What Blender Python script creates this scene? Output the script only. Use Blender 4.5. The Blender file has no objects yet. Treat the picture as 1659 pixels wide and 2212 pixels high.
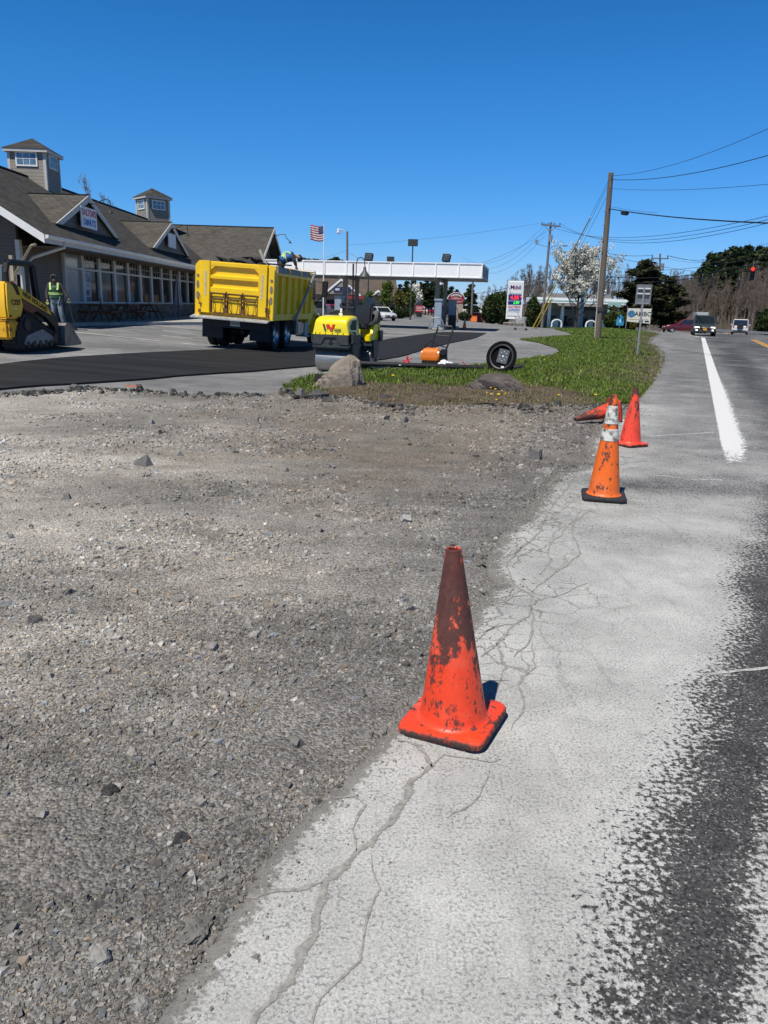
import bpy, bmesh, math, random
import numpy as np
from mathutils import Vector, Matrix, Euler
from mathutils.geometry import delaunay_2d_cdt
random.seed(7); RNG = np.random.default_rng(11)
C = bpy.context.scene.collection
SC = bpy.context.scene
rad = math.radians; PI = math.pi

# ------------------------------------------------------------------ camera
CAM_H, F, PITCH, ROLL = 1.6, 1659.0, rad(15.05), rad(1.7)
cd = bpy.data.cameras.new('camera'); cam = bpy.data.objects.new('camera', cd); C.objects.link(cam)
cd.sensor_fit = 'VERTICAL'; cd.sensor_height = 36; cd.lens = 36*F/2212
cd.clip_start = .05; cd.clip_end = 3000
cam.matrix_world = (Matrix.Translation((0, 0, CAM_H)) @ Matrix.Rotation(rad(90)-PITCH, 4, 'X') @ Matrix.Rotation(ROLL, 4, 'Z'))
SC.camera = cam
# ------------------------------------------------------------------ light
SUN_EL, SUN_AZ = rad(60), rad(214)          # azimuth clockwise from +Y, towards the sun
W = bpy.data.worlds.new('World'); SC.world = W; W.use_nodes = True
wn = W.node_tree.nodes; wl = W.node_tree.links
sky = wn.new('ShaderNodeTexSky'); sky.sky_type = 'NISHITA'; sky.sun_disc = False
sky.sun_elevation = SUN_EL; sky.sun_rotation = SUN_AZ
sky.air_density = 1.0; sky.dust_density = 0.0; sky.ozone_density = 1.0; sky.altitude = 200
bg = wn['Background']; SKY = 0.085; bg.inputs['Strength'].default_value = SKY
# the deep polarised blue of the photograph: red falls off faster with height, blue a little stronger
ssp = wn.new('ShaderNodeSeparateColor'); scb = wn.new('ShaderNodeCombineColor'); wl.new(sky.outputs[0], ssp.inputs[0])
pw = wn.new('ShaderNodeMath'); pw.operation = 'POWER'; pw.inputs[1].default_value = 1.65; wl.new(ssp.outputs[0], pw.inputs[0])
for i, (src, k) in enumerate(((pw.outputs[0], .612*SKY**.65), (ssp.outputs[1], .80), (ssp.outputs[2], 1.46))):
    q = wn.new('ShaderNodeMath'); q.operation = 'MULTIPLY'; q.inputs[1].default_value = k; wl.new(src, q.inputs[0]); wl.new(q.outputs[0], scb.inputs[i])
# sky dimmed towards the zenith, added to cut the ambient fill light
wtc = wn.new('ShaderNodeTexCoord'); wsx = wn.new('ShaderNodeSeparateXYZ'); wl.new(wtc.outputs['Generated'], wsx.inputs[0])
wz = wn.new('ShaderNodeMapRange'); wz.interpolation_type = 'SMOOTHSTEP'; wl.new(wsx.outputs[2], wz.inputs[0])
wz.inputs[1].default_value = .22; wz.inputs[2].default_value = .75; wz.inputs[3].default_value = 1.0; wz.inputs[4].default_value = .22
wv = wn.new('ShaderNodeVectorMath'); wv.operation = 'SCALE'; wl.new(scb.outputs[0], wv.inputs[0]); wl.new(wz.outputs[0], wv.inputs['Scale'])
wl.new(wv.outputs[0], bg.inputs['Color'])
sd = bpy.data.lights.new('sun', 'SUN'); sd.energy = 5.0; sd.angle = rad(.53); sd.color = (1, .95, .865)
so = bpy.data.objects.new('sun', sd); C.objects.link(so)
sdir = Vector((math.sin(SUN_AZ)*math.cos(SUN_EL), math.cos(SUN_AZ)*math.cos(SUN_EL), math.sin(SUN_EL)))
so.rotation_euler = sdir.to_track_quat('Z', 'Y').to_euler(); so.location = (0, 0, 60)
SC.view_settings.view_transform = 'Standard'; SC.view_settings.look = 'None'
SC.view_settings.exposure = 0.0; SC.view_settings.gamma = 1.0
SC.cycles.max_bounces = 6; SC.cycles.transparent_max_bounces = 8
SC.cycles.use_denoising = True

# ------------------------------------------------------------------ measuring
def sstep(x, a, b):
    t = np.clip((x-a)/(b-a), 0, 1); return t*t*(3-2*t)
def H(x, y):                                 # height of the land: level road, lot rising gently to the shops
    x = np.asarray(x, float); y = np.asarray(y, float)
    return .05*np.clip(-x-3, 0, 8)*sstep(y, 9, 17)-1.7*sstep(y, 58, 155)*sstep(x, 7, 22)
def h(x, y): return float(H(x, y))
cp, sp, cr, sr = math.cos(PITCH), math.sin(PITCH), math.cos(ROLL), math.sin(ROLL)
def ray(u, v):
    a = (u-829.5)/F; b = (1106-v)/F
    x = a*cr-b*sr; y = a*sr+b*cr
    return Vector((x, cp+y*sp, -sp+y*cp))
def gp(u, v, dz=0):                          # where a measured base point meets the land
    d = ray(u, v); z = dz
    for _ in range(25):
        t = (z-CAM_H)/d.z; p = d*t; z = .5*z+.5*(h(p.x, p.y)+dz)
    return Vector((p.x, p.y, h(p.x, p.y)+dz))
def at(u, v, Y):                             # measured point at a known distance
    d = ray(u, v); return Vector((0, 0, CAM_H))+d*(Y/d.y)

# ------------------------------------------------------------------ materials
def lin(c):
    return tuple(x/12.92 if x <= .04045 else ((x+.055)/1.055)**2.4 for x in c)
def newmat(name):
    m = bpy.data.materials.new(name); m.use_nodes = True
    return m, m.node_tree.nodes, m.node_tree.links, m.node_tree.nodes['Principled BSDF']
MATS = {}
def mat(name, col, rough=.6, metal=0., var=.12, vscale=5., bump=0., bscale=60., dirt=None, spec=.5, coat=0., emit=0., stretch=None):
    """dirt = (colour, amount 0..1, scale): patches of dirt and scuffs with their own shape"""
    if name in MATS: return MATS[name]
    m, N, L, B = newmat(name)
    tc = N.new('ShaderNodeTexCoord'); src = tc.outputs['Object']
    if stretch:
        mp = N.new('ShaderNodeMapping'); mp.inputs['Scale'].default_value = stretch
        L.new(src, mp.inputs[0]); src = mp.outputs[0]
    n = N.new('ShaderNodeTexNoise'); n.inputs['Scale'].default_value = vscale; n.inputs['Detail'].default_value = 6
    L.new(src, n.inputs['Vector'])
    r = N.new('ShaderNodeValToRGB')
    r.color_ramp.elements[0].position = .3; r.color_ramp.elements[1].position = .7
    r.color_ramp.elements[0].color = tuple(max(0, c*(1-var)) for c in col)+(1,)
    r.color_ramp.elements[1].color = tuple(min(1, c*(1+var)) for c in col)+(1,)
    L.new(n.outputs[0], r.inputs[0]); out = r.outputs[0]
    if dirt:
        dc, da, ds = dirt
        n2 = N.new('ShaderNodeTexNoise'); n2.inputs['Scale'].default_value = ds; n2.inputs['Detail'].default_value = 9
        n2.inputs['Roughness'].default_value = .68; L.new(src, n2.inputs['Vector'])
        r2 = N.new('ShaderNodeValToRGB')
        r2.color_ramp.elements[0].position = .72-.45*da; r2.color_ramp.elements[1].position = .82-.38*da
        L.new(n2.outputs[0], r2.inputs[0])
        mx = N.new('ShaderNodeMix'); mx.data_type = 'RGBA'
        L.new(r2.outputs[0], mx.inputs[0]); L.new(out, mx.inputs[6]); mx.inputs[7].default_value = tuple(dc)+(1,)
        out = mx.outputs[2]
    L.new(out, B.inputs['Base Color'])
    B.inputs['Roughness'].default_value = rough; B.inputs['Metallic'].default_value = metal
    B.inputs['Specular IOR Level'].default_value = spec
    B.inputs['Coat Weight'].default_value = coat; B.inputs['Coat Roughness'].default_value = .15
    if emit:
        B.inputs['Emission Color'].default_value = tuple(col)+(1,); B.inputs['Emission Strength'].default_value = emit
    if bump:
        n3 = N.new('ShaderNodeTexNoise'); n3.inputs['Scale'].default_value = bscale; n3.inputs['Detail'].default_value = 5
        L.new(src, n3.inputs['Vector'])
        b = N.new('ShaderNodeBump'); b.inputs['Strength'].default_value = bump; b.inputs['Distance'].default_value = .02
        L.new(n3.outputs[0], b.inputs['Height']); L.new(b.outputs[0], B.inputs['Normal'])
    MATS[name] = m; return m

# ------------------------------------------------------------------ mesh building
class MB:
    def __init__(s): s.v = []; s.f = []; s.m = []; s.mi = 0
    def add(s, vs, fs):
        o = len(s.v); s.v += [tuple(p) for p in vs]
        for f in fs: s.f.append(tuple(i+o for i in f)); s.m.append(s.mi)
        return s
    def box(s, c, d, rot=None, taper=None):
        x, y, z = d[0]/2, d[1]/2, d[2]/2
        P = []
        for k in (-1, 1):
            tx, ty = (1, 1) if (taper is None or k < 0) else taper
            for a, b in ((-1, -1), (1, -1), (1, 1), (-1, 1)): P.append(Vector((a*x*tx, b*y*ty, k*z)))
        if rot is not None:
            R = rot if isinstance(rot, Matrix) else Euler(rot).to_matrix()
            P = [R @ p for p in P]
        return s.add([p+Vector(c) for p in P], [(0, 3, 2, 1), (4, 5, 6, 7), (0, 1, 5, 4), (1, 2, 6, 5), (2, 3, 7, 6), (3, 0, 4, 7)])
    def cyl(s, p0, p1, r0, r1=None, n=12, cap=True):
        p0 = Vector(p0); p1 = Vector(p1); r1 = r0 if r1 is None else r1
        d = (p1-p0)
        if d.length < 1e-6: return s
        q = d.to_track_quat('Z', 'Y').to_matrix()
        V = []
        for p, r in ((p0, r0), (p1, r1)):
            for i in range(n):
                a = 2*PI*i/n; V.append(p+q @ Vector((math.cos(a)*r, math.sin(a)*r, 0)))
        Fs = [(i, (i+1) % n, n+(i+1) % n, n+i) for i in range(n)]
        if cap: Fs += [tuple(range(n-1, -1, -1)), tuple(range(n, 2*n))]
        return s.add(V, Fs)
    def tube(s, pts, r, n=8, cap=True):
        pts = [Vector(p) for p in pts]; k = len(pts); rs = r if isinstance(r, (list, tuple)) else [r]*k
        V = []; up = None
        for i, p in enumerate(pts):
            t = (pts[min(i+1, k-1)]-pts[max(i-1, 0)]).normalized()
            if up is None: up = Vector((0, 0, 1)) if abs(t.z) < .9 else Vector((1, 0, 0))
            a = t.cross(up).normalized(); up = a.cross(t).normalized()
            for j in range(n):
                th = 2*PI*j/n; V.append(p+a*math.cos(th)*rs[i]+up*math.sin(th)*rs[i])
        Fs = []
        for i in range(k-1):
            for j in range(n): Fs.append((i*n+j, i*n+(j+1) % n, (i+1)*n+(j+1) % n, (i+1)*n+j))
        if cap: Fs += [tuple(range(n-1, -1, -1)), tuple(range((k-1)*n, k*n))]
        return s.add(V, Fs)
    def lathe(s, prof, n=24, M=None):
        V = []; k = len(prof)
        for r, z in prof:
            for j in range(n):
                a = 2*PI*j/n; p = Vector((r*math.cos(a), r*math.sin(a), z)); V.append(M @ p if M else p)
        Fs = [(i*n+j, i*n+(j+1) % n, (i+1)*n+(j+1) % n, (i+1)*n+j) for i in range(k-1) for j in range(n)]
        return s.add(V, Fs)
    def prism(s, poly, axis, a0, a1, sc=1.0, ctr=None):
        """polygon (2-D) swept along an axis: 'x' takes (y,z), 'y' takes (x,z), 'z' takes (x,y)"""
        def P(p, a):
            return {'x': (a, p[0], p[1]), 'y': (p[0], a, p[1]), 'z': (p[0], p[1], a)}[axis]
        n = len(poly); pol2 = poly
        if sc != 1.0:
            c = ctr or (sum(p[0] for p in poly)/n, sum(p[1] for p in poly)/n)
            pol2 = [((p[0]-c[0])*sc+c[0], (p[1]-c[1])*sc+c[1]) for p in poly]
        V = [P(p, a0) for p in poly]+[P(p, a1) for p in pol2]
        Fs = [tuple(range(n)), tuple(range(2*n-1, n-1, -1))]+[(i, i+n, (i+1) % n+n, (i+1) % n) for i in range(n)]
        return s.add(V, Fs)
    def quad(s, a, b, c, d): return s.add([a, b, c, d], [(0, 1, 2, 3)])
    def ball(s, c, r, n=10, sc=(1, 1, 1)):
        V = []; k = n//2+1
        for i in range(k):
            t = PI*i/(k-1)
            for j in range(n):
                a = 2*PI*j/n
                V.append((c[0]+r*sc[0]*math.sin(t)*math.cos(a), c[1]+r*sc[1]*math.sin(t)*math.sin(a), c[2]+r*sc[2]*math.cos(t)))
        return s.add(V, [(i*n+j, (i+1)*n+j, (i+1)*n+(j+1) % n, i*n+(j+1) % n) for i in range(k-1) for j in range(n)])
    def loft(s, rings, cap=True):
        n = len(rings[0]); V = [p for r in rings for p in r]
        Fs = [(i*n+j, i*n+(j+1) % n, (i+1)*n+(j+1) % n, (i+1)*n+j) for i in range(len(rings)-1) for j in range(n)]
        if cap: Fs += [tuple(range(n-1, -1, -1)), tuple(range((len(rings)-1)*n, len(rings)*n))]
        return s.add(V, Fs)
    def each(s, name, mats, parent=None, **kw):
        """one object per separate piece"""
        n = len(s.v); par = list(range(n))
        def fd(i):
            while par[i] != i: par[i] = par[par[i]]; i = par[i]
            return i
        for f in s.f:
            for i in f[1:]: par[fd(i)] = fd(f[0])
        grp = {}
        for f in s.f: grp.setdefault(fd(f[0]), []).append(f)
        out = []
        for fs in grp.values():
            ids = sorted({i for f in fs for i in f}); mp = {i: k for k, i in enumerate(ids)}
            out.append(MB().add([s.v[i] for i in ids], [tuple(mp[i] for i in f) for f in fs]).build(name, mats, parent, **kw))
        return out
    def build(s, name, mats, parent=None, bevel=0, smooth=False, fix=True):
        me = bpy.data.meshes.new(name); me.from_pydata(s.v, [], s.f)
        for m in (mats if isinstance(mats, (list, tuple)) else [mats]): me.materials.append(m)
        if len(set(s.m)) > 1: me.polygons.foreach_set('material_index', s.m)
        if fix:
            bm = bmesh.new(); bm.from_mesh(me)
            bmesh.ops.recalc_face_normals(bm, faces=bm.faces)
            if bevel:
                bmesh.ops.remove_doubles(bm, verts=bm.verts, dist=1e-5)
                es = [e for e in bm.edges if len(e.link_faces) == 2 and e.calc_face_angle(0) > .6]
                if es: bmesh.ops.bevel(bm, geom=es, offset=bevel, segments=2, affect='EDGES', clamp_overlap=True)
            bm.to_mesh(me); bm.free()
        if smooth:
            me.polygons.foreach_set('use_smooth', [True]*len(me.polygons))
            me.set_sharp_from_angle(angle=rad(38))
        me.update()
        o = bpy.data.objects.new(name, me); C.objects.link(o)
        if parent: o.parent = parent
        return o
def tag(o, label=None, cat=None, group=None, kind=None):
    if label: o['label'] = label
    if cat: o['category'] = cat
    if group: o['group'] = group
    if kind: o['kind'] = kind
    return o
def thing(name, label, cat, loc=(0, 0, 0), rotz=0, group=None, rot=None, scale=1):
    o = bpy.data.objects.new(name, None); C.objects.link(o); o.empty_display_size = .2
    o.location = loc; o.rotation_euler = rot or (0, 0, rotz); o.scale = (scale,)*3
    return tag(o, label, cat, group)
def copy_tree(o, parent=None):
    c = o.copy(); C.objects.link(c)
    if parent: c.parent = parent
    for ch in list(o.children): copy_tree(ch, c)
    return c
def dup(o, loc, rotz=0, label=None, group=None, scale=None):
    c = copy_tree(o); c.location = loc; c.rotation_euler = (0, 0, rotz)
    if scale: c.scale = (scale,)*3 if not isinstance(scale, tuple) else scale
    return tag(c, label, None, group)
def text(name, s, size, m, parent, M, ext=.004, bold=0., sx=1.0, align='CENTER'):
    cu = bpy.data.curves.new(name, 'FONT'); cu.body = s; cu.size = size; cu.extrude = ext; cu.offset = bold
    cu.align_x = align; cu.align_y = 'CENTER'; cu.resolution_u = 3
    t = bpy.data.objects.new(name, cu); C.objects.link(t); bpy.context.view_layer.update()
    me = bpy.data.meshes.new_from_object(t.evaluated_get(bpy.context.evaluated_depsgraph_get()))
    bpy.data.objects.remove(t); bpy.data.curves.remove(cu)
    me.transform(M @ Matrix.Diagonal((sx, 1, 1, 1))); me.materials.clear(); me.materials.append(m); me.name = name
    o = bpy.data.objects.new(name, me); C.objects.link(o)
    if parent: o.parent = parent
    return o
def face(loc, nrm, roll=0):                  # text frame: reads along +X seen from the side nrm points to
    n = Vector(nrm).normalized(); up = Vector((0, 0, 1)) if abs(n.z) < .95 else Vector((0, 1, 0))
    x = up.cross(n).normalized(); y = n.cross(x)
    M = Matrix((x, y, n)).transposed().to_4x4()
    return Matrix.Translation(loc) @ M @ Matrix.Rotation(roll, 4, 'Z')
def meshnp(name, V, Fq, m, kind=None, parent=None, attrs=None, smooth=False, mi=None):
    """fast mesh from numpy: V (n,3), Fq (k,3|4)"""
    me = bpy.data.meshes.new(name); k, w = Fq.shape
    me.vertices.add(len(V)); me.vertices.foreach_set('co', np.ascontiguousarray(V, np.float32).ravel())
    me.loops.add(k*w); me.loops.foreach_set('vertex_index', np.ascontiguousarray(Fq, np.int32).ravel())
    me.polygons.add(k); me.polygons.foreach_set('loop_start', np.arange(0, k*w, w, dtype=np.int32))
    me.polygons.foreach_set('loop_total', np.full(k, w, np.int32))
    me.polygons.foreach_set('use_smooth', np.full(k, bool(smooth)))
    for mm in (m if isinstance(m, list) else [m]): me.materials.append(mm)
    if mi is not None: me.polygons.foreach_set('material_index', mi.astype(np.int32))
    me.update(calc_edges=True)
    for an, (typ, data) in (attrs or {}).items():
        at_ = me.attributes.new(an, typ, 'POINT')
        at_.data.foreach_set('color' if typ == 'FLOAT_COLOR' else 'value', np.ascontiguousarray(data, np.float32).ravel())
    o = bpy.data.objects.new(name, me); C.objects.link(o)
    if kind: o['kind'] = kind
    if parent: o.parent = parent
    return o

# ------------------------------------------------------------------ numpy noise
_perm = RNG.random((256, 256))
def vnoise(x, y):
    xi = np.floor(x).astype(int); yi = np.floor(y).astype(int); fx = x-xi; fy = y-yi
    fx = fx*fx*(3-2*fx); fy = fy*fy*(3-2*fy)
    a = _perm[xi & 255, yi & 255]; b = _perm[(xi+1) & 255, yi & 255]; c = _perm[xi & 255, (yi+1) & 255]; d = _perm[(xi+1) & 255, (yi+1) & 255]
    return (a*(1-fx)+b*fx)*(1-fy)+(c*(1-fx)+d*fx)*fy
def fbm(x, y, o=4):
    s = 0; a = .5; t = 0
    for i in range(o): s = s+a*vnoise(x*2**i+17*i, y*2**i+31*i); t += a; a *= .5
    return s/t
def inpoly(P, poly):
    x, y = P[:, 0], P[:, 1]; r = np.zeros(len(P), bool); n = len(poly); j = n-1
    for i in range(n):
        xi, yi = poly[i]; xj, yj = poly[j]
        if yi != yj:
            c = ((yi > y) != (yj > y)) & (x < (xj-xi)*(y-yi)/(yj-yi)+xi); r ^= c
        j = i
    return r
def pdist(P, poly, closed=True):
    P = np.asarray(P, float); d = np.full(len(P), 1e9); n = len(poly)
    for i in range(n if closed else n-1):
        a = np.array(poly[i]); b = np.array(poly[(i+1) % n]); ab = b-a; L = max(ab@ab, 1e-12)
        t = np.clip(((P-a)@ab)/L, 0, 1); d = np.minimum(d, np.hypot(*(P-a-t[:, None]*ab).T))
    return d
def sdf(P, poly):
    d = pdist(P, poly); return np.where(inpoly(np.asarray(P), poly), d, -d)
def ragged(pts, step, amp, seed=0):
    """resample a polyline and roughen it sideways"""
    out = []; rng = random.Random(seed)
    for a, b in zip(pts[:-1], pts[1:]):
        a = Vector(a[:2]); b = Vector(b[:2]); L = (b-a).length; st = max(step, step*.25*a.length**.8)
        n = max(1, int(L/st)); nr = Vector((-(b-a).y, (b-a).x)).normalized()
        for i in range(n):
            p = a+(b-a)*i/n; am = amp*min(3, .4+.12*p.length)
            out.append(tuple(p+nr*rng.uniform(-am, am)))
    out.append(tuple(pts[-1][:2])); return out
def region(name, poly, pts, zf, m, attrf=None, kind='structure', skirt=0, smooth=True):
    """a sheet of land inside poly, with inner points pts; zf(P, inside distance) gives its height"""
    poly = [tuple(p[:2]) for p in poly]; pts = np.asarray(pts).reshape(-1, 2)
    pts = pts[inpoly(pts, poly)] if len(pts) else pts
    if len(pts): 
        d = pdist(pts, poly); pts = pts[d > .012+.004*np.hypot(pts[:, 0], pts[:, 1])]
    n = len(poly); allp = [Vector(p) for p in poly]+[Vector(p) for p in pts]
    vs, es, fs, ov, oe, of = delaunay_2d_cdt(allp, [(i, (i+1) % n) for i in range(n)], [], 1, 1e-5)
    P = np.array([(v[0], v[1]) for v in vs]); Fa = np.array([f for f in fs if len(f) == 3])
    d = pdist(P, poly)
    z = zf(P, d); V = np.column_stack([P, z]); top = len(V)
    at_ = attrf(P, d) if attrf else {}
    a, b, c = V[Fa[:, 0]], V[Fa[:, 1]], V[Fa[:, 2]]
    fl = ((b-a)[:, 0]*(c-a)[:, 1]-(b-a)[:, 1]*(c-a)[:, 0]) < 0
    Fa[fl] = Fa[fl][:, ::-1]
    if skirt:
        bi = [i for i in range(len(P)) if d[i] < 1e-4]
        # boundary loop edges
        ec = {}
        for f in Fa:
            for i in range(3):
                e = (f[i], f[(i+1) % 3]); k = (min(e), max(e)); ec.setdefault(k, []).append(e)
        be = [v[0] for v in ec.values() if len(v) == 1]
        idx = {}; ext = []
        for e in be:
            for i in e:
                if i not in idx: idx[i] = top+len(ext); ext.append((V[i][0], V[i][1], V[i][2]-skirt))
        V = np.vstack([V, ext]); S = []
        for i, j in be: S += [(i, idx[i], idx[j]), (i, idx[j], j)]
        Fa = np.vstack([Fa, S])
        src = np.array([i for i in idx]); at_ = {k: (t, np.concatenate([np.asarray(dat), np.asarray(dat)[src]])) for k, (t, dat) in at_.items()}
    return meshnp(name, V, Fa, m, kind, attrs=at_, smooth=smooth)
def polar_pts(r0, r1, a0, a1, dr, jit=.35, cap=1e9):
    """points whose spacing grows with distance from the middle of the site"""
    out = []; r = r0
    while r < r1:
        s = min(r*dr, cap); n = max(2, int(r*(a1-a0)/s)); a = np.linspace(a0, a1, n)+RNG.uniform(-jit, jit, n)*s/r
        rr = r+RNG.uniform(-jit, jit, n)*s
        out.append(np.column_stack([rr*np.sin(a), rr*np.cos(a)])); r += s
    return np.vstack(out)
# ================================================================== LAND
def P2(L): return [tuple(gp(u, v)[:2]) for u, v in L]
RD = rad(21.1); RT = (math.sin(RD), math.cos(RD)); RN = (math.cos(RD), -math.sin(RD)); R0 = (3.78, 8.25)
def rs(x, y): return (x-R0[0])*RN[0]+(y-R0[1])*RN[1]           # metres right of the white line
def rpt(s, t): return (R0[0]+RN[0]*s+RT[0]*t, R0[1]+RN[1]*s+RT[1]*t)
edge_px = [(350,2212),(430,2075),(475,2010),(530,1935),(585,1850),(650,1775),(725,1710),(830,1585),(885,1530),(905,1490),(960,1420),(1010,1345),(1030,1305),(1085,1258),(1056,1228),(1060,1205),(1075,1165),(1130,1122),(1165,1070),(1182,1050),(1212,1018),(1250,1013),(1276,1000),(1264,970),(1272,948),(1281,937),(1313,912),(1340,893),(1372,867)]
edge_w = [(-1.45, -1.0)]+P2(edge_px)
lawnside_px = [(1372,867),(1385,858),(1424,812),(1438,778),(1436,763),(1418,748),(1404,741),(1412,731),(1427,722)]
lawnside_w = P2(lawnside_px)
EDGE = ragged(edge_w, .032, .022, 3)
ROADP = EDGE[:-1]+lawnside_w+[(27, 90), (40, 140), (75, 150), (75, 110), (31, 30), (17, -4), (-1.2, -4)]
# --- road
def road_attr(P, d):
    x, y = P[:, 0], P[:, 1]; s = rs(x, y)
    wob = (fbm(x*1.3, y*1.3, 3)-.5)
    dust = 1.0-.54*sstep(y+wob*4, 2.0, 7.5)-.08*sstep(y, 9, 26)
    dust -= .08*sstep(s, .2, .8)*sstep(y, 3, 8)
    dust += .55*(fbm(x*.9+5, y*2.2, 4)-.5)*sstep(y, 1.5, 4)*(1-.9*sstep(y, 7, 12))+.22*(fbm(s*1.1+7, (y+x*.4)*.09, 4)-.5)*sstep(y, 8, 14)
    # dustier chalk along the crumbling edge
    dust += .22*(1-sstep(d, .0, .9))*sstep(y, 4, 8)*(y < 14)
    sc_ = -.40+.20*(y-1.4); w_ = .58
    ds = s-sc_+wob*.14; band = np.clip(1-np.abs(ds/np.where(ds > 0, .30, w_)), 0, 1)**1.05*(1-sstep(y, 5, 11)*.75)
    bw = np.exp(-((s-1.0)/.35)**2)+np.exp(-((s-2.7)/.35)**2)          # darker wheel tracks along the lane
    band = np.maximum(band, .33*bw*sstep(y, 4, 9))
    # cross drag marks of pale dust
    ed = pdist(P, EDGE, False); crk = (1-sstep(ed+.5*wob, .30, .80))*sstep(y, 2.5, 3.6)*(1-sstep(y, 10.5, 12.5))*sstep(fbm(x*1.1+60, y*1.1, 3), .24, .40)
    return {'dust': ('FLOAT', dust), 'band': ('FLOAT', band), 'crk': ('FLOAT', crk), 'rim': ('FLOAT', np.exp(-ed/.075))}
def road_mat():
    m, N, L, B = newmat('road_asphalt')
    tc = N.new('ShaderNodeTexCoord'); o = tc.outputs['Object']
    def noise(sc, det=4, rough=.6, stretch=None):
        n = N.new('ShaderNodeTexNoise'); n.inputs['Scale'].default_value = sc; n.inputs['Detail'].default_value = det; n.inputs['Roughness'].default_value = rough
        if stretch:
            mp = N.new('ShaderNodeMapping'); mp.inputs['Rotation'].default_value = (0, 0, RD); mp.inputs['Scale'].default_value = stretch
            L.new(o, mp.inputs[0]); L.new(mp.outputs[0], n.inputs['Vector'])
        else: L.new(o, n.inputs['Vector'])
        return n.outputs[0]
    def math_(op, a, b=None, c=None):
        n = N.new('ShaderNodeMath'); n.operation = op
        for i, q in enumerate((a, b, c)):
            if q is None: continue
            if hasattr(q, 'type'): L.new(q, n.inputs[i])
            else: n.inputs[i].default_value = q
        return n.outputs[0]
    def mr(x, a, b, c=0., d=1.):
        n = N.new('ShaderNodeMapRange'); n.interpolation_type = 'SMOOTHSTEP'
        L.new(x, n.inputs[0])
        for i, q in enumerate((a, b, c, d)): n.inputs[i+1].default_value = q
        return n.outputs[0]
    def mix(f, a, b):
        n = N.new('ShaderNodeMix'); n.data_type = 'RGBA'
        for i, q in ((0, f), (6, a), (7, b)):
            if hasattr(q, 'type'): L.new(q, n.inputs[i])
            elif i == 0: n.inputs[i].default_value = q
            else: n.inputs[i].default_value = tuple(q)+(1,)
        return n.outputs[2]
    ad = N.new('ShaderNodeAttribute'); ad.attribute_name = 'dust'; dust = ad.outputs['Fac']
    ab = N.new('ShaderNodeAttribute'); ab.attribute_name = 'band'; band = ab.outputs['Fac']
    fine = noise(48, 3, .62); mid = noise(9, 5, .6); big = noise(.8, 5, .6)
    vo = N.new('ShaderNodeTexVoronoi'); vo.inputs['Scale'].default_value = 95; L.new(o, vo.inputs['Vector'])
    sep = N.new('ShaderNodeSeparateColor'); L.new(vo.outputs['Color'], sep.inputs[0])
    vo2 = N.new('ShaderNodeTexVoronoi'); vo2.inputs['Scale'].default_value = 120; L.new(o, vo2.inputs['Vector'])
    sep2 = N.new('ShaderNodeSeparateColor'); L.new(vo2.outputs['Color'], sep2.inputs[0])
    # dark binder showing where dust is thin or rubbed off by wheels
    t = math_('SUBTRACT', dust, math_('MULTIPLY', band, 1.15))
    t = math_('ADD', t, math_('MULTIPLY', math_('SUBTRACT', fine, .5), 2.3))
    t = math_('ADD', t, math_('MULTIPLY', math_('SUBTRACT', mid, .5), .55))
    t = math_('ADD', t, math_('MULTIPLY', math_('SUBTRACT', big, .5), .35))
    cov = mr(t, .15, .42)
    agg = mix(sep2.outputs[0], (.024, .024, .026), (.085, .084, .083))
    pale0 = mix(mr(noise(120, 3, .6), .3, .7), (.40, .398, .384), (.585, .585, .565))
    grey = mix(big, (.15, .151, .153), (.215, .215, .213))
    pale = mix(mr(dust, .12, .78), grey, pale0)
    col = mix(cov, agg, pale)
    # aggregate stones and pits peppering the dusty surface
    spk = math_('MULTIPLY', mr(noise(90, 1, .5), .55, .61), mr(mid, .32, .55))
    col = mix(math_('MULTIPLY', spk, .55), col, mix(sep.outputs[2], (.10, .10, .108), (.30, .30, .30)))
    lgt = math_('MULTIPLY', math_('GREATER_THAN', sep2.outputs[1], .90), mr(vo2.outputs['Distance'], .45, .2))
    col = mix(math_('MULTIPLY', lgt, .6), col, (.55, .54, .52))
    str_ = noise(2.2, 6, .65, (5.0, .5, 1))
    col = mix(math_('MULTIPLY', mr(str_, .56, .72), .22), col, (.10, .10, .104))
    ac = N.new('ShaderNodeAttribute'); ac.attribute_name = 'crk'
    wv_ = N.new('ShaderNodeTexNoise'); wv_.inputs['Scale'].default_value = 7; wv_.inputs['Detail'].default_value = 5; L.new(o, wv_.inputs['Vector'])
    sc2 = N.new('ShaderNodeVectorMath'); sc2.operation = 'SCALE'; sc2.inputs['Scale'].default_value = .16; L.new(wv_.outputs['Color'], sc2.inputs[0])
    ad2 = N.new('ShaderNodeVectorMath'); L.new(o, ad2.inputs[0]); L.new(sc2.outputs[0], ad2.inputs[1])
    vc = N.new('ShaderNodeTexVoronoi'); vc.feature = 'DISTANCE_TO_EDGE'; vc.inputs['Scale'].default_value = 5.4; L.new(ad2.outputs[0], vc.inputs['Vector'])
    wid = math_('MULTIPLY', math_('ADD', mid, .15), .058)
    ck = math_('MULTIPLY', mr(math_('DIVIDE', vc.outputs['Distance'], wid), 1.0, .35), ac.outputs['Fac'])
    col = mix(math_('MULTIPLY', ck, .85), col, mix(fine, (.11, .108, .10), (.26, .25, .23)))
    ar = N.new('ShaderNodeAttribute'); ar.attribute_name = 'rim'
    rimf = mr(math_('ADD', ar.outputs['Fac'], math_('MULTIPLY', math_('SUBTRACT', noise(28, 5, .7), .5), 1.6)), .42, .66)
    col = mix(math_('MULTIPLY', rimf, .85), col, mix(fine, (.12, .112, .102), (.26, .245, .22)))
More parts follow.
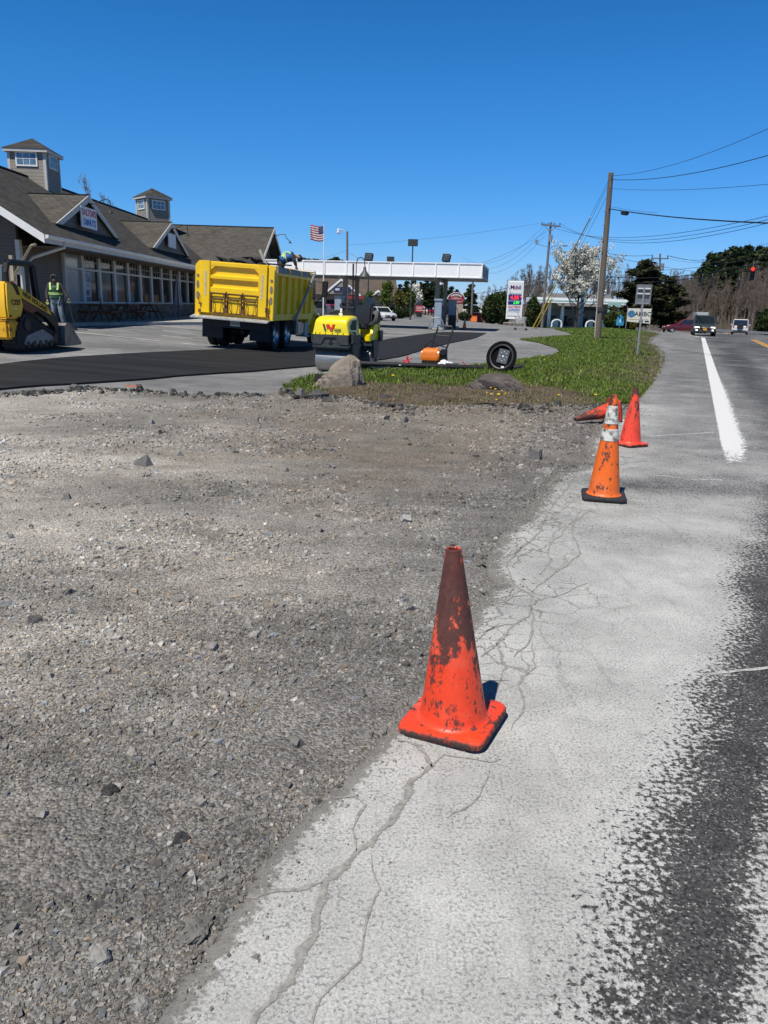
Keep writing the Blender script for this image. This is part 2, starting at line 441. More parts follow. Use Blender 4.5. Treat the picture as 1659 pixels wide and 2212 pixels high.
    mot = mr(noise(1.6, 7, .7), .32, .68, .74, 1.04); mv = N.new('ShaderNodeVectorMath'); mv.operation = 'SCALE'; L.new(col, mv.inputs[0]); L.new(math_('MULTIPLY', mot, mr(noise(260, 2, .5), .3, .7, .86, 1.10)), mv.inputs['Scale']); col = mv.outputs[0]
    L.new(col, B.inputs['Base Color']); B.inputs['Roughness'].default_value = .88; B.inputs['Specular IOR Level'].default_value = .25
    b = N.new('ShaderNodeBump'); b.inputs['Strength'].default_value = .5; b.inputs['Distance'].default_value = .004
    hh = math_('ADD', math_('MULTIPLY', cov, .6), math_('MULTIPLY', vo2.outputs['Distance'], -.25)); hh = math_('SUBTRACT', hh, math_('MULTIPLY', spk, .5))
    L.new(hh, b.inputs['Height']); L.new(b.outputs[0], B.inputs['Normal'])
    return m
M_ROAD = road_mat()
pts = polar_pts(1.0, 150, -.6, 1.2, .022, cap=2.0)
region('road', ROADP, pts, lambda P, d: H(P[:, 0], P[:, 1]), M_ROAD, road_attr, skirt=.11)

# --- gravel lot
lawnfront_px = [(1372,867),(1296,871),(1210,874),(1143,878),(1093,876),(1043,871),(893,881),(843,874),(743,861),(679,856),(636,849),(611,841)]
gfar_px = [(575,853),(470,850),(350,839),(225,832),(175,832),(100,838),(0,845),(-120,850)]
under = [(x+.35, y-.14) for x, y in edge_w]
gfar_w = P2(gfar_px)
lawnfront_w = P2(lawnfront_px)
GRAV = under[:-1]+[(x+.02, y+.35) for x, y in lawnfront_w[:-1]]+ragged([lawnfront_w[-1]]+gfar_w, .12, .03, 5)+[(-14, 13.2), (-16, 6), (-8, -3), (-1.2, -3)]
def ghf(P, d):
    x, y = P[:, 0], P[:, 1]; r = np.hypot(x, y)
    ed = pdist(P, EDGE, False)
    z = H(x, y)-.045+.05*(fbm(x*.55+3, y*.55, 3)-.5)*np.clip(ed*1.2, 0, 1)
    z += .022*(fbm(x*2.6+9, y*2.6, 3)-.5)
    z += .02*np.clip(1-ed/.5, 0, 1)*(fbm(x*7, y*7, 2))                # spill against the broken edge
    z += .006*(fbm(x*14, y*14, 2)-.5)*(r < 8)
    # dozer ruts swinging in from the road
    ru = np.sin((np.hypot(x-9, y+4)-.0)*4.2)
    z += .008*ru*sstep(y, 4, 7)*(fbm(x*.4, y*.4, 2) > .45)
    z += .05*sstep(y, 10.5, 12.6)*(x > -3)*np.clip((ed-.4), 0, 1)
    return np.where(inpoly(P, ROADP), -.07, z)
def gtone(x, y):
    n1 = fbm(x*.5+40, y*.9+7, 5); n2 = fbm(x*1.4+11, y*3.0+3, 4); n3 = fbm(x*5, y*9, 3)
    ed = pdist(np.column_stack([x, y]), EDGE, False)
    pale = np.clip(.05+1.0*sstep(-x-.25*y+.3, -1.5, 4.2)*sstep(y, 2.2, 6)+1.8*(n1-.5), 0, 1)
    pale *= .55+.8*n2
    brown = np.clip(sstep(y, 5, 9)*sstep(x, -4, -.5)*.8+1.6*(n2-.52), 0, 1)
    wet = np.clip(1.25-ed/1.1, 0, 1)*(.35+.9*n2)*.75
    base = np.array([.168, .157, .142]); pc = np.array([.38, .355, .315]); bc = np.array([.165, .134, .102]); dk = np.array([.128, .125, .122])
    c = base+(pc-base)*pale[:, None]
    c = c+(bc-c)*(brown*.6)[:, None]
    c = c+(dk-c)*np.clip(wet, 0, .85)[:, None]
    c = c*(1-.04*(1-sstep(y, 1.6, 3.0)))[:, None]
    return c*1.25*(.66+.68*n3)[:, None]
def gattr(P, d):
    c = gtone(P[:, 0], P[:, 1]); return {'tone': ('FLOAT_COLOR', np.column_stack([c, np.ones(len(c))]))}
def tone_mat(name, vs, bump, dist, spread=(.55, 1.5), rough=.95):
    m, N, L, B = newmat(name)
    a = N.new('ShaderNodeAttribute'); a.attribute_name = 'tone'
    tc = N.new('ShaderNodeTexCoord')
    v = N.new('ShaderNodeTexVoronoi'); v.inputs['Scale'].default_value = vs; L.new(tc.outputs['Object'], v.inputs['Vector'])
    s = N.new('ShaderNodeSeparateColor'); L.new(v.outputs['Color'], s.inputs[0])
    n = N.new('ShaderNodeTexNoise'); n.inputs['Scale'].default_value = vs*.6; n.inputs['Detail'].default_value = 6; L.new(tc.outputs['Object'], n.inputs['Vector'])
    ad = N.new('ShaderNodeMath'); ad.operation = 'MULTIPLY'; L.new(s.outputs[0], ad.inputs[0]); L.new(n.outputs[0], ad.inputs[1])
    mr = N.new('ShaderNodeMapRange'); L.new(ad.outputs[0], mr.inputs[0]); mr.inputs[1].default_value = 0; mr.inputs[2].default_value = .55
    mr.inputs[3].default_value = spread[0]; mr.inputs[4].default_value = spread[1]
    mu = N.new('ShaderNodeVectorMath'); mu.operation = 'SCALE'; L.new(a.outputs['Color'], mu.inputs[0]); L.new(mr.outputs[0], mu.inputs['Scale'])
    L.new(mu.outputs[0], B.inputs['Base Color']); B.inputs['Roughness'].default_value = rough; B.inputs['Specular IOR Level'].default_value = .2
    if bump:
        b = N.new('ShaderNodeBump'); b.inputs['Strength'].default_value = bump; b.inputs['Distance'].default_value = dist
        sb = N.new('ShaderNodeMath'); sb.operation = 'SUBTRACT'; L.new(n.outputs[0], sb.inputs[0]); L.new(v.outputs['Distance'], sb.inputs[1])
        L.new(sb.outputs[0], b.inputs['Height']); L.new(b.outputs[0], B.inputs['Normal'])
    return m
M_GRAV = tone_mat('gravel_fines', 85, .9, .012)
pts = polar_pts(1.0, 18, -1.5, .75, .017, cap=.25)
region('gravel_lot', GRAV, pts, ghf, M_GRAV, gattr)

# loose crushed stone lying on it: one uncountable cover
def stones(name, X, Y, Z, S, tone, m, flat=.62, kind='stuff', sink=.25):
    n = len(X)
    base = np.array([(-1, -1, -1), (1, -1, -1), (1, 1, -1), (-1, 1, -1), (-1, -1, 1), (1, -1, 1), (1, 1, 1), (-1, 1, 1)], float)*.5
    V = base[None]*(1+RNG.uniform(-.45, .45, (n, 8, 3)))
    V[:, 4:, :2] *= RNG.uniform(.45, .9, (n, 1, 1))
    V *= RNG.uniform(.65, 1.35, (n, 1, 3)); V[:, :, 2] *= flat
    # tilt then spin
    ax = RNG.uniform(-.5, .5, n); ca, sa = np.cos(ax)[:, None], np.sin(ax)[:, None]
    y, z = V[:, :, 1].copy(), V[:, :, 2].copy(); V[:, :, 1] = y*ca-z*sa; V[:, :, 2] = y*sa+z*ca
    th = RNG.uniform(0, 2*PI, n); c, s = np.cos(th)[:, None], np.sin(th)[:, None]
    x, y = V[:, :, 0].copy(), V[:, :, 1].copy(); V[:, :, 0] = x*c-y*s; V[:, :, 1] = x*s+y*c
    V *= S[:, None, None]
    V[:, :, 0] += X[:, None]; V[:, :, 1] += Y[:, None]; V[:, :, 2] += (Z+S*flat*(.5-sink))[:, None]
    q = np.array([(0, 3, 2, 1), (4, 5, 6, 7), (0, 1, 5, 4), (1, 2, 6, 5), (2, 3, 7, 6), (3, 0, 4, 7)])
    Fq = (q[None]+8*np.arange(n)[:, None, None]).reshape(-1, 4)
    col = np.repeat(np.column_stack([tone, np.ones(n)]), 8, 0)
    return meshnp(name, V.reshape(-1, 3), Fq, m, kind, attrs={'tone': ('FLOAT_COLOR', col)})
def stone_tone(x, y, n):
    c = gtone(x, y); k = RNG.random(n)
    f = RNG.lognormal(.06, .25, n)
    c = c*f[:, None]
    w = k > .965; c[w] = np.array([.36, .35, .32])*RNG.uniform(.7, 1.2, (w.sum(), 1))
    t = (k > .80) & (k < .87); c[t] = c[t]*np.array([1.15, 1.0, .84])
    b = (k > .70) & (k < .80); c[b] = c[b]*np.array([.86, .97, 1.1])
    return np.clip(c, .03, .55)
M_STONE = tone_mat('crushed_stone', 60, .25, .004, (.75, 1.25), .9)
N0 = 300000
th = RNG.uniform(-1.25, .62, N0); r = np.exp(RNG.uniform(math.log(1.05), math.log(16), N0))
X, Y_ = r*np.sin(th), r*np.cos(th); PP = np.column_stack([X, Y_])
k = inpoly(PP, GRAV) & ~inpoly(PP, ROADP); PP = PP[k]
dens = fbm(PP[:, 0]*.9+50, PP[:, 1]*1.5, 4)+.25*(fbm(PP[:, 0]*.35+9, PP[:, 1]*.8, 3)-.5); k = RNG.random(len(PP)) < np.clip((dens-.38)*4.5, .07, 1); PP = PP[k]
r = np.hypot(PP[:, 0], PP[:, 1]); S = .0044*r**.60*RNG.lognormal(0, .42, len(PP)); S = np.clip(S, .003*r**.5, .045)
stones('loose_gravel', PP[:, 0], PP[:, 1], ghf(PP, 0), S, stone_tone(PP[:, 0], PP[:, 1], len(PP)), M_STONE)
# crumbs spilled over the broken lip onto the pavement
spl = []
for i in range(5200):
    j = random.randrange(len(EDGE)-1); a = EDGE[j]
    if not .8 < a[1] < 13.5: continue
    d = random.expovariate(1/.055)*(.8+.1*a[1]); spl.append((a[0]+d*.93+random.uniform(-.03, .03), a[1]-d*.36+random.uniform(-.03, .03), .0035*(1+.16*a[1])*random.lognormvariate(0, .45)))
spl = np.array(spl); spl = spl[inpoly(spl[:, :2], ROADP)]
stones('spilled_grit', spl[:, 0], spl[:, 1], np.zeros(len(spl)), spl[:, 2], np.array([.22, .21, .19])*RNG.lognormal(0, .3, (len(spl), 1)), M_STONE)
# coarse clods strewn along the broken asphalt edge and the dug bank
def clodset():
    L = []
    for i in range(600):
        a, b = random.choice(list(zip(EDGE[:-1], EDGE[1:])))
        if a[1] < 0.6: continue
        d = abs(random.gauss(0, 1))*(.22+.05*a[1]); L.append((a[0]-d*.93-.02, a[1]+d*.36, random.lognormvariate(0, .5)*.009*(1+.14*a[1])))
    for i in range(200):                                              # windrow near the camera, lower left
        t = random.random(); L.append((-.95+.75*t+random.gauss(0, .13), 1.45+1.0*t+random.gauss(0, .13), random.lognormvariate(0, .5)*.0095))
    for i in range(700):                                              # torn strip along the far rim
        a, b = random.choice(list(zip(gfar_w[:-1], gfar_w[1:]))); t = random.random()
        L.append((a[0]+(b[0]-a[0])*t+random.gauss(0, .1), a[1]+(b[1]-a[1])*t-abs(random.gauss(0, .22))-.03, random.lognormvariate(0, .5)*.030))
    for i in range(420):
        a, b = random.choice(list(zip(lawnfront_w[:-1], lawnfront_w[1:]))); t = random.random()
        L.append((a[0]+(b[0]-a[0])*t, a[1]+(b[1]-a[1])*t-abs(random.gauss(0, .45))-.05, random.lognormvariate(0, .5)*.035))
    for i in range(160):
        r = math.exp(random.uniform(math.log(1.3), math.log(12))); t = random.uniform(-.9, .3); L.append((r*math.sin(t), r*math.cos(t), random.lognormvariate(0, .4)*.012*r**.6))
    return np.array(L)
CL = clodset(); k = inpoly(CL[:, :2], GRAV) & ~inpoly(CL[:, :2], ROADP); CL = CL[k]
ct = np.array([.19, .182, .172])*RNG.lognormal(0, .3, (len(CL), 1)); wv = RNG.random(len(CL)) > .9; ct[wv] = [.36, .35, .33]; ct[CL[:, 1] > 11.3] *= .42
stones('clods_of_dirt', CL[:, 0], CL[:, 1], ghf(CL[:, :2], 0), CL[:, 2], ct, M_STONE, .75)

# --- old lot asphalt, dusty grey
def lot_mat():
    m, N, L, B = newmat('lot_asphalt')
    tc = N.new('ShaderNodeTexCoord'); o = tc.outputs['Object']
    def noise(sc, det, st=None):
        n = N.new('ShaderNodeTexNoise'); n.inputs['Scale'].default_value = sc; n.inputs['Detail'].default_value = det; n.inputs['Roughness'].default_value = .62
        if st:
            mp = N.new('ShaderNodeMapping'); mp.inputs['Scale'].default_value = st; L.new(o, mp.inputs[0]); L.new(mp.outputs[0], n.inputs['Vector'])
        else: L.new(o, n.inputs['Vector'])
        return n.outputs[0]
    def ramp(x, p0, c0, p1, c1):
        r = N.new('ShaderNodeValToRGB'); e = r.color_ramp.elements; e[0].position = p0; e[1].position = p1; e[0].color = tuple(c0)+(1,); e[1].color = tuple(c1)+(1,)
        L.new(x, r.inputs[0]); return r.outputs[0]
    def mul(a, b, f=1.):
        n = N.new('ShaderNodeMix'); n.data_type = 'RGBA'; n.blend_type = 'MULTIPLY'; n.inputs[0].default_value = f; L.new(a, n.inputs[6]); L.new(b, n.inputs[7]); return n.outputs[2]
    c = ramp(noise(.35, 7), .3, (.20, .20, .202), .72, (.33, .33, .326))
    c = mul(c, ramp(noise(.22, 6, (.35, 1.6, 1)), .35, (.66,)*3, .68, (1.12,)*3))
    c = mul(c, ramp(noise(1.7, 6), .3, (.72,)*3, .7, (1.15,)*3))
    c = mul(c, ramp(noise(38, 3), .3, (.62,)*3, .7, (1.2,)*3))
    L.new(c, B.inputs['Base Color']); B.inputs['Roughness'].default_value = .9; B.inputs['Specular IOR Level'].default_value = .25
    b = N.new('ShaderNodeBump'); b.inputs['Strength'].default_value = .4; b.inputs['Distance'].default_value = .01
    L.new(noise(50, 3), b.inputs['Height']); L.new(b.outputs[0], B.inputs['Normal'])
    return m
M_LOT = lot_mat()
LOTP = [(-60, 13.2), (-14, 13.1)]+ragged((gfar_w+[])[::-1], .15, .03, 9)+[(-1.6, 14.9), (2, 15.3), (6, 15.5), (85, 15.5), (85, 160), (-60, 160)]
gx, gy = np.meshgrid(np.arange(-58, 84, 1.6), np.arange(13.5, 159, 1.6)); pts = np.column_stack([gx.ravel(), gy.ravel()])+RNG.uniform(-.3, .3, (gx.size, 2))
gx, gy = np.meshgrid(np.arange(-16, 8, .4), np.arange(12.8, 20, .4)); pts = np.vstack([pts, np.column_stack([gx.ravel(), gy.ravel()])+RNG.uniform(-.05, .05, (gx.size, 2))])
region('parking_lot', LOTP, pts, lambda P, d: H(P[:, 0], P[:, 1])-.02, M_LOT, skirt=.12)
gx = np.array([-1500, -60, 85, 1500.]); 
bmg = MB()
R_ = 24
ringv = [(0, 0, -1.9)]
for rr in (60, 170, 500, 1800):
    for j in range(R_): ringv.append((rr*math.sin(2*PI*j/R_), rr*math.cos(2*PI*j/R_)+20, -1.9))
fs = [(0, 1+(j+1) % R_, 1+j) for j in range(R_)]
for q in range(3):
    fs += [(1+q*R_+j, 1+q*R_+(j+1) % R_, 1+(q+1)*R_+(j+1) % R_, 1+(q+1)*R_+j) for j in range(R_)]
tag(bmg.add(ringv, fs).build('ground', mat('earth', (.13, .12, .085), .95, var=.35, vscale=.6)), kind='structure')

# --- fresh black asphalt strip
def strip(name, A, B, n, m, zf, mt, kind='structure', skirt=.05, closed=True):
    def res(L, n):
        L = [Vector(p[:2]) for p in L]; d = [0]
        for a, b in zip(L[:-1], L[1:]): d.append(d[-1]+(b-a).length)
        out = []
        for i in range(n+1):
            t = d[-1]*i/n; j = max(q for q in range(len(d)) if d[q] <= t+1e-9); j = min(j, len(L)-2)
            out.append(L[j].lerp(L[j+1], (t-d[j])/max(1e-9, d[j+1]-d[j])))
        return out
    A, B = res(A, n), res(B, n); V = []; Fs = []
    for a, b in zip(A, B):
        for j in range(m+1):
            p = a.lerp(b, j/m); V.append((p.x, p.y, zf(p.x, p.y)))
    for i in range(n):
        for j in range(m): Fs.append((i*(m+1)+j, i*(m+1)+j+1, (i+1)*(m+1)+j+1, (i+1)*(m+1)+j))
    mb = MB().add(V, Fs)
    o = mb.build(name, mt, fix=True)
    me = o.data
    if me.polygons[0].normal.z < 0: me.flip_normals()
    o['kind'] = kind
    if skirt:
        md = o.modifiers.new('thickness', 'SOLIDIFY'); md.thickness = skirt; md.offset = -1
    return o
up_px = [(-620,812),(-150,806),(-60,796),(0,788),(150,772),(300,763),(430,757),(600,751),(815,737),(847,731),(900,724),(953,717.5),(1000,718),(1049,719.5)]
lo_px = [(-620,872),(-150,858),(-60,848),(0,841),(85,833),(170,829),(300,820),(450,808),(605,797),(667,792),(813,778),(864,771),(915,756),(972,741),(1024,731),(1049,720.5)]
M_NEW = mat('fresh_asphalt', (.0175, .0175, .018), .8, var=.45, vscale=1.2, bump=.6, bscale=60, dirt=((.055, .054, .053), .22, 1.6), spec=.3, stretch=(.25, 1.6, 1))
strip('new_asphalt', P2(up_px), ragged(P2(lo_px), .2, .012, 4), 150, 10, lambda x, y: h(x, y)+.018, M_NEW)
# second black patch beside the pumps and white parking bays
def ribbon(name, L, w, m, dz=.006, kind='structure', jit=0., seg=.0, mb=None):
    """flat band along a ground polyline; w = width or list"""
    own = mb is None; mb = mb or MB(); pts = [Vector(p[:2]) for p in L]
    if seg:
        q = []
        for a, b in zip(pts[:-1], pts[1:]):
            n = max(1, int((b-a).length/seg)); q += [a.lerp(b, i/n) for i in range(n)]
        pts = q+[pts[-1]]
    n = len(pts); V = []
    for i, p in enumerate(pts):
        t = (pts[min(i+1, n-1)]-pts[max(i-1, 0)]).normalized(); nr = Vector((-t.y, t.x)); ww = (w if not isinstance(w, (list, tuple)) else w[0]+(w[1]-w[0])*i/(n-1))/2
        for sgn in (1, -1):
            q = p+nr*sgn*ww*(1+random.uniform(-jit, jit)); V.append((q.x, q.y, h(q.x, q.y)+dz))
    mb.add(V, [(2*i, 2*i+1, 2*i+3, 2*i+2) for i in range(n-1)])
    if own:
        o = mb.build(name, m)
        if o.data.polygons[0].normal.z < 0: o.data.flip_normals()
        o['kind'] = kind; return o
M_WLINE = mat('old_white_paint', (.62, .62, .60), .8, var=.2, vscale=9, dirt=((.25, .25, .25), .32, 14))
pm = MB()
for a, b in (((160,717),(345,736)),((390,740.5),(420,744)),((190,706.5),(415,731)),((270,703),(420,722)),((338,702.5),(440,713)),((395,701),(450,706.5))):
    ribbon('', [gp(*a), gp(*b)], .11, None, .006-.02+.012, mb=pm)
o = pm.build('parking_lines', M_WLINE); o['kind'] = 'structure'
# worn white edge line: solid far off, breaking into flecks where the wheels cross it
wl_m, N, L, B = newmat('worn_edge_line')
tc = N.new('ShaderNodeTexCoord'); nz = N.new('ShaderNodeTexNoise'); nz.inputs['Scale'].default_value = 22; nz.inputs['Detail'].default_value = 6; nz.inputs['Roughness'].default_value = .75
mp = N.new('ShaderNodeMapping'); mp.inputs['Rotation'].default_value = (0, 0, RD); mp.inputs['Scale'].default_value = (1, .45, 1)
L.new(tc.outputs['Object'], mp.inputs[0]); L.new(mp.outputs[0], nz.inputs['Vector'])
aw = N.new('ShaderNodeAttribute'); aw.attribute_name = 'wear'
ad = N.new('ShaderNodeMath'); ad.operation = 'ADD'; L.new(nz.outputs[0], ad.inputs[0]); L.new(aw.outputs['Fac'], ad.inputs[1])
gt = N.new('ShaderNodeMapRange'); L.new(ad.outputs[0], gt.inputs[0]); gt.inputs[1].default_value = .70; gt.inputs[2].default_value = .80
iv = N.new('ShaderNodeMath'); iv.operation = 'SUBTRACT'; iv.inputs[0].default_value = 1; L.new(gt.outputs[0], iv.inputs[1]); L.new(iv.outputs[0], B.inputs['Alpha'])
B.inputs['Base Color'].default_value = (.66, .66, .65, 1); B.inputs['Roughness'].default_value = .8
tt = np.concatenate([np.linspace(-.35, 12, 110), np.linspace(12.3, 52.5, 100)]); V = []; Wr = []
ww = np.linspace(-1, 1.9, 13)
for t in tt:
    for w_ in ww:
        x, y = rpt(.06+w_*.13+.0*t, t); V.append((x, y, h(x, y)+.004)); 
        Wr.append(max(0, .30*(1-sstep(t, -.5, 2.2)))+.30*max(0, w_-.55)*(1-.6*sstep(t, 3, 16))+.35*(w_ > 1.0)*sstep(t, 6, 20)+.06+.2*(w_ < -.9)-.02+.5*(1-sstep(t, -.45, .4)))
n_ = len(ww); Fq = np.array([(i*n_+j, i*n_+j+1, (i+1)*n_+j+1, (i+1)*n_+j) for i in range(len(tt)-1) for j in range(n_-1)])
meshnp('edge_line', np.array(V), Fq, wl_m, 'structure', attrs={'wear': ('FLOAT', np.array(Wr, float))})
M_YEL = mat('yellow_road_paint', (.62, .33, .04), .8, var=.15, vscale=6)
ym = MB()
for off in (-.11, .11):
    pl = [rpt(3.36+off, t) for t in (12, 20, 28, 36, 44, 52.5)]
    ribbon('', pl, .13, None, .006, mb=ym)
    ribbon('', [tuple(gp(q_[0], q_[1])+Vector((off*1.4, 0, 0)))[:2] for q_ in ((1567, 720), (1573, 717.5), (1586, 716))], .16, None, .006, mb=ym)
ym.build('centre_line', M_YEL)['kind'] = 'structure'
wm = MB()
ribbon('', [rpt(11, 66), rpt(12.2, 70), rpt(16, 76), rpt(24, 80)], .14, None, .004, mb=wm)
ribbon('', [rpt(-.2, 54), rpt(-.9, 60), rpt(-3, 66), (17, 68)], .14, None, .004, mb=wm)
wm.build('far_edge_line', M_WLINE)['kind'] = 'structure'
# pale scuffs and a saw cut across the lane
M_SC = mat('pale_scuff', (.44, .43, .42), .9, var=.3, vscale=20, dirt=((.19, .19, .19), .5, 30))
sm = MB()
ribbon('', [gp(1530,1457), gp(1600,1449), gp(1680,1441)], .022, None, .003, mb=sm, jit=.4, seg=.03)
ribbon('', [gp(1395,943), gp(1480,938), gp(1545,934)], .05, None, .003, mb=sm, jit=.5, seg=.08)
ribbon('', [gp(1412,1027), gp(1440,1029), gp(1490,1036), gp(1560,1037)], .03, None, .003, mb=sm, jit=.6, seg=.06)
sm.build('lane_scuffs', M_SC)['kind'] = 'structure'
# cracks
M_CR = mat('crack_fill', (.285, .275, .255), .95, var=.3, vscale=45, dirt=((.09, .088, .085), .18, 55))
CV, CE, CF = [], [], []
def wig(pxs, w, jit=.65, amp=.0045, seed=0):
    w = w*(1.35 if pxs[0][1] > 1500 else .75)
    pts = [gp(*p) for p in pxs]; rng = random.Random(seed+int(pxs[0][0])); out = []
    for a, b in zip(pts[:-1], pts[1:]):
        n = max(2, int((b-a).length/(.03+.008*a.length)))
        for i in range(n):
            p = a.lerp(b, i/n); s = amp*(1+.25*p.length); out.append((p.x+rng.uniform(-s, s), p.y+rng.uniform(-s, s)))
    out.append(tuple(pts[-1][:2])); n = len(out); k0 = len(CV)
    for i, p in enumerate(out):
        a = Vector(out[max(0, i-1)]); b = Vector(out[min(n-1, i+1)]); t = (b-a).normalized(); nr = Vector((-t.y, t.x)); f = min(1, 4*min(i, n-1-i)/n+.35)
        for s_, e_ in ((1, 1.), (0, 0.), (-1, 1.)):
            q = Vector(p)+nr*s_*w*.95*f*(1+rng.uniform(-jit, jit)); CV.append((q.x, q.y, .003)); CE.append(e_)
    for i in range(n-1):
        for j in (0, 1): CF.append((k0+3*i+j, k0+3*i+j+1, k0+3*i+j+4, k0+3*i+j+3))
def zz(zx, zy): return (830+zx*.5, 1555+zy*.5)
wig([(530,2240),(555,2190),(600,2150),(640,2090),(690,2000),(700,1905),(745,1872),(770,1842),(830,1795),(870,1730),(890,1690),(930,1660),(960,1630)], .013)
wig([(700,1905),(650,1922),(560,1935),(530,1940)], .008)
wig([(770,1842),(765,1790),(785,1740),(760,1720),(720,1725)], .005)
wig([(800,1850),(820,1920),(790,2000),(780,2080),(720,2130),(690,2160),(670,2230)], .004)
wig([(930,1660),(920,1630),(900,1610),(860,1600)], .008)
wig([(985,1480),(1040,1470),(1100,1470)], .006)
wig([(1075,1495),(1090,1440),(1075,1390),(1110,1350),(1145,1330),(1150,1280),(1135,1262)], .012)
wig([(1040,1420),(1075,1390)], .012); wig([(1110,1420),(1145,1390),(1150,1340)], .011)
wig([(1010,1400),(1050,1365),(1090,1350),(1110,1350)], .009)
wig([(1040,1310),(1085,1300),(1110,1290),(1145,1285)], .010); wig([(1100,1290),(1105,1255),(1095,1225),(1110,1200),(1140,1170)], .013)
wig([(1110,1200),(1150,1165),(1165,1150),(1185,1105),(1220,1060),(1245,1025)], .015)
wig([(1165,1240),(1185,1215),(1190,1175),(1215,1150),(1245,1120),(1255,1095)], .012)
wig([(1150,1280),(1180,1250),(1230,1215),(1255,1195),(1240,1165),(1235,1140),(1250,1120),(1280,1100)], .012)
wig([(1130,1123),(1165,1128),(1195,1122)], .010); wig([(1085,1168),(1130,1162),(1140,1170),(1165,1182)], .011)
wig([(1182,1055),(1215,1062)], .012); wig([(1060,1205),(1095,1225)], .010)
wig([(1150,1280),(1200,1290),(1240,1270),(1270,1260)], .006); wig([(1100,1580),(1135,1520),(1120,1480),(1155,1440),(1150,1390)], .005)
wig([(960,1630),(1010,1640),(1060,1650),(1080,1640)], .004); wig([(1060,1650),(1040,1720),(1000,1750),(970,1765)], .0035)
wig([(1285,960),(1310,962),(1330,985),(1370,990)], .02); wig([(1345,985),(1355,1000),(1400,995)], .015)
wig([(1230,1020),(1262,1008),(1300,1005)], .014)
rng = random.Random(5)
for i in range(26):                                                   # hairlines towards the crumbling rim
    a = random.choice([p for p in edge_px if p[1] > 960 and p[1] < 1500]); q = [a]
    for j in range(rng.randint(2, 4)): q.append((q[-1][0]+rng.uniform(8, 34), q[-1][1]-rng.uniform(-18, 22)))
    wig(q, .006)
N, L, B = M_CR.node_tree.nodes, M_CR.node_tree.links, M_CR.node_tree.nodes['Principled BSDF']
ae = N.new('ShaderNodeAttribute'); ae.attribute_name = 'across'; tcx = N.new('ShaderNodeTexCoord'); nx = N.new('ShaderNodeTexNoise'); nx.inputs['Scale'].default_value = 85; nx.inputs['Detail'].default_value = 5; nx.inputs['Roughness'].default_value = .7; L.new(tcx.outputs['Object'], nx.inputs[0])
mm = N.new('ShaderNodeMath'); mm.operation = 'MULTIPLY_ADD'; L.new(nx.outputs[0], mm.inputs[0]); mm.inputs[1].default_value = 2.2; L.new(ae.outputs['Fac'], mm.inputs[2])
ma = N.new('ShaderNodeMapRange'); L.new(mm.outputs[0], ma.inputs[0]); ma.inputs[1].default_value = 1.95; ma.inputs[2].default_value = 1.5; L.new(ma.outputs[0], B.inputs['Alpha'])
meshnp('road_cracks', np.array(CV), np.array(CF), M_CR, 'structure', attrs={'across': ('FLOAT', np.array(CE))})
# --- sidewalk before the shops
M_CONCR = mat('concrete', (.40, .38, .34), .9, var=.16, vscale=2.5, dirt=((.26, .25, .23), .25, 3))
SWP = P2([(60, 712), (110, 708), (150, 705.5), (190, 702.5), (270, 701.5), (338, 701), (395, 700.5), (470, 700)])+[(-5.5, 44), (-6.0, 75), (-14.3, 75), (-14.3, 26)]
gx, gy = np.meshgrid(np.arange(-14, -5, .8), np.arange(26, 75, .8))
region('sidewalk', SWP, np.column_stack([gx.ravel(), gy.ravel()]), lambda P, d: H(P[:, 0], P[:, 1])+.11, M_CONCR, skirt=.16, smooth=False)

# --- grass bank
lawnback_px = [(1140,697),(1163,702.5),(1200,711.6),(1229,719),(1238,724),(1171,729),(1121,733),(1163,740),(1200,751),(1209,759),(1192,769),(1138,775),(1105,781),(1050,788),(992,793),(972,798),(940,795),(886,796),(847,801),(771,805),(673,813),(638,824),(611,836)]
lawntop_px = [(1427,722),(1418,720),(1382,712),(1327,708),(1236,705)]
LAWN = lawnfront_w[::-1][:-1]+lawnside_w[:-1]+P2(lawntop_px)+P2(lawnback_px)
def lawnz(P, d=None):
    s = pdist(P, LAWN); x, y = P[:, 0], P[:, 1]
    inn = inpoly(P, LAWN)
    return np.where(inn, H(x, y)+.012+.10*sstep(s, 0, 1.3)+.16*sstep(s, .8, 4)*sstep(y, 15, 24)+.05*(fbm(x*.9, y*.9, 3)-.5)*np.clip(s, 0, 1)+.05*(fbm(x*3.5, y*3.5, 2)-.5)*np.clip(s*2, 0, 1), H(x, y)-.1)
def lawntone(x, y):
    n1 = fbm(x*.7+3, y*.7, 4); n2 = fbm(x*2.5, y*2.5, 4)
    bare = np.clip(1.7*(1-sstep(y+2.2*(n1-.5)*2, 14.4, 17.4))*sstep(x, -1.9, -.6)*(1-sstep(x, 2.9, 4.6))+2.2*(n2-.60), 0, 1)
    s = pdist(np.column_stack([x, y]), lawnside_w, False)
    bare = np.maximum(bare, np.clip(1.1-s/1.5, 0, 1)*(.35+n2)*sstep(y, 16, 20))
    bare = np.maximum(bare, .6*np.exp(-((x-6.0)**2/2.5+(y-19)**2/2.2))*n2*1.6)
    return bare
def lattr(P, d):
    b = lawntone(P[:, 0], P[:, 1])[:, None]; n = fbm(P[:, 0]*4, P[:, 1]*4, 3)[:, None]
    c = np.array([[.050, .080, .016]])*(.6+.8*n)*(1-b)+np.array([[.115, .088, .063]])*(.6+.8*n)*b
    return {'tone': ('FLOAT_COLOR', np.column_stack([c, np.ones(len(c))]))}
M_SOIL = tone_mat('lawn_soil', 40, .7, .02)
pts = polar_pts(12, 125, -.2, .8, .011, cap=1.0)
region('lawn', LAWN, pts, lambda P, d: lawnz(P), M_SOIL, lattr)
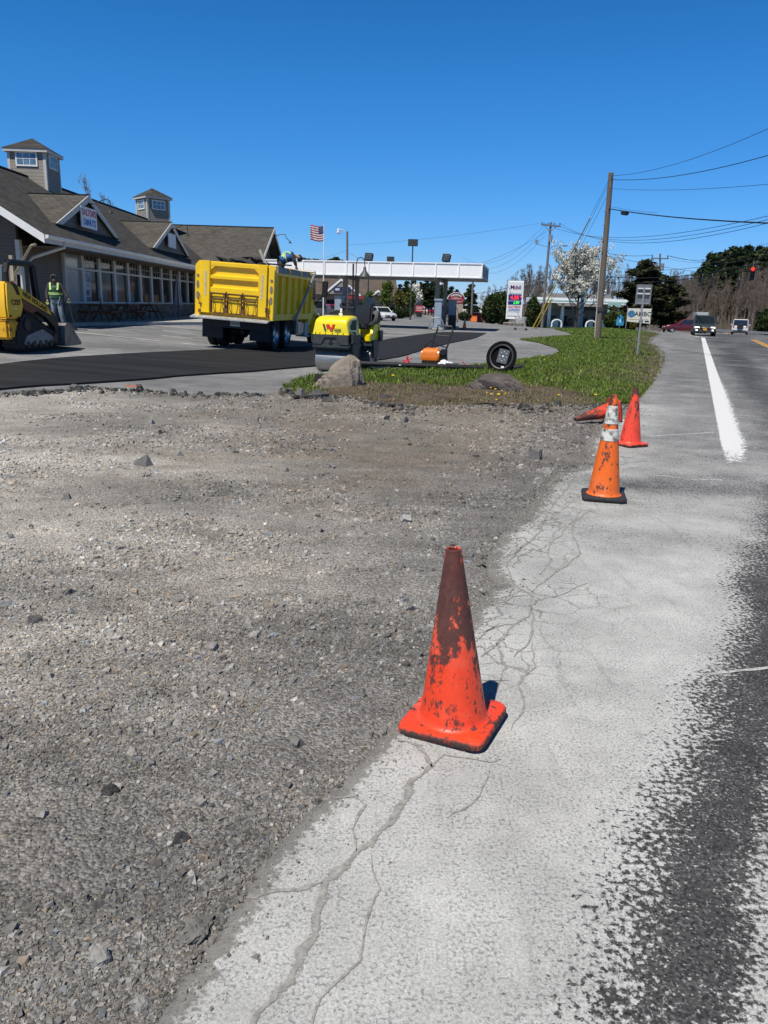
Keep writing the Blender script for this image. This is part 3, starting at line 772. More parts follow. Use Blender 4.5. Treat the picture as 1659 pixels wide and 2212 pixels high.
def blades(name, n, seed):
    rg = np.random.default_rng(seed)
    th = rg.uniform(-.16, .62, n); r = np.exp(rg.uniform(math.log(12.5), math.log(75), n))
    P = np.column_stack([r*np.sin(th), r*np.cos(th)]); P = P[inpoly(P, LAWN)]
    b = lawntone(P[:, 0], P[:, 1]); tuft = fbm(P[:, 0]*3+8, P[:, 1]*3, 3)
    k = rg.random(len(P)) < np.clip((1-.82*b)*(.25+1.5*tuft), .05, 1); P = P[k]; b = b[k]; tuft = tuft[k]
    n = len(P); r = np.hypot(*P.T)
    z = lawnz(P); hgt = .55*(.035+.085*tuft**1.5*2)*rg.lognormal(0, .35, n)*(1-.45*b); w = (.003+.00028*r)*rg.uniform(.7, 1.4, n)
    hgt *= np.where(P[:, 1] > 22, .8, 1)
    a = rg.uniform(0, 2*PI, n); lean = rg.uniform(.1, .9, n)*hgt; la = rg.uniform(0, 2*PI, n)
    V = np.zeros((n, 5, 3)); dx, dy = np.cos(a)*w, np.sin(a)*w
    V[:, 0] = np.column_stack([P[:, 0]-dx, P[:, 1]-dy, z-.01]); V[:, 1] = np.column_stack([P[:, 0]+dx, P[:, 1]+dy, z-.01])
    mx_ = P[:, 0]+np.cos(la)*lean*.35; my_ = P[:, 1]+np.sin(la)*lean*.35
    V[:, 2] = np.column_stack([mx_+dx*.8, my_+dy*.8, z+hgt*.6]); V[:, 3] = np.column_stack([mx_-dx*.8, my_-dy*.8, z+hgt*.6])
    V[:, 4] = np.column_stack([P[:, 0]+np.cos(la)*lean, P[:, 1]+np.sin(la)*lean, z+hgt])
    q = 5*np.arange(n)[:, None]
    T = np.vstack([q+np.array([[0, 1, 2]]), q+np.array([[0, 2, 3]]), q+np.array([[3, 2, 4]])])
    dry = rg.random(n) < (.07+.75*b)
    c = np.where(dry[:, None], np.array([[.20, .165, .095]]), np.array([[.098, .160, .026]]))*rg.lognormal(0, .3, (n, 1))
    yl = (rg.random(n) < .3) & ~dry; c[yl] *= [1.5, 1.2, .9]
    col = np.repeat(np.column_stack([c, np.ones(n)]), 5, 0)
    return meshnp(name, V.reshape(-1, 3), T, M_BLADE, 'stuff', attrs={'tone': ('FLOAT_COLOR', col)})
M_BLADE = tone_mat('grass_blade', 3, 0, 0, (.8, 1.2), .6)
bs = M_BLADE.node_tree.nodes['Principled BSDF']; bs.inputs['Subsurface Weight'].default_value = 0.0
tag(blades('grass', 520000, 4), 'short green spring grass on the roadside bank', 'grass')
# ================================================================== TRAFFIC CONES
def cone_mat(name, col, top0, top1, amount, fade=(.9, .35, .22)):
    """sun-bleached plastic, rubbed dark by handling: scuffs thicken towards the neck and along the rim of the foot"""
    m, N, L, B = newmat(name)
    tc = N.new('ShaderNodeTexCoord'); oi = N.new('ShaderNodeObjectInfo')
    sc = N.new('ShaderNodeVectorMath'); sc.operation = 'SCALE'; L.new(oi.outputs['Random'], sc.inputs['Scale']); sc.inputs[0].default_value = (9, 7, 5)
    av = N.new('ShaderNodeVectorMath'); L.new(tc.outputs['Object'], av.inputs[0]); L.new(sc.outputs[0], av.inputs[1])
    def noise(s, st, det=8, rough=.7):
        mp = N.new('ShaderNodeMapping'); mp.inputs['Scale'].default_value = st; L.new(av.outputs[0], mp.inputs[0])
        n = N.new('ShaderNodeTexNoise'); n.inputs['Scale'].default_value = s; n.inputs['Detail'].default_value = det; n.inputs['Roughness'].default_value = rough
        L.new(mp.outputs[0], n.inputs[0]); return n.outputs[0]
    def M(op, a, b):
        n = N.new('ShaderNodeMath'); n.operation = op
        for i, q in enumerate((a, b)):
            if hasattr(q, 'type'): L.new(q, n.inputs[i])
            else: n.inputs[i].default_value = q
        return n.outputs[0]
    def mr(x, a, b, c=0, d=1):
        n = N.new('ShaderNodeMapRange'); L.new(x, n.inputs[0])
        for i, q in enumerate((a, b, c, d)): n.inputs[i+1].default_value = q
        return n.outputs[0]
    def mix(f, a, b):
        n = N.new('ShaderNodeMix'); n.data_type = 'RGBA'; L.new(f, n.inputs[0])
        for i, q in ((6, a), (7, b)):
            if hasattr(q, 'type'): L.new(q, n.inputs[i])
            else: n.inputs[i].default_value = tuple(q)+(1,)
        return n.outputs[2]
    sx = N.new('ShaderNodeSeparateXYZ'); L.new(tc.outputs['Object'], sx.inputs[0]); z = sx.outputs[2]
    n1 = noise(15, (1, 1, .5)); n2 = noise(48, (1, 1, .8)); n3 = noise(60, (.25, .25, 3.5), 4)
    g = mr(z, top0, top1, -.98, -.60)
    t = M('ADD', M('ADD', M('MULTIPLY', n1, 1.7), M('MULTIPLY', n2, 1.0)), g)
    blob = mr(t, .58-.12*amount, .70-.12*amount)
    streak = M('MULTIPLY', mr(n3, .66, .72), mr(n1, .45, .6))
    ax = M('MAXIMUM', M('ABSOLUTE', sx.outputs[0], 0), M('ABSOLUTE', sx.outputs[1], 0))
    rim = M('MULTIPLY', mr(M('ADD', ax, M('MULTIPLY', n2, .05)), .190, .208), 1.0)
    low = M('MULTIPLY', mr(z, .036, .018), mr(M('ADD', n2, n1), .80, 1.0))
    base = mix(mr(n2, .35, .65), tuple(c*.90 for c in col), tuple(min(1, c*1.08) for c in col))
    base = mix(M('MULTIPLY', mr(noise(3, (1, 1, 1), 4), .5, .75), .35), base, fade)
    dark = mix(mr(n2, .35, .65), (.016, .014, .013), (.062, .040, .034))
    f = M('MINIMUM', M('ADD', M('ADD', M('MULTIPLY', blob, .93), M('MULTIPLY', streak, .7)), M('ADD', M('MULTIPLY', rim, .7), M('MULTIPLY', low, .85))), 1)
    L.new(mix(f, base, dark), B.inputs['Base Color']); L.new(mr(f, 0, 1, .42, .8), B.inputs['Roughness'])
    b = N.new('ShaderNodeBump'); b.inputs['Strength'].default_value = .12; b.inputs['Distance'].default_value = .004
    L.new(n2, b.inputs['Height']); L.new(b.outputs[0], B.inputs['Normal'])
    return m
M_CONE1 = cone_mat('worn_red_plastic', (.84, .062, .018), .16, .60, 1.0)
M_CONE3 = cone_mat('red_plastic', (.84, .07, .032), .30, .70, .6)
M_CONE2 = cone_mat('orange_plastic', (.86, .15, .012), .25, 1.0, .8)
M_RUB = mat('black_rubber', (.022, .022, .024), .8, var=.3, vscale=30, bump=.2)
M_TAPE = mat('grubby_reflective_tape', (.66, .65, .60), .5, var=.12, vscale=20, dirt=((.13, .11, .08), .55, 22))
M_HOLE = mat('dark_inside', (.15, .02, .012), .9)
def foot(mb, half, z0, z1, n=5, rc=.05, inset=.006):
    rings = []
    for z, s in ((z0, half-inset), (z0+.008, half), (z1-.010, half), (z1-.002, half-.005), (z1, half-.014)):
        r = []
        for cx, cy, a0 in ((1, 1, 0), (-1, 1, 90), (-1, -1, 180), (1, -1, 270)):
            for i in range(n):
                a = rad(a0+90*i/(n-1)); r.append((cx*(s-rc)+rc*math.cos(a), cy*(s-rc)+rc*math.sin(a), z))
        rings.append(r)
    return mb.loft(rings)
def cone(name, label, loc, rotz, hgt, half, m, base_m=None, bands=None, rot=None, M=None, group='road work cones by the torn pavement', r0=.128):
    t = thing(name, label, 'traffic cone', loc, rotz, group, rot=rot)
    if M is not None: t.matrix_world = M
    foot(MB(), half, 0, .036).build('base', base_m or m, t, smooth=True)
    rt = .029; zz_ = [(r0+.022, .034), (r0+.012, .039), (r0+.004, .048), (r0, .062)]
    def R(z): return r0+(rt-r0)*(z-.062)/(hgt-.062)
    k = 24
    prof = zz_+[(R(.062+(hgt-.062)*i/k), .062+(hgt-.062)*i/k) for i in range(1, k)]
    prof += [(rt+.001, hgt-.012), (rt+.001, hgt-.003), (rt-.003, hgt), (rt-.007, hgt-.004), (rt-.006, hgt-.06), (.012, hgt-.16)]
    MB().lathe(prof, 48).build('body', m, t, smooth=True)
    for a, b in bands or []:
        MB().lathe([(R(a)+.0005, a), (R(a)+.003, a+.002), (R((a+b)/2)+.003, (a+b)/2), (R(b)+.003, b-.002), (R(b)+.0005, b)], 48).build('reflective_band', M_TAPE, t, smooth=True)
    return t
c1 = gp(978, 1560)
cone('traffic_cone', 'dirty red cone nearest the camera, smeared black towards its neck', (.300, 2.735, .008), rad(-25), .725, .177, M_CONE1, rot=(rad(1.2), rad(-2.6), rad(-25)))
c2 = gp(1303, 1076)
cone('traffic_cone', 'tall orange cone with two white bands and a black foot', (c2.x, c2.y, .008), rad(-12), .91, .19, M_CONE2, M_RUB, [(.515, .617), (.66, .815)], r0=.135)
c3 = gp(1360, 962)
cone('traffic_cone', 'clean bright red cone standing behind the banded orange cone', (c3.x, c3.y, .008), rad(28), .71, .17, M_CONE3)
p_ = gp(1241, 911); p_.z = .035; q_ = p_+Vector((.66, .22, .145))
zv = (p_-q_).normalized(); xv = Vector((0, 0, 1)); xv = (xv-zv*xv.dot(zv)).normalized(); yv = zv.cross(xv)
Mx = Matrix((xv, yv, zv)).transposed().to_4x4(); Mx.translation = q_
cone('traffic_cone', 'red cone knocked over and lying on its side in the gravel', (0, 0, 0), 0, .71, .17, M_CONE1, M=Mx)
for u, v, lab in ((717, 703, 'small far orange cone in front of the white car'), (1003, 712, 'small far orange cone to the right of the fuel pump')):
    p = gp(u, v); cone('traffic_cone', lab, p, 0, .78 if u < 800 else .92, .2, M_CONE2, M_CONE2, [(.50, .60), (.66, .76)] if u > 800 else None, group='small cones by the filling station', r0=.15)

# ================================================================== SHARED MACHINE MATERIALS
M_YTRK = mat('truck_yellow_paint', (.95, .60, .006), .38, var=.05, vscale=2, coat=.25, dirt=((.50, .30, .03), .20, 3.5))
M_YROL = mat('roller_yellow_paint', (.95, .75, .004), .33, var=.04, vscale=2, coat=.5)
M_YSKD = mat('loader_yellow_paint', (.88, .50, .012), .4, var=.06, vscale=2, coat=.3, dirt=((.25, .10, .02), .13, 5))
M_BLK = mat('black_paint', (.012, .012, .013), .55, var=.3, vscale=8)
M_DGR = mat('dark_grey_paint', (.045, .047, .045), .5, var=.2, vscale=8, dirt=((.12, .11, .10), .2, 12))
M_STEEL = mat('bare_steel', (.36, .35, .33), .42, metal=.8, var=.18, vscale=4, stretch=(.4, 6, 6), bump=.1)
M_ALU = mat('aluminium', (.55, .56, .58), .3, metal=.9, var=.1, vscale=10)
M_GREY = mat('galvanised_grey', (.33, .345, .36), .5, metal=.5, var=.1, vscale=8)
M_RUST = mat('rusty_steel', (.17, .085, .035), .85, var=.4, vscale=20, dirt=((.03, .02, .015), .4, 30))
M_TYRE = mat('tyre_rubber', (.016, .016, .017), .85, var=.4, vscale=14, bump=.3)
M_GLASS = mat('dark_glass', (.018, .024, .03), .06, var=.2, vscale=1, spec=.8)
M_REDL = mat('red_lens', (.35, .015, .012), .25, var=.1)
M_WHT = mat('white_paint', (.78, .78, .77), .5, var=.05)
M_CLR = mat('clear_lens', (.72, .73, .74), .12, var=.08, spec=.8)
M_LENSD = mat('grimy_lens', (.22, .20, .15), .35, var=.5, vscale=20)
def wheel(parent, c, r, w, rim_m, sgn, name='wheel', n=28, rimr=.6):
    """tyre with shoulders and tread grooves, dished rim on the outer side (sgn)"""
    M = Matrix.Translation(c) @ Matrix.Rotation(rad(90)*sgn, 4, 'Y')
    hw = w/2
    prof = [(r*rimr*.96, -hw*.85), (r*.86, -hw), (r*.97, -hw*.86), (r, -hw*.6), (r, -hw*.08), (r*.975, -hw*.05), (r*.975, hw*.05), (r, hw*.08), (r, hw*.6), (r*.97, hw*.86), (r*.86, hw), (r*rimr*1.02, hw*.92), (r*rimr*.98, hw*.7)]
    t = MB().lathe(prof, n, M).build(name, M_TYRE, parent, smooth=True)
    k = MB().lathe([(r*rimr, hw*.9), (r*rimr*.94, hw*.72), (r*rimr*.86, hw*.35), (r*rimr*.5, hw*.25), (r*rimr*.36, hw*.55), (r*rimr*.2, hw*.62), (.001, hw*.62)], n, M)
    for j in range(8):
        a = 2*PI*j/8; p = Vector((r*rimr*.62*math.cos(a), r*rimr*.62*math.sin(a), hw*.27)); k.cyl(M @ p, M @ (p+Vector((0, 0, hw*.14))), r*.035, n=6)
    k.build('rim', rim_m, t, smooth=True)
    return t

# ================================================================== DUMP TRUCK
rot_t = (0, rad(2.9), rad(-8))
tk = thing('dump_truck', 'yellow dump truck seen from behind, loaded with broken asphalt', 'dump truck', (-5.0, 25.26, h(-5, 25.3)), rot=rot_t)
TM = Matrix.Translation(tk.location) @ Euler(rot_t).to_matrix().to_4x4()
Lb, Wb = 5.2, 1.18
b = MB()
for s in (-1, 1):
    b.box((s*(Wb-.03), Lb/2, 1.80), (.05, Lb, 1.42))                 # inner skin
    b.box((s*(Wb+.03), Lb/2, 1.09), (.14, Lb, .20))                   # bottom rail
    b.box((s*(Wb+.025), Lb/2, 2.42), (.13, Lb, .10))                  # top rail
    for i in range(7):
        y = .12+(Lb-.24)*i/6
        b.prism([(y-.075, 1.19), (y+.075, 1.19), (y+.06, 2.37), (y-.06, 2.37)], 'x', s*(Wb-.005), s*(Wb+.075))
b.box((0, Lb/2, 1.04), (2.3, Lb, .08)); b.box((0, Lb-.03, 1.9), (2.3, .06, 1.7))
b.box((0, Lb+.25, 2.62), (2.3, .55, .05))
b.build('dump_body', M_YTRK, tk, bevel=.008)
for s in (-1, 1):
    m = MB()
    for y0, y1 in ((.55, 1.9), (2.05, 3.4), (3.55, 4.9)): m.box((s*(Wb+.0), (y0+y1)/2, 2.565), (.06, y1-y0, .19))
    m.each('side_board', mat('weathered_grey_board', (.23, .23, .235), .6, var=.3, vscale=5), tk)
    m = MB()
    for y in (.3, 1.98, 3.48, 5.0): m.box((s*(Wb+.005), y, 2.565), (.09, .12, .21))
    m.each('stake_post', M_YTRK, tk, bevel=.006)
    p = MB().prism([(Wb-.10, .98), (Wb+.11, .98), (Wb+.11, 2.52), (Wb-.02, 2.66), (Wb-.10, 2.66)] if s > 0 else [(-Wb+.10, .98), (-Wb-.11, .98), (-Wb-.11, 2.52), (-Wb+.02, 2.66), (-Wb+.10, 2.66)], 'y', -.10, .06).build('rear_post', M_YTRK, tk, bevel=.012)
    for z, hh in ((2.20, .05), (1.93, .12), (1.60, .12)):
        q = MB(); o_ = []
        for i in range(16):
            a = 2*PI*i/16; o_.append((s*(Wb+.02)+.045*math.cos(a), z+(hh if hh > .06 else .045)*math.sin(a)))
        q.prism(o_, 'y', -.112, -.09); q.build('tail_light', M_LENSD, p)
# tailgate
tg = MB()
X1 = Wb-.11
tg.box((0, -.02, 1.86), (2*X1, .05, 1.56))
fr = -.105
for z0, z1 in ((2.50, 2.66), (2.12, 2.26), (1.70, 1.90), (1.08, 1.14)):
    tg.prism([(fr-.03, z0+.01), (fr-.03, z1-.03), (-.03, z1), (-.03, z0)], 'x', -X1+.05, X1-.05)
for s in (-1, 1):
    tg.box((s*(X1-.14), -.085, 1.87), (.28, .16, 1.58)); tg.prism([(s*(X1-.27), 2.36), (s*(X1-.27), 2.52), (s*(X1-.46), 2.52)], 'y', -.13, -.04)
tailgate = tg.build('tailgate', M_YTRK, tk, bevel=.01)
for s in (-1, 1): MB().box((s*(X1-.15), -.1685, 1.98), (.055, .004, .74)).build('reflector_strip', mat('scratched_reflector', (.55, .53, .48), .4, var=.3, vscale=25, dirt=((.25, .2, .1), .4, 30)), tailgate)
for i, x in enumerate((-.52, .02, .56)):
    g = MB(); g.box((x, -.085, 1.38), (.40, .05, .58)); ch = g.build('chute_gate', M_YTRK, tailgate, bevel=.01)
    g = MB()
    for s in (-1, 1):
        g.box((x+s*.235, -.13, 1.40), (.022, .08, .60)); g.tube([(x+s*.20, -.17, 1.70), (x+s*.20, -.20, 1.60), (x+s*.12, -.16, 1.46), (x+s*.13, -.20, 1.25), (x+s*.07, -.15, 1.10)], .012, 6)
        g.box((x+s*.27, -.11, 1.74), (.05, .06, .04)); g.box((x+s*.29, -.08, 1.28), (.03, .05, .16))
    g.tube([(x-.26, -.17, 1.70), (x+.26, -.17, 1.70)], .014, 6); g.tube([(x-.22, -.16, 1.52), (x+.22, -.16, 1.52)], .018, 6); g.box((x, -.12, 1.54), (.30, .03, .03)); g.box((x+.02, -.12, 1.10), (.40, .05, .04))
    g.build('gate_lever', M_RUST, ch)
g = MB()
for x in (-.26, .30): g.box((x, -.10, 1.18), (.14, .12, .16))
for s in (-1, 1): g.box((s*(X1+.02), -.15, 1.35), (.10, .06, .05)); g.tube([(s*(X1+.05), -.14, 1.65), (s*(X1+.06), -.19, 1.45), (s*(X1-.02), -.17, 1.25)], .014, 6); g.box((s*(X1+.04), -.12, 1.12), (.09, .10, .12))
g.each('latch', M_RUST, tailgate)
a = MB(); a.prism([(-.42, .90), (-.42, .94), (.02, 1.02), (.02, .97)], 'x', -1.33, 1.20); a.build('apron_plate', mat('worn_apron_steel', (.5, .49, .47), .45, metal=.4, var=.3, vscale=12), tk, bevel=.004)
c = MB()
for s in (-1, 1): c.box((s*.42, 3.6, .80), (.12, 7.0, .26))
for y in (.95, 2.38, 6.55): c.cyl((-.95, y, .52), (.95, y, .52), .09, n=10); c.ball((0, y, .52), .2)
c.box((0, .12, .80), (2.2, .10, .30)); c.box((0, 2.6, .86), (1.0, 4.6, .22))
c.box((-.7, 3.2, .75), (.5, .8, .45))
c.build('chassis', M_BLK, tk)
for s in (-1, 1):
    f = MB(); f.prism([(s*.45, .30), (s*1.14, .30), (s*1.14, .92), (s*.45, .92)], 'y', .18, .20); f.build('mud_flap', M_RUB, tk)
for y in (.95, 2.38):
    for s in (-1, 1):
        wheel(tk, (s*.98, y, .52), .52, .27, M_ALU, s); wheel(tk, (s*.68, y, .52), .52, .26, M_BLK, s)
for s in (-1, 1): wheel(tk, (s*1.0, 6.55, .52), .52, .30, M_ALU, s)
tx = MB(); tx.box((.0, .05, .80), (.33, .012, .17)); lp = tx.build('licence_plate', mat('plate_white', (.55, .55, .5), .5, var=.1), tk)
text('plate_number', '57085-MG', .075, M_BLK, lp, face((0, .042, .80), (0, -1, 0)), .002)
s_ = MB(); s_.box((1.0, 3.9, .66), (.36, .95, .46)); s_.build('fuel_tank', M_ALU, tk, bevel=.05)
s_ = MB(); s_.box((1.02, 4.75, .62), (.34, .6, .5)); s_.box((1.06, 4.75, .36), (.40, .62, .05)); s_.build('step_box', M_GREY, tk, bevel=.012)
s_ = MB(); s_.cyl((.62, 3.2, .7), (.62, 3.75, .7), .13); s_.build('air_tank', M_BLK, tk)
cb = MB()
cb.loft([[(-1.05, 5.45, .75), (1.05, 5.45, .75), (1.05, 5.45, 2.45), (-1.05, 5.45, 2.45)], [(-1.08, 5.6, .7), (1.08, 5.6, .7), (1.04, 5.6, 2.6), (-1.04, 5.6, 2.6)], [(-1.08, 6.35, .75), (1.08, 6.35, .75), (1.0, 6.25, 2.62), (-1.0, 6.25, 2.62)], [(-1.06, 6.62, .9), (1.06, 6.62, .9), (1.05, 6.60, 1.72), (-1.05, 6.60, 1.72)]])
cab = cb.build('cab', M_YTRK, tk, bevel=.04, smooth=True)
for s in (-1, 1): MB().prism([(5.72, 1.7), (6.42, 1.7), (6.24, 2.42), (5.72, 2.42)], 'x', s*1.055, s*1.085).build('door_window', M_GLASS, cab)
MB().add([(-.92, 6.605, 1.75), (.92, 6.605, 1.75), (.88, 6.31, 2.5), (-.88, 6.31, 2.5)], [(0, 1, 2, 3)]).build('windscreen', M_GLASS, cab)
hd = MB(); rings = []
for y, z1, w in ((6.5, 1.74, .98), (7.0, 1.66, .95), (7.5, 1.54, .9), (7.85, 1.36, .84), (7.95, 1.1, .8)):
    rings.append([(-w, y, .62), (w, y, .62), (w, y, z1-.3), (w*.92, y, z1-.1), (w*.7, y, z1), (-w*.7, y, z1), (-w*.92, y, z1-.1), (-w, y, z1-.3)])
hood = hd.loft(rings).build('hood', M_YTRK, tk, smooth=True)
for s in (-1, 1):
    f = MB(); A = []
    for i in range(13):
        t_ = rad(-10+200*i/12); A.append((6.55-.66*math.cos(t_), .52+.66*math.sin(t_)))
    Bq = [(6.55+(p[0]-6.55)*.9, .52+(p[1]-.52)*.9) for p in A]
    f.prism(A+Bq[::-1], 'x', s*.78, s*1.16); f.build('fender', M_YTRK, hood, bevel=.015, smooth=True)
    MB().box((s*.78, 7.9, 1.05), (.28, .08, .18)).build('headlight', M_CLR, hood, bevel=.02)
    mi = MB(); mi.box((s*1.42, 6.5, 2.12), (.23, .10, .62)); mi.build('mirror', M_BLK, tk, bevel=.03)
    mi = MB(); mi.tube([(s*1.06, 6.45, 1.5), (s*1.2, 6.5, 1.72), (s*1.38, 6.5, 1.9)], .022, 6); mi.tube([(s*1.06, 6.45, 1.5), (s*1.04, 6.4, 2.4), (s*1.4, 6.5, 2.35)], .018, 6); mi.build('mirror_arm', M_BLK, tk)
ta = MB(); ta.tube([(Wb+.16, 2.5, 1.02), (Wb+.16, 5.0, 2.62), (Wb+.12, 5.12, 2.70)], .045, 10); ta.cyl((Wb+.06, 2.5, 1.02), (Wb+.22, 2.5, 1.02), .11); ta.tube([(Wb+.12, 5.1, 2.70), (-Wb-.12, 5.1, 2.70)], .04, 8)
ta.build('tarp_arm', M_GREY, tk, smooth=True)
# load of broken asphalt
M_CHUNK = mat('broken_asphalt', (.045, .043, .042), .92, var=.5, vscale=12, bump=1., bscale=30, dirt=((.16, .15, .14), .28, 9))
def rock_mesh(name, size, m, seed, sub=3, rough=.16, parent=None, cut=5, flatbot=True, planes=None, hfun=None):
    rng = random.Random(seed); bm = bmesh.new(); bmesh.ops.create_icosphere(bm, subdivisions=sub, radius=1)
    PL = [(Vector((rng.uniform(-1, 1), rng.uniform(-1, 1), rng.uniform(-.5, 1))).normalized(), rng.uniform(.55, .85)) for _ in range(cut)]+(planes or [])
    ox, oy = rng.uniform(0, 90), rng.uniform(0, 90)
    for v in bm.verts:
        p = v.co.copy()
        for n, d in PL:
            e = p.dot(n)-d
            if e > 0: p -= n*e*.92
        q = np.array([p.x*1.7+ox+p.z, ]); r_ = np.array([p.y*1.7+oy-p.z*.7])
        kk = abs(float(fbm(q*2.3+5, r_*2.3+p.z, 3)[0])-.5)
        k = 1-rough*.9*kk+rough*2*(float(fbm(q, r_, 4)[0])-.5)+rough*.7*(float(fbm(q*4, r_*4, 3)[0])-.5)
        p *= k
        if hfun:
            b = Vector([math.copysign(abs(c)**.62, c) for c in v.co.normalized()]); xx = max(-1, min(1, b.x)); hf = float(np.interp(xx, hfun[0], hfun[1])); p = Vector((b.x, b.y*(.75+.25*hf), b.z*(hf if b.z > 0 else .5)))*k
        if flatbot: p.z = max(p.z, -.45)
        v.co = Vector((p.x*size[0], p.y*size[1], p.z*size[2]))
    me = bpy.data.meshes.new(name); bm.to_mesh(me); bm.free(); me.materials.append(m)
    o = bpy.data.objects.new(name, me); C.objects.link(o)
    if parent: o.parent = parent
    return o
def tw(x, y, z): return TM @ Vector((x, y, z))
nl = 1100; xs = RNG.uniform(-1.05, 1.05, nl); ys_ = RNG.uniform(.08, 5.0, nl); pz = 2.36+.22*np.exp(-((xs/.85)**2))*np.exp(-((ys_-1.3)/1.3)**2)
PW = np.array([tw(a, b_, c_) for a, b_, c_ in zip(xs, ys_, pz)])
stones('load_of_rubble', PW[:, 0], PW[:, 1], PW[:, 2], RNG.uniform(.10, .26, nl), np.array([.05, .047, .045])*RNG.lognormal(0, .3, (nl, 1)), M_STONE, .7)
slab_l = ['long black asphalt slab lying across the top of the dump truck load', 'black asphalt slab at the left end of the dump truck load', 'grey topped asphalt slab on the crest of the dump truck load', 'black asphalt slab sloping down to the right of the truck load', 'flat asphalt slab low beside the grey plank on the load']
for i, (x, y, z, sz, r_, lab) in enumerate(((.05, .75, 2.74, (.52, .3, .09), .1, slab_l[0]), (-.62, .8, 2.72, (.34, .3, .08), .3, slab_l[1]), (-.18, 1.05, 2.84, (.48, .35, .06), -.12, slab_l[2]), (.45, .95, 2.76, (.40, .28, .08), .28, slab_l[3]), (.68, .6, 2.68, (.30, .25, .09), .1, slab_l[4]))):
    o = rock_mesh('asphalt_slab', sz, M_CHUNK, 40+i, 3, .3, cut=7, flatbot=False); o.location = tw(x, y, z); o.rotation_euler = (0, r_+.05, rad(20*i))
    tag(o, lab, 'asphalt slab', 'asphalt slabs heaped on the truck')
pl = MB().box((0, 0, 0), (.09, .035, 1.1)).build('plank', mat('grey_wood', (.27, .25, .22), .8, var=.25, vscale=4, stretch=(8, 8, 1)), bevel=.004)
pl.location = tw(.80, .55, 2.70); pl.rotation_euler = (rad(-20), rad(-30), rad(-8)); tag(pl, 'weathered grey plank sticking up from the truck load', 'plank')
pl = MB().box((0, 0, 0), (.06, 3.4, .05)).build('timber', mat('brown_wood', (.25, .15, .06), .8, var=.25, vscale=4), bevel=.004)
pl.location = tw(.5, 3.0, 2.80); pl.rotation_euler = (rad(2), 0, rad(-8)); tag(pl, 'long brown timber lying on the load beside the bending worker', 'timber')

# ================================================================== ROAD ROLLER
rp = Vector((-1.36, 18.75, h(-1, 19)))
rl = thing('road_roller', 'small yellow tandem roller with black seat behind the tan boulder', 'road roller', rp, rad(-19))
def drum(y):
    w = .45; r_ = .29
    M = Matrix.Translation((0, y, r_)) @ Matrix.Rotation(rad(90), 4, 'Y')
    d = MB().lathe([(.02, -w+.06), (r_*.82, -w+.06), (r_*.86, -w), (r_-.012, -w), (r_, -w+.012), (r_, w-.012), (r_-.012, w), (r_*.86, w), (r_*.82, w-.06), (.02, w-.06)], 48, M)
    return d.build('drum', M_STEEL, rl, smooth=True)
drum(.29); drum(1.72)
f = MB()
f.box((0, .30, .635), (.94, .78, .10)); f.box((0, -.03, .60), (.93, .05, .05))
f.prism([(-.46, .66), (-.46, .90), (.46, .90), (.46, .66), (.24, .66), (.14, .82), (-.14, .82), (-.24, .66)], 'y', -.11, -.07)
f.box((0, .32, .79), (.90, .80, .22)); f.box((0, -.05, .57), (.95, .03, .035))
for s in (-1, 1):
    f.prism([(.12, .28), (.46, .28), (.52, .68), (.06, .68)], 'x', s*.455, s*.50)
    f.prism([(1.55, .28), (1.89, .28), (1.95, .74), (1.5, .74)], 'x', s*.455, s*.50)
f.box((0, 1.0, .55), (.5, .55, .5)); f.box((0, .98, .40), (.34, .9, .3)); f.cyl((0, 1.0, .3), (0, 1.0, .8), .09)
f.box((0, 1.72, .72), (.92, .70, .14))
f.build('frame', M_DGR, rl, bevel=.012)
g = MB(); g.cyl((0, -.09, .67), (0, -.09, .83), .018); g.box((0, -.085, .70), (.10, .04, .03)); g.build('tow_pin', M_BLK, rl)
# rounded bonnet
rings = []
for y, z1, w in ((-.10, 1.14, .43), (-.085, 1.21, .44), (-.03, 1.27, .445), (.10, 1.31, .445), (.40, 1.34, .44), (.62, 1.33, .43), (.68, 1.28, .42)):
    z0 = .90; r_ = .09; R = []
    R += [(-w-.015, y, z0), (-w-.01, y, z0+.07)]
    for i in range(6):
        a = rad(180-90*i/5); R.append((-(w-.025-r_)+r_*math.cos(a), y, z1-r_+r_*math.sin(a)))
    for i in range(6):
        a = rad(90-90*i/5); R.append(((w-.025-r_)+r_*math.cos(a), y, z1-r_+r_*math.sin(a)))
    R += [(w+.01, y, z0+.07), (w+.015, y, z0)]
    rings.append(R)
bn = MB().loft(rings).build('bonnet', M_YROL, rl, smooth=True)
MB().box((0, .29, .905), (.93, .80, .03)).build('bonnet_lip', M_YROL, bn, bevel=.008)
MB().prism([(.06, 1.00), (.44, 1.00), (.44, 1.24), (.12, 1.22), (.05, 1.12)], 'x', .415, .449).build('side_grille', M_BLK, bn, bevel=.004)
bo = MB()
for x in (-.38, -.27, -.13, .05, .19, .33): bo.cyl((x, -.12, .925), (x, -.10, .925), .012, n=8)
bo.each('bolt', M_BLK, bn)
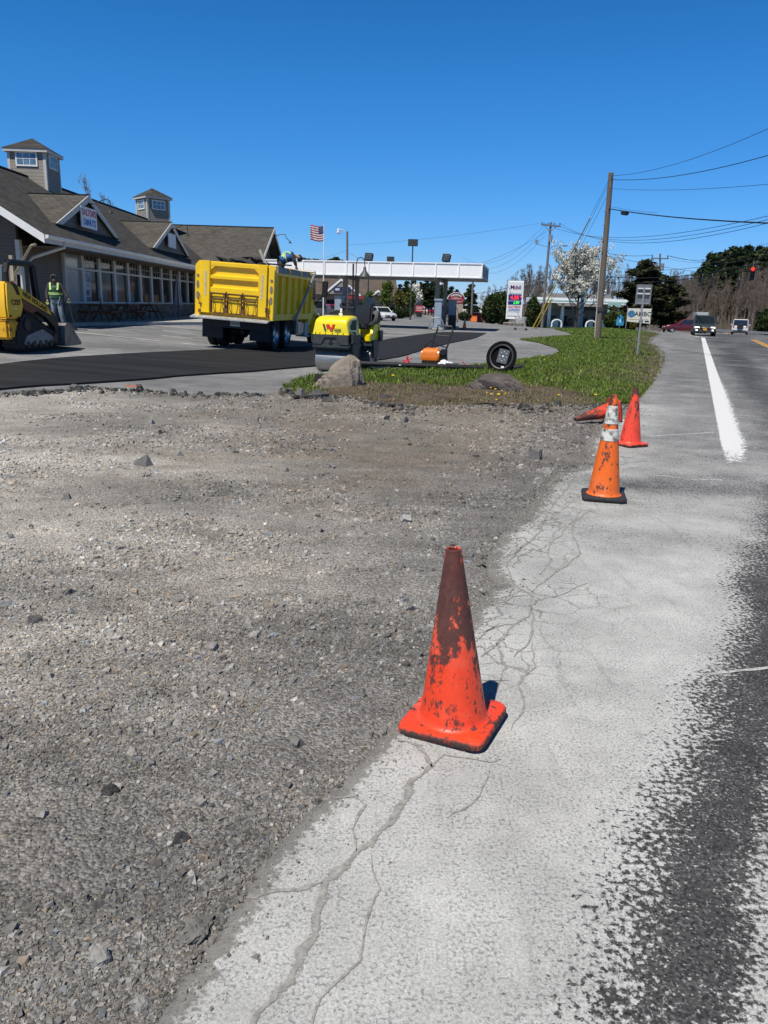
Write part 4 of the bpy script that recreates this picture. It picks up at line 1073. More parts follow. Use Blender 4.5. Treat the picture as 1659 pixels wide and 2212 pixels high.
# emblem on the bonnet nose: slanted dark bar and red zigzag
em = MB(); yf = -.118
em.prism([(-.20, 1.135), (-.155, 1.135), (-.105, .985), (-.15, .985)], 'y', yf, yf+.02); em.build('emblem_bar', M_DGR, bn)
em = MB(); M_RED = mat('signal_red', (.72, .045, .015), .45, var=.05)
em.prism([(-.115, 1.10), (-.095, 1.135), (-.03, 1.135), (.025, 1.05), (.055, 1.135), (.115, 1.135), (.05, .985), (.0, .985), (-.055, 1.065), (-.075, 1.02)], 'y', yf-.001, yf+.02); em.build('emblem_zigzag', M_RED, bn)
text('bonnet_lettering', 'WACKER', .042, M_DGR, bn, face((.185, yf, 1.025), (0, -1, 0)), .004, sx=1.0)
text('bonnet_lettering', 'NEUSON', .042, M_DGR, bn, face((.185, yf, .990), (0, -1, 0)), .004, sx=1.0)
# operator station
q = MB(); q.loft([[(-.36, .72, .9), (.30, .72, .9), (.30, .72, 1.30), (.2, .72, 1.46), (-.26, .72, 1.46), (-.36, .72, 1.30)], [(-.36, .98, .9), (.30, .98, .9), (.28, .98, 1.28), (.18, .98, 1.42), (-.24, .98, 1.42), (-.34, .98, 1.28)]])
con = q.build('console', M_BLK, rl, bevel=.02, smooth=True)
q = MB(); q.box((-.08, .71, 1.36), (.09, .012, .06)); q.box((-.07, .71, 1.45), (.05, .012, .1)); q.build('console_label', M_WHT, con)
q = MB(); M_ = Matrix.Translation((0, .96, 1.53)) @ Matrix.Rotation(rad(-35), 4, 'X')
q.tube([M_ @ Vector((.19*math.cos(2*PI*i/24), .19*math.sin(2*PI*i/24), 0)) for i in range(25)], .014, 6); q.cyl((0, .92, 1.36), (0, .97, 1.53), .02); q.tube([M_ @ Vector((-.19, 0, 0)), M_ @ Vector((.19, 0, 0))], .011, 6)
q.build('steering_wheel', M_BLK, rl, smooth=True)
q = MB(); q.box((.16, 1.42, 1.07), (.46, .46, .12)); q.build('seat', M_RUB, rl, bevel=.04, smooth=True)
q = MB(); q.box((.16, 1.67, 1.34), (.46, .12, .52), rot=(rad(-8), 0, 0)); q.build('backrest', mat('black_vinyl', (.02, .02, .021), .38, var=.2, vscale=5), rl, bevel=.05, smooth=True)
q = MB()
q.prism([(1.30, .70), (2.05, .70), (2.02, 1.18), (1.6, 1.12), (1.48, .92), (1.30, .88)], 'x', .33, .47); q.prism([(1.30, .70), (2.05, .70), (2.02, 1.18), (1.6, 1.12), (1.48, .92), (1.30, .88)], 'x', -.47, -.33)
q.box((0, 1.98, .95), (.94, .2, .5)); q.box((-.05, 1.15, .78), (.3, .3, .3))
q.build('rear_cover', M_YROL, rl, bevel=.02, smooth=True)
q = MB(); q.prism([(1.45, 1.10), (2.06, 1.16), (2.04, 1.44), (1.86, 1.46), (1.72, 1.22)], 'x', .335, .485); q.prism([(1.45, 1.10), (2.06, 1.16), (2.04, 1.44), (1.86, 1.46), (1.72, 1.22)], 'x', -.485, -.335); q.each('armrest', M_BLK, rl, bevel=.02, smooth=True)
q = MB(); q.tube([(.32, .80, .92), (.36, .95, .72), (.40, 1.15, .55)], .03, 8); q.tube([(.20, 1.05, .95), (.30, .98, .8), (.30, 1.0, .6)], .025, 8); q.tube([(.28, .85, .6), (.36, 1.05, .85), (.30, 1.2, .95)], .02, 6); q.each('hydraulic_hose', M_RUB, rl, smooth=True)
for y in (.02, 1.95):
    q = MB(); s = 1
    for s in (-1, 1):
        q.tube([(s*.47, y, .70), (s*.53, y, .72), (s*.54, y, .90), (s*.47, y, .94)], .022, 8)
        q.box((s*.49, y+.12, .84), (.06, .22, .26))
    q.each('tie_down', M_DGR, rl, bevel=.01)

# ================================================================== TRACK LOADER
sp_ = gp(55, 757); sk = thing('track_loader', 'yellow compact track loader with bucket parked at the left edge', 'track loader', (-9.47, 18.05, h(-9.4, 18.5)), rad(-4))
# local: x right, y forward; right track outer face x = +.86
def track(s):
    A = [(.34, .03), (1.75, .03), (2.02, .12), (2.10, .26), (2.02, .36), (.86, .80), (.62, .86), (.42, .80), (.14, .40), (.10, .20), (.18, .07)]
    t = MB().prism(A, 'x', s*.50, s*.86)
    t2 = t.build('track', M_TYRE, sk, bevel=.02)
    lug = MB(); n = len(A)
    for i in range(n):
        a = Vector(A[i]); b_ = Vector(A[(i+1) % n]); k = max(1, int((b_-a).length/.11))
        for j in range(k):
            p = a.lerp(b_, (j+.5)/k); d = (b_-a).normalized(); lug.box((s*.68, p.x, p.y), (.36, .055, .05), rot=(math.atan2(d.y, d.x), 0, 0))
    lug.build('track_lug', M_TYRE, t2)
    u = MB()
    u.prism([(.42, .16), (.62, .10), (.80, .18), (.98, .10), (1.16, .18), (1.34, .10), (1.52, .18), (1.72, .12), (1.86, .20), (1.78, .30), (1.30, .48), (.85, .40), (.55, .34)], 'x', s*.855, s*.875)
    u.build('undercarriage', mat('grey_primer', (.20, .22, .24), .6, var=.2, vscale=6), t2, bevel=.004)
    r_ = MB(); r_.cyl((s*.84, .62, .60), (s*.885, .62, .60), .14, n=16); r_.cyl((s*.84, 1.92, .24), (s*.885, 1.92, .24), .12, n=16)
    for y in (.60, .88, 1.16, 1.44, 1.70): r_.cyl((s*.84, y, .14), (s*.88, y, .14), .085, n=12)
    r_.build('track_wheel', M_BLK, t2, smooth=True)
track(1); track(-1)
b = MB(); b.box((0, 1.0, .72), (.98, 1.8, .75)); b.box((0, 1.95, .5), (.9, .3, .5)); b.build('hull', M_BLK, sk, bevel=.02)
e = MB()
e.loft([[(-.84, -.12, .74), (.84, -.12, .74), (.84, .44, .74), (-.84, .44, .74)], [(-.84, -.14, 1.0), (.84, -.14, 1.0), (.84, .62, 1.02), (-.84, .62, 1.02)], [(-.83, -.10, 1.30), (.83, -.10, 1.30), (.83, .56, 1.28), (-.83, .56, 1.28)], [(-.80, -.02, 1.56), (.80, -.02, 1.56), (.80, .22, 1.54), (-.80, .22, 1.54)]])
tw_ = e.build('engine_cover', M_YSKD, sk, bevel=.04, smooth=True)
e = MB(); e.box((0, .12, .50), (1.66, .52, .44)); e.build('rear_bumper', mat('scraped_yellow_paint', (.78, .40, .012), .5, var=.1, vscale=3, dirt=((.13, .05, .02), .42, 7)), sk, bevel=.05, smooth=True)
MB().box((0, -.135, .745), (1.62, .03, .02)).build('bumper_edge', M_YSKD, sk)
text('model_number', 'C227', .16, mat('dark_red_decal', (.22, .012, .012), .5), tw_, face((.842, .27, 1.10), (1, 0, 0)), .004, .004, sx=1.1)
MB().box((.845, .22, .97), (.006, .10, .03)).build('decal', M_WHT, tw_); MB().box((.845, -.02, .80), (.006, .10, .05)).build('side_reflector', M_REDL, tw_)
a = MB()
for s in (-1, 1):
    a.prism([(.25, 1.56), (.62, 1.42), (1.70, 1.02), (2.05, .84), (2.22, .62), (2.30, .30), (2.12, .26), (1.98, .52), (1.62, .74), (.62, 1.12), (.35, 1.26)], 'x', s*.70, s*.83)
arms = a.each('lift_arm', M_BLK, sk, bevel=.012); arm = arms[1]
for s in (-1, 1):
    MB().prism([(.40, 1.48), (1.72, 1.005), (1.88, .80), (.50, 1.22)], 'x', s*.832, s*.842).build('arm_panel', M_YSKD, arms[(s+1)//2])
    MB().prism([(.56, 1.18), (1.30, .93), (.98, .86), (.62, .94)], 'x', s*.832, s*.838).build('arm_decal', mat('maroon_decal', (.13, .015, .015), .5, dirt=((.5, .5, .48), .15, 12)), arm)
an = math.atan2(-.475, 1.32)
text('arm_lettering', 'NEW HOLLAND', .15, M_BLK, arm, face((.845, 1.14, 1.115), (1, 0, 0), an), .003, .004, sx=1.05)
c = MB()
for s in (-1, 1):
    c.tube([(s*.60, .36, 1.15), (s*.60, .36, 1.76), (s*.60, .42, 1.93), (s*.58, .60, 2.0), (s*.58, 1.50, 2.0), (s*.58, 1.62, 1.94), (s*.60, 1.74, 1.0)], .075, 8)
    c.prism([(1.50, 1.92), (1.62, 1.92), (1.80, 1.02), (1.60, 1.02)], 'x', s*.54, s*.64)
    for i in range(3): pass
c.box((0, 1.02, 2.01), (1.16, 1.20, .07)); c.box((0, .42, 1.55), (1.0, .05, .06)); c.box((0, 1.0, 1.0), (1.0, 1.3, .06)); c.box((0, .42, 1.25), (1.0, .05, .3))
c.build('cab_frame', M_BLK, sk, bevel=.01)
gl = MB(); gl.loft([[(-.54, .28, 1.44), (.54, .28, 1.44), (.54, .32, 1.44), (-.54, .32, 1.44)], [(-.54, .34, 1.90), (.54, .34, 1.90), (.54, .38, 1.90), (-.54, .38, 1.90)]]); gl.build('rear_window', mat('tinted_glass', (.10, .15, .17), .08, var=.3, vscale=3, spec=.8), sk)
gr = MB()
for i in range(9): gr.box((-.60, 1.02, 1.22+.08*i), (.012, 1.1, .03))
for i in range(8): gr.box((-.60, .5+.15*i, 1.52), (.014, .014, .75))
gr.build('side_screen', M_BLK, sk)
st = MB(); st.box((0, .95, 1.12), (.5, .5, .12)); st.box((0, .68, 1.42), (.48, .12, .55)); st.box((.42, .98, 1.33), (.06, .35, .05)); st.tube([(.42, 1.25, 1.75), (.44, 1.2, 1.5), (.40, 1.3, 1.25)], .04, 8); st.build('seat', M_BLK, sk, bevel=.03)
k = MB()
P_ = [(2.30, .06), (2.34, .52), (2.46, .60), (2.62, .60), (3.22, .10), (3.22, .03), (2.40, .02)]
for s in (-1, 1): k.prism(P_, 'x', s*.90, s*.93)
O_ = [(2.30, .06), (2.34, .52), (2.46, .60), (2.62, .60), (2.62, .575), (2.48, .575), (2.37, .50), (2.34, .06), (2.42, .05), (3.24, .05), (3.24, .02), (2.40, .02)]
k.prism(O_, 'x', -.90, .90)
bk = k.build('bucket', mat('worn_bucket_steel', (.23, .22, .205), .5, metal=.45, var=.3, vscale=5, dirt=((.10, .07, .05), .3, 9)), sk)
t_ = MB()
for i in range(7): t_.box((.10+.07*i, 2.292, .42), (.035, .006, .09), rot=(0, rad(12), 0))
t_.each('bucket_grating', M_WHT, bk); 
t_ = MB(); t_.box((0, 2.24, .32), (1.3, .10, .36)); t_.build('coupler', M_DGR, bk, bevel=.01)
# ================================================================== SHOP BUILDING
def siding_mat(name, col, pitch=.13):
    m, N, L, B = newmat(name)
    tc = N.new('ShaderNodeTexCoord'); sx = N.new('ShaderNodeSeparateXYZ'); L.new(tc.outputs['Object'], sx.inputs[0])
    a = N.new('ShaderNodeMath'); a.operation = 'MULTIPLY'; a.inputs[1].default_value = 1/pitch; L.new(sx.outputs[2], a.inputs[0])
    f = N.new('ShaderNodeMath'); f.operation = 'FRACT'; L.new(a.outputs[0], f.inputs[0])
    r = N.new('ShaderNodeValToRGB'); r.color_ramp.elements[0].position = .0; r.color_ramp.elements[1].position = .12
    r.color_ramp.elements[0].color = tuple(c*.35 for c in col)+(1,); r.color_ramp.elements[1].color = tuple(col)+(1,); L.new(f.outputs[0], r.inputs[0])
    n = N.new('ShaderNodeTexNoise'); n.inputs['Scale'].default_value = 1.5; n.inputs['Detail'].default_value = 6; L.new(tc.outputs['Object'], n.inputs[0])
    mr = N.new('ShaderNodeMapRange'); L.new(n.outputs[0], mr.inputs[0]); mr.inputs[3].default_value = .78; mr.inputs[4].default_value = 1.2
    v = N.new('ShaderNodeVectorMath'); v.operation = 'SCALE'; L.new(r.outputs[0], v.inputs[0]); L.new(mr.outputs[0], v.inputs['Scale'])
    L.new(v.outputs[0], B.inputs['Base Color']); B.inputs['Roughness'].default_value = .7
    b = N.new('ShaderNodeBump'); b.inputs['Strength'].default_value = 1; b.inputs['Distance'].default_value = .02; L.new(f.outputs[0], b.inputs['Height']); b.invert = True; L.new(b.outputs[0], B.inputs['Normal'])
    return m
def shingle_mat(name, c1, c2, along='Y', rise=.61):
    m, N, L, B = newmat(name)
    tc = N.new('ShaderNodeTexCoord'); sx = N.new('ShaderNodeSeparateXYZ'); L.new(tc.outputs['Object'], sx.inputs[0])
    cb = N.new('ShaderNodeCombineXYZ'); L.new(sx.outputs[1 if along == 'Y' else 0], cb.inputs[0])
    z = N.new('ShaderNodeMath'); z.operation = 'MULTIPLY'; z.inputs[1].default_value = 1.9; L.new(sx.outputs[2], z.inputs[0]); L.new(z.outputs[0], cb.inputs[1])
    br = N.new('ShaderNodeTexBrick'); br.inputs['Scale'].default_value = 1.0; br.offset = .5
    br.inputs['Brick Width'].default_value = .30; br.inputs['Row Height'].default_value = .16; br.inputs['Mortar Size'].default_value = .012; br.inputs['Mortar Smooth'].default_value = .3; br.inputs['Bias'].default_value = 0
    br.inputs['Color1'].default_value = tuple(c1)+(1,); br.inputs['Color2'].default_value = tuple(c2)+(1,); br.inputs['Mortar'].default_value = tuple(c*.45 for c in c1)+(1,)
    L.new(cb.outputs[0], br.inputs['Vector'])
    n = N.new('ShaderNodeTexNoise'); n.inputs['Scale'].default_value = .8; n.inputs['Detail'].default_value = 8; L.new(tc.outputs['Object'], n.inputs[0])
    mr = N.new('ShaderNodeMapRange'); L.new(n.outputs[0], mr.inputs[0]); mr.inputs[3].default_value = .65; mr.inputs[4].default_value = 1.35
    v = N.new('ShaderNodeVectorMath'); v.operation = 'SCALE'; L.new(br.outputs[0], v.inputs[0]); L.new(mr.outputs[0], v.inputs['Scale'])
    L.new(v.outputs[0], B.inputs['Base Color']); B.inputs['Roughness'].default_value = .95; B.inputs['Specular IOR Level'].default_value = .2
    b = N.new('ShaderNodeBump'); b.inputs['Strength'].default_value = .5; b.inputs['Distance'].default_value = .02; L.new(br.outputs['Fac'], b.inputs['Height']); b.invert = True; L.new(b.outputs[0], B.inputs['Normal'])
    return m
M_SIDE = siding_mat('tan_clapboard', (.150, .118, .086)); M_SIDE2 = siding_mat('pale_clapboard', (.25, .22, .185), .16)
M_SHIN = shingle_mat('weathered_shingles', (.050, .047, .043), (.084, .079, .072)); M_SHINX = shingle_mat('weathered_shingles_cross', (.074, .067, .058), (.112, .103, .090), 'X')
M_TRIM = mat('cream_trim', (.54, .52, .48), .6, var=.07, vscale=2); M_TRIMW = mat('white_trim', (.78, .77, .74), .55, var=.05)
M_STONE_W = mat('fieldstone', (.15, .13, .11), .9, var=.6, vscale=3.2, bump=.8, bscale=9)
def glass_mat(name, col, refl=.06):
    m, N, L, B = newmat(name)
    tc = N.new('ShaderNodeTexCoord')
    n = N.new('ShaderNodeTexNoise'); n.inputs['Scale'].default_value = 1.3; n.inputs['Detail'].default_value = 8; n.inputs['Roughness'].default_value = .7; L.new(tc.outputs['Object'], n.inputs[0])
    r = N.new('ShaderNodeValToRGB'); r.color_ramp.elements[0].position = .42; r.color_ramp.elements[1].position = .72
    r.color_ramp.elements[0].color = tuple(c*.5 for c in col)+(1,); r.color_ramp.elements[1].color = tuple(c*1.9 for c in col)+(1,)
    L.new(n.outputs[0], r.inputs[0]); L.new(r.outputs[0], B.inputs['Base Color']); B.inputs['Roughness'].default_value = refl; B.inputs['Specular IOR Level'].default_value = .22
    return m
M_WIN = glass_mat('shop_glass', (.022, .024, .024)); M_WINB = mat('papered_glass', (.26, .30, .31), .15, var=.1, vscale=1.5); M_WINC = mat('cupola_glass', (.10, .16, .22), .05, var=.6, vscale=2.2, spec=1.)
GZ = .40; FX = -14.2; EX = -12.6; EZ = 3.75; SL = .61; RX = -18.5; RZ = EZ+SL*(EX-RX); BY0, BY1 = 30.6, 74.0; EY0 = 29.4
shop = thing('shop_building', 'long tan clapboard shop with shingle roof, cupolas and gabled dormers', 'building', (0, 0, 0))
w = MB()
w.box(((FX-23)/2-.0, (BY0+BY1)/2, (GZ+3.5)/2+.0), (FX+23, BY1-BY0, 3.5-GZ+.4))
w.prism([(-23.0, 3.7), (FX, 3.7), (FX, 4.6), (RX, RZ-.2), (-23.0, 4.6)], 'y', BY0, BY0+.2)
w.build('wall', M_SIDE, shop)
w = MB(); w.box((FX+.10, (34+BY1)/2, GZ+.40), (.26, BY1-34, .85)); w.box((FX+.12, (34+BY1)/2, GZ+.855), (.36, BY1-34, .07)); w.build('stone_base', M_STONE_W, shop)
def roof_slab(name, A, B_, C_, D_, th, m, parent):
    n = ((Vector(B_)-Vector(A)).cross(Vector(D_)-Vector(A))).normalized()
    if n.z < 0: n = -n
    T = [Vector(p) for p in (A, B_, C_, D_)]; U = [p-n*th for p in T]
    return MB().add(T+U, [(0, 1, 2, 3), (7, 6, 5, 4), (0, 4, 5, 1), (1, 5, 6, 2), (2, 6, 7, 3), (3, 7, 4, 0)]).build(name, m, parent)
BXW = 2*RX-EX
roof = roof_slab('roof', (EX, EY0, EZ), (EX, BY1, EZ), (RX, BY1, RZ), (RX, EY0, RZ), .10, M_SHIN, shop)
roof_slab('roof', (BXW, EY0, EZ), (RX-.005, EY0, RZ), (RX-.005, BY1, RZ), (BXW, BY1, EZ), .10, M_SHIN, shop)
MB().box((RX, (EY0+BY1)/2, RZ+.02), (.22, BY1-EY0+.04, .05)).build('ridge_cap', M_BLK, roof)
# rake boards, fascia, gutter, downpipe, eave bracket
for s, xe in ((1, EX), (-1, BXW)):
    MB().prism([(xe, EZ-.02), (RX, RZ-.02), (RX, RZ-.32), (xe, EZ-.32)], 'y', EY0-.045, EY0-.004).build('rake_board', M_TRIMW, shop)
MB().box((EX+.012, (EY0+56.5)/2, EZ-.20), (.03, 56.5-EY0, .22)).build('fascia', M_TRIM, shop)
g = MB(); g.prism([(EX+.03, EZ-.02), (EX+.15, EZ-.03), (EX+.15, EZ-.10), (EX+.09, EZ-.16), (EX+.03, EZ-.16)], 'y', EY0-.02, 56.6); g.build('gutter', M_TRIMW, shop)
g = MB(); g.tube([(EX+.08, 31.0, EZ-.15), (EX+.05, 31.0, EZ-.35), (FX+.30, 31.2, 3.0), (FX+.12, 31.25, 2.85), (FX+.10, 31.3, GZ+.1)], .06, 8); g.build('downpipe', M_TRIM, shop, smooth=True)
MB().box(((EX+FX)/2, (BY0+.3+BY1)/2, EZ-.345), (EX-FX, BY1-BY0-.3, .03)).build('soffit', mat('brown_soffit', (.13, .10, .07), .8), shop)
MB().box((FX+.02, BY0+.10, 2.0), (.16, .24, 3.2)).build('corner_board', M_TRIM, shop)
g = MB(); g.box((FX+.05, EY0+.55, 2.55), (.12, .14, .9)); g.tube([(FX+.05, EY0+.55, 2.2), (-13.2, EY0+.2, 3.35), (-13.0, EY0+.15, 3.40)], .055, 4); pass
g.build('eave_bracket', mat('varnished_wood', (.40, .33, .22), .6, var=.15), shop)
# shop windows
wy0, wy1, nw = 34.6, 57.6, 11; dw = (wy1-wy0)/nw; z0, z1, zt = 1.38, 3.46, 2.80
for i in range(nw):
    a, b_ = wy0+i*dw, wy0+(i+1)*dw; f = MB()
    for y in (a+.075, b_-.075): f.box((FX+.06, y, (z0+z1)/2), (.14, .15, z1-z0+.2))
    for z, hh in ((z0-.05, .10), (zt, .09), (z1+.05, .12)): f.box((FX+.058, (a+b_)/2, z), (.13, dw-.30, hh))
    win = f.build('window', M_TRIM, shop)
    MB().box((FX+.015, (a+b_)/2, (z0+zt-.04)/2), (.02, dw-.32, zt-z0-.06)).build('lower_pane', M_WINB if i == 0 else M_WIN, win)
    MB().box((FX+.017, (a+b_)/2, (zt+z1)/2), (.02, dw-.32, z1-zt-.1)).build('upper_pane', M_WINB if i == 0 else M_WIN, win)
    if i:
        q = MB()
        for k in range(1, 4): q.box((FX+.030, a+.15+(dw-.3)*k/4, (zt+z1)/2), (.012, .022, z1-zt-.1))
        q.box((FX+.031, (a+b_)/2, (zt+z1)/2+.0), (.012, dw-.32, .022)); q.build('muntin', M_TRIM, win)
    if i in (2, 3, 4): MB().box((FX+.028, a+.6, z0+.28), (.01, .8, .5)).build('paper_notice', mat('grey_paper', (.11, .12, .125), .6, var=.1), win)
MB().box((FX+.02, (34.6+57.6)/2, z1+.18), (.10, 23.2, .10)).build('window_head', M_TRIM, shop)
ps = MB().box((FX+.032, wy0+dw+.62, 2.07), (.008, .85, 1.32)).build('window_poster', mat('poster_blue_white', (.30, .36, .45), .5, var=.1), shop)
M_NAVY = mat('navy_print', (.02, .05, .16), .5)
text('poster_price', '12¢', .46, M_NAVY, ps, face((FX+.038, wy0+dw+.62, 2.42), (1, 0, 0)), .002, .012)
for z, hh, ww in ((2.10, .03, .5), (1.78, .24, .42), (1.50, .16, .8)): MB().box((FX+.039, wy0+dw+.62, z), (.006, ww, hh)).build('poster_print', M_NAVY, ps)
# gabled dormers
def dormer(Xf, Yc, hw, zb, zp, sign):
    d = MB(); d.prism([(Yc-hw+.25, zb), (Yc+hw-.25, zb), (Yc, zp-.18)], 'x', Xf-.25, Xf-.15); wall = d.build('dormer_wall', siding_mat('dark_clapboard', (.15, .13, .11), .16) if 'dark_clapboard' not in bpy.data.materials else bpy.data.materials['dark_clapboard'], shop)
    Xb = EX-(zp-EZ)/SL; Xe = EX-(zb-EZ)/SL
    for s in (-1, 1):
        T = [Vector((Xf, Yc, zp)), Vector((Xb-.3, Yc, zp)), Vector((Xe-.0, Yc+s*hw, zb)), Vector((Xf, Yc+s*hw, zb))]
        U = [p-Vector((0, 0, .07)) for p in T]
        MB().add(T+U, [(0, 1, 2, 3), (7, 6, 5, 4), (0, 4, 5, 1), (1, 5, 6, 2), (2, 6, 7, 3), (3, 7, 4, 0)]).build('dormer_roof', M_SHINX, wall)
        sl = (zp-zb)/hw
        MB().prism([(Yc+s*(hw+.02), zb-.01), (Yc, zp-.01), (Yc, zp-.28), (Yc+s*(hw-.55), zb-.01)], 'x', Xf+.004, Xf+.05).build('rake_trim', M_TRIM, wall)
    MB().box((Xf-.0, Yc, zp+.015), (.12, .12, .04)).build('ridge_tip', M_BLK, wall)
    MB().box(((Xf+Xb)/2, Yc, zp+.015), (Xf-Xb, .14, .03)).build('ridge_line', M_BLK, wall)
    q = MB(); q.tube([(Xf-.1, Yc+.05, zp-.42), (Xf+.25, Yc+.15, zp-.30), (Xf+.75, Yc+.1, zp-.12), (Xf+.95, Yc+.05, zp-.2), (Xf+.95, Yc, zp-.55)], .022, 6); q.lathe([(.02, .12), (.05, .06), (.13, -.06)], 12, Matrix.Translation((Xf+.95, Yc, zp-.66))); q.build('gooseneck_lamp', M_BLK, wall)
    return wall
d1 = dormer(-13.5, 36.33, 3.66, 4.42, 5.93, 1); d2 = dormer(-13.3, 49.0, 4.0, 4.35, 6.05, 0)
SX, SY, SZ = -13.40, 36.05, 4.94
sb = MB().box((SX-.03, SY, SZ), (.05, 1.80, .86)).build('shop_sign', M_WHT, d1)
M_SRED = mat('sign_red', (.50, .02, .03), .4, var=.05); M_SBLU = mat('sign_blue', (.02, .09, .42), .4, var=.05)
text('sign_lettering', "DALTON'S", .37, M_SRED, sb, face((SX, SY, SZ+.20), (1, 0, 0)), .004, .012, sx=.93)
text('sign_lettering', 'D', .38, M_SBLU, sb, face((SX, SY-.56, SZ-.20), (1, 0, 0)), .004, .012); text('sign_lettering', 'NUTS', .38, M_SBLU, sb, face((SX, SY+.27, SZ-.20), (1, 0, 0)), .004, .012, sx=.95)
MB().lathe([(.05, -.01), (.13, -.01), (.13, .012), (.05, .012), (.05, -.01)], 16, face((SX, SY-.29, SZ-.20), (1, 0, 0))).build('ring_doughnut', mat('doughnut_blue', (.05, .12, .38), .4), sb)
MB().box((-13.22, 48.7, 4.98), (.05, 1.6, .8)).build('blank_sign', mat('blank_grey_sign', (.55, .57, .60), .5, var=.03), d2)
# cupolas
def cupola(cx, cy, rot, zb, zt, zap, hw, ov, win_z, lit):
    cu = MB(); R = Matrix.Rotation(rot, 4, 'Z'); T = Matrix.Translation((cx, cy, 0)) @ R
    def tr(mb):
        mb.v = [tuple(T @ Vector(p)) for p in mb.v]; return mb
    body = tr(MB().box((0, 0, (zb+zt)/2), (2*hw, 2*hw, zt-zb))).build('cupola', M_SIDE2, shop)
    tr(MB().add([(-hw-ov, -hw-ov, zt), (hw+ov, -hw-ov, zt), (hw+ov, hw+ov, zt), (-hw-ov, hw+ov, zt), (0, 0, zap)], [(0, 1, 4), (1, 2, 4), (2, 3, 4), (3, 0, 4), (3, 2, 1, 0)])).build('cupola_roof', M_SHIN, body)
    tr(MB().box((0, 0, zt-.075), (2*(hw+ov)-.06, 2*(hw+ov)-.06, .145))).build('eave_trim', M_TRIM, body)
    for sx_ in (-1, 1):
        for sy_ in (-1, 1): tr(MB().box((sx_*(hw-.05), sy_*(hw-.05), (zb+zt-.16)/2), (.135, .135, zt-.16-zb))).build('corner_post', M_TRIM, body)
    for k in range(4):
        Rk = Matrix.Rotation(k*PI/2, 4, 'Z')
        def t2(mb):
            mb.v = [tuple(T @ Rk @ Vector(p)) for p in mb.v]; return mb
        f = MB(); ww = hw*.54; z = win_z; hh = .30
        for s in (-1, 1): f.box((s*ww, -hw-.01, z), (.07, .08, 2*hh+.07)); f.box((0, -hw-.012, z+s*hh), (2*ww-.07, .075, .07))
        win = t2(f).build('cupola_window', M_TRIMW, body)
        t2(MB().box((0, -hw-.008, z), (2*ww-.06, .03, 2*hh-.06))).build('pane', M_WINC, win)
        f = MB()
        for q in (-.33, .33): f.box((q*ww*.95, -hw-.028, z), (.025, .016, 2*hh-.06))
        f.box((0, -hw-.029, z+.02), (2*ww-.06, .016, .025)); t2(f).build('muntin', M_TRIMW, win)
cupola(-18.42, 42.45, rad(2), 6.5, 8.62, 9.28, .93, .20, 8.15, 1)
cupola(-18.35, 62.6, rad(-47), 7.0, 9.0, 9.7, .92, .20, 8.42, 1)
# cross wing with gable towards the lot
WX, WY, WS = -9.5, 65.4, .44; wez = 3.75; why = (RZ-wez)/WS
for s in (-1, 1):
    roof_slab('wing_roof', (WX, WY, RZ+.004), (RX, WY, RZ+.004), (RX, WY+s*why, wez), (WX, WY+s*why, wez), .1, M_SHINX, shop)
    MB().prism([(WY, RZ-.01), (WY, RZ-.30), (WY+s*why, wez-.30), (WY+s*why, wez-.01)], 'x', WX+.004, WX+.05).build('wing_rake', M_TRIM, shop)
MB().box(((WX+RX)/2, WY, RZ+.03), (RX-WX, .2, .05)).build('wing_ridge_cap', M_BLK, shop)
w = MB(); w.prism([(WY-why+.9, GZ-.1), (WY+why-.9, GZ-.1), (WY+why-.9, wez+.25), (WY, RZ-.25), (WY-why+.9, wez+.25)], 'x', -13.5, WX-.9); w.build('wing_wall', M_SIDE, shop)
f = MB()
for s in (-1, 1): f.box((WX-.88, WY+s*1.3, 5.35), (.1, .12, 1.5)); f.box((WX-.882, WY, 5.35+s*.72), (.1, 2.5, .12))
f.box((WX-.881, WY, 5.35), (.1, .10, 1.35)); win = f.build('gable_window', M_TRIM, shop)
MB().box((WX-.89, WY, 5.35), (.03, 2.5, 1.35)).build('pane', mat('violet_glass', (.03, .03, .09), .08, var=.5), win)
q = MB(); q.tube([(WX, WY, RZ-.6), (WX+.5, WY-.1, RZ-.5), (WX+.9, WY-.1, RZ-.45), (WX+1.0, WY-.1, RZ-.75), (WX+1.25, WY-.1, RZ-.95)], .03, 6); q.lathe([(.03, .1), (.06, .02), (.15, -.08)], 12, Matrix.Translation((WX+1.3, WY-.1, RZ-1.05))); q.build('wall_lamp', M_BLK, shop)

# picnic tables before the shop, one more behind the roller
M_WOOD = mat('stained_wood', (.16, .068, .032), .75, var=.3, vscale=3, stretch=(6, 1, 6))
def picnic(label, loc, rotz, umb=True, grp='picnic tables outside the doughnut shop'):
    t = thing('picnic_table', label, 'picnic table', loc, rotz, grp)
    q = MB()
    for i in range(5): q.box(((i-2)*.145, 0, .74), (.135, 1.8, .04))
    q.box((0, -.6, .70), (.68, .05, .05)); q.box((0, .6, .70), (.68, .05, .05)); q.build('tabletop', M_WOOD, t)
    for s in (-1, 1):
        q = MB(); q.box((s*.62, 0, .44), (.26, 1.8, .04)); q.build('bench', M_WOOD, t)
    for y in (-.6, .6):
        for s in (-1, 1): q = MB(); q.tube([(s*.22, y, .70), (s*.62, y, .0)], .045, 4); q.build('leg', M_WOOD, t)
        q = MB(); q.box((0, y+.04, .40), (1.45, .05, .08)); q.build('crossbar', M_WOOD, t)
    if umb: MB().cyl((0, 0, .0), (0, 0, 1.05), .022, n=8).build('umbrella_stub', M_BLK, t)
    return t
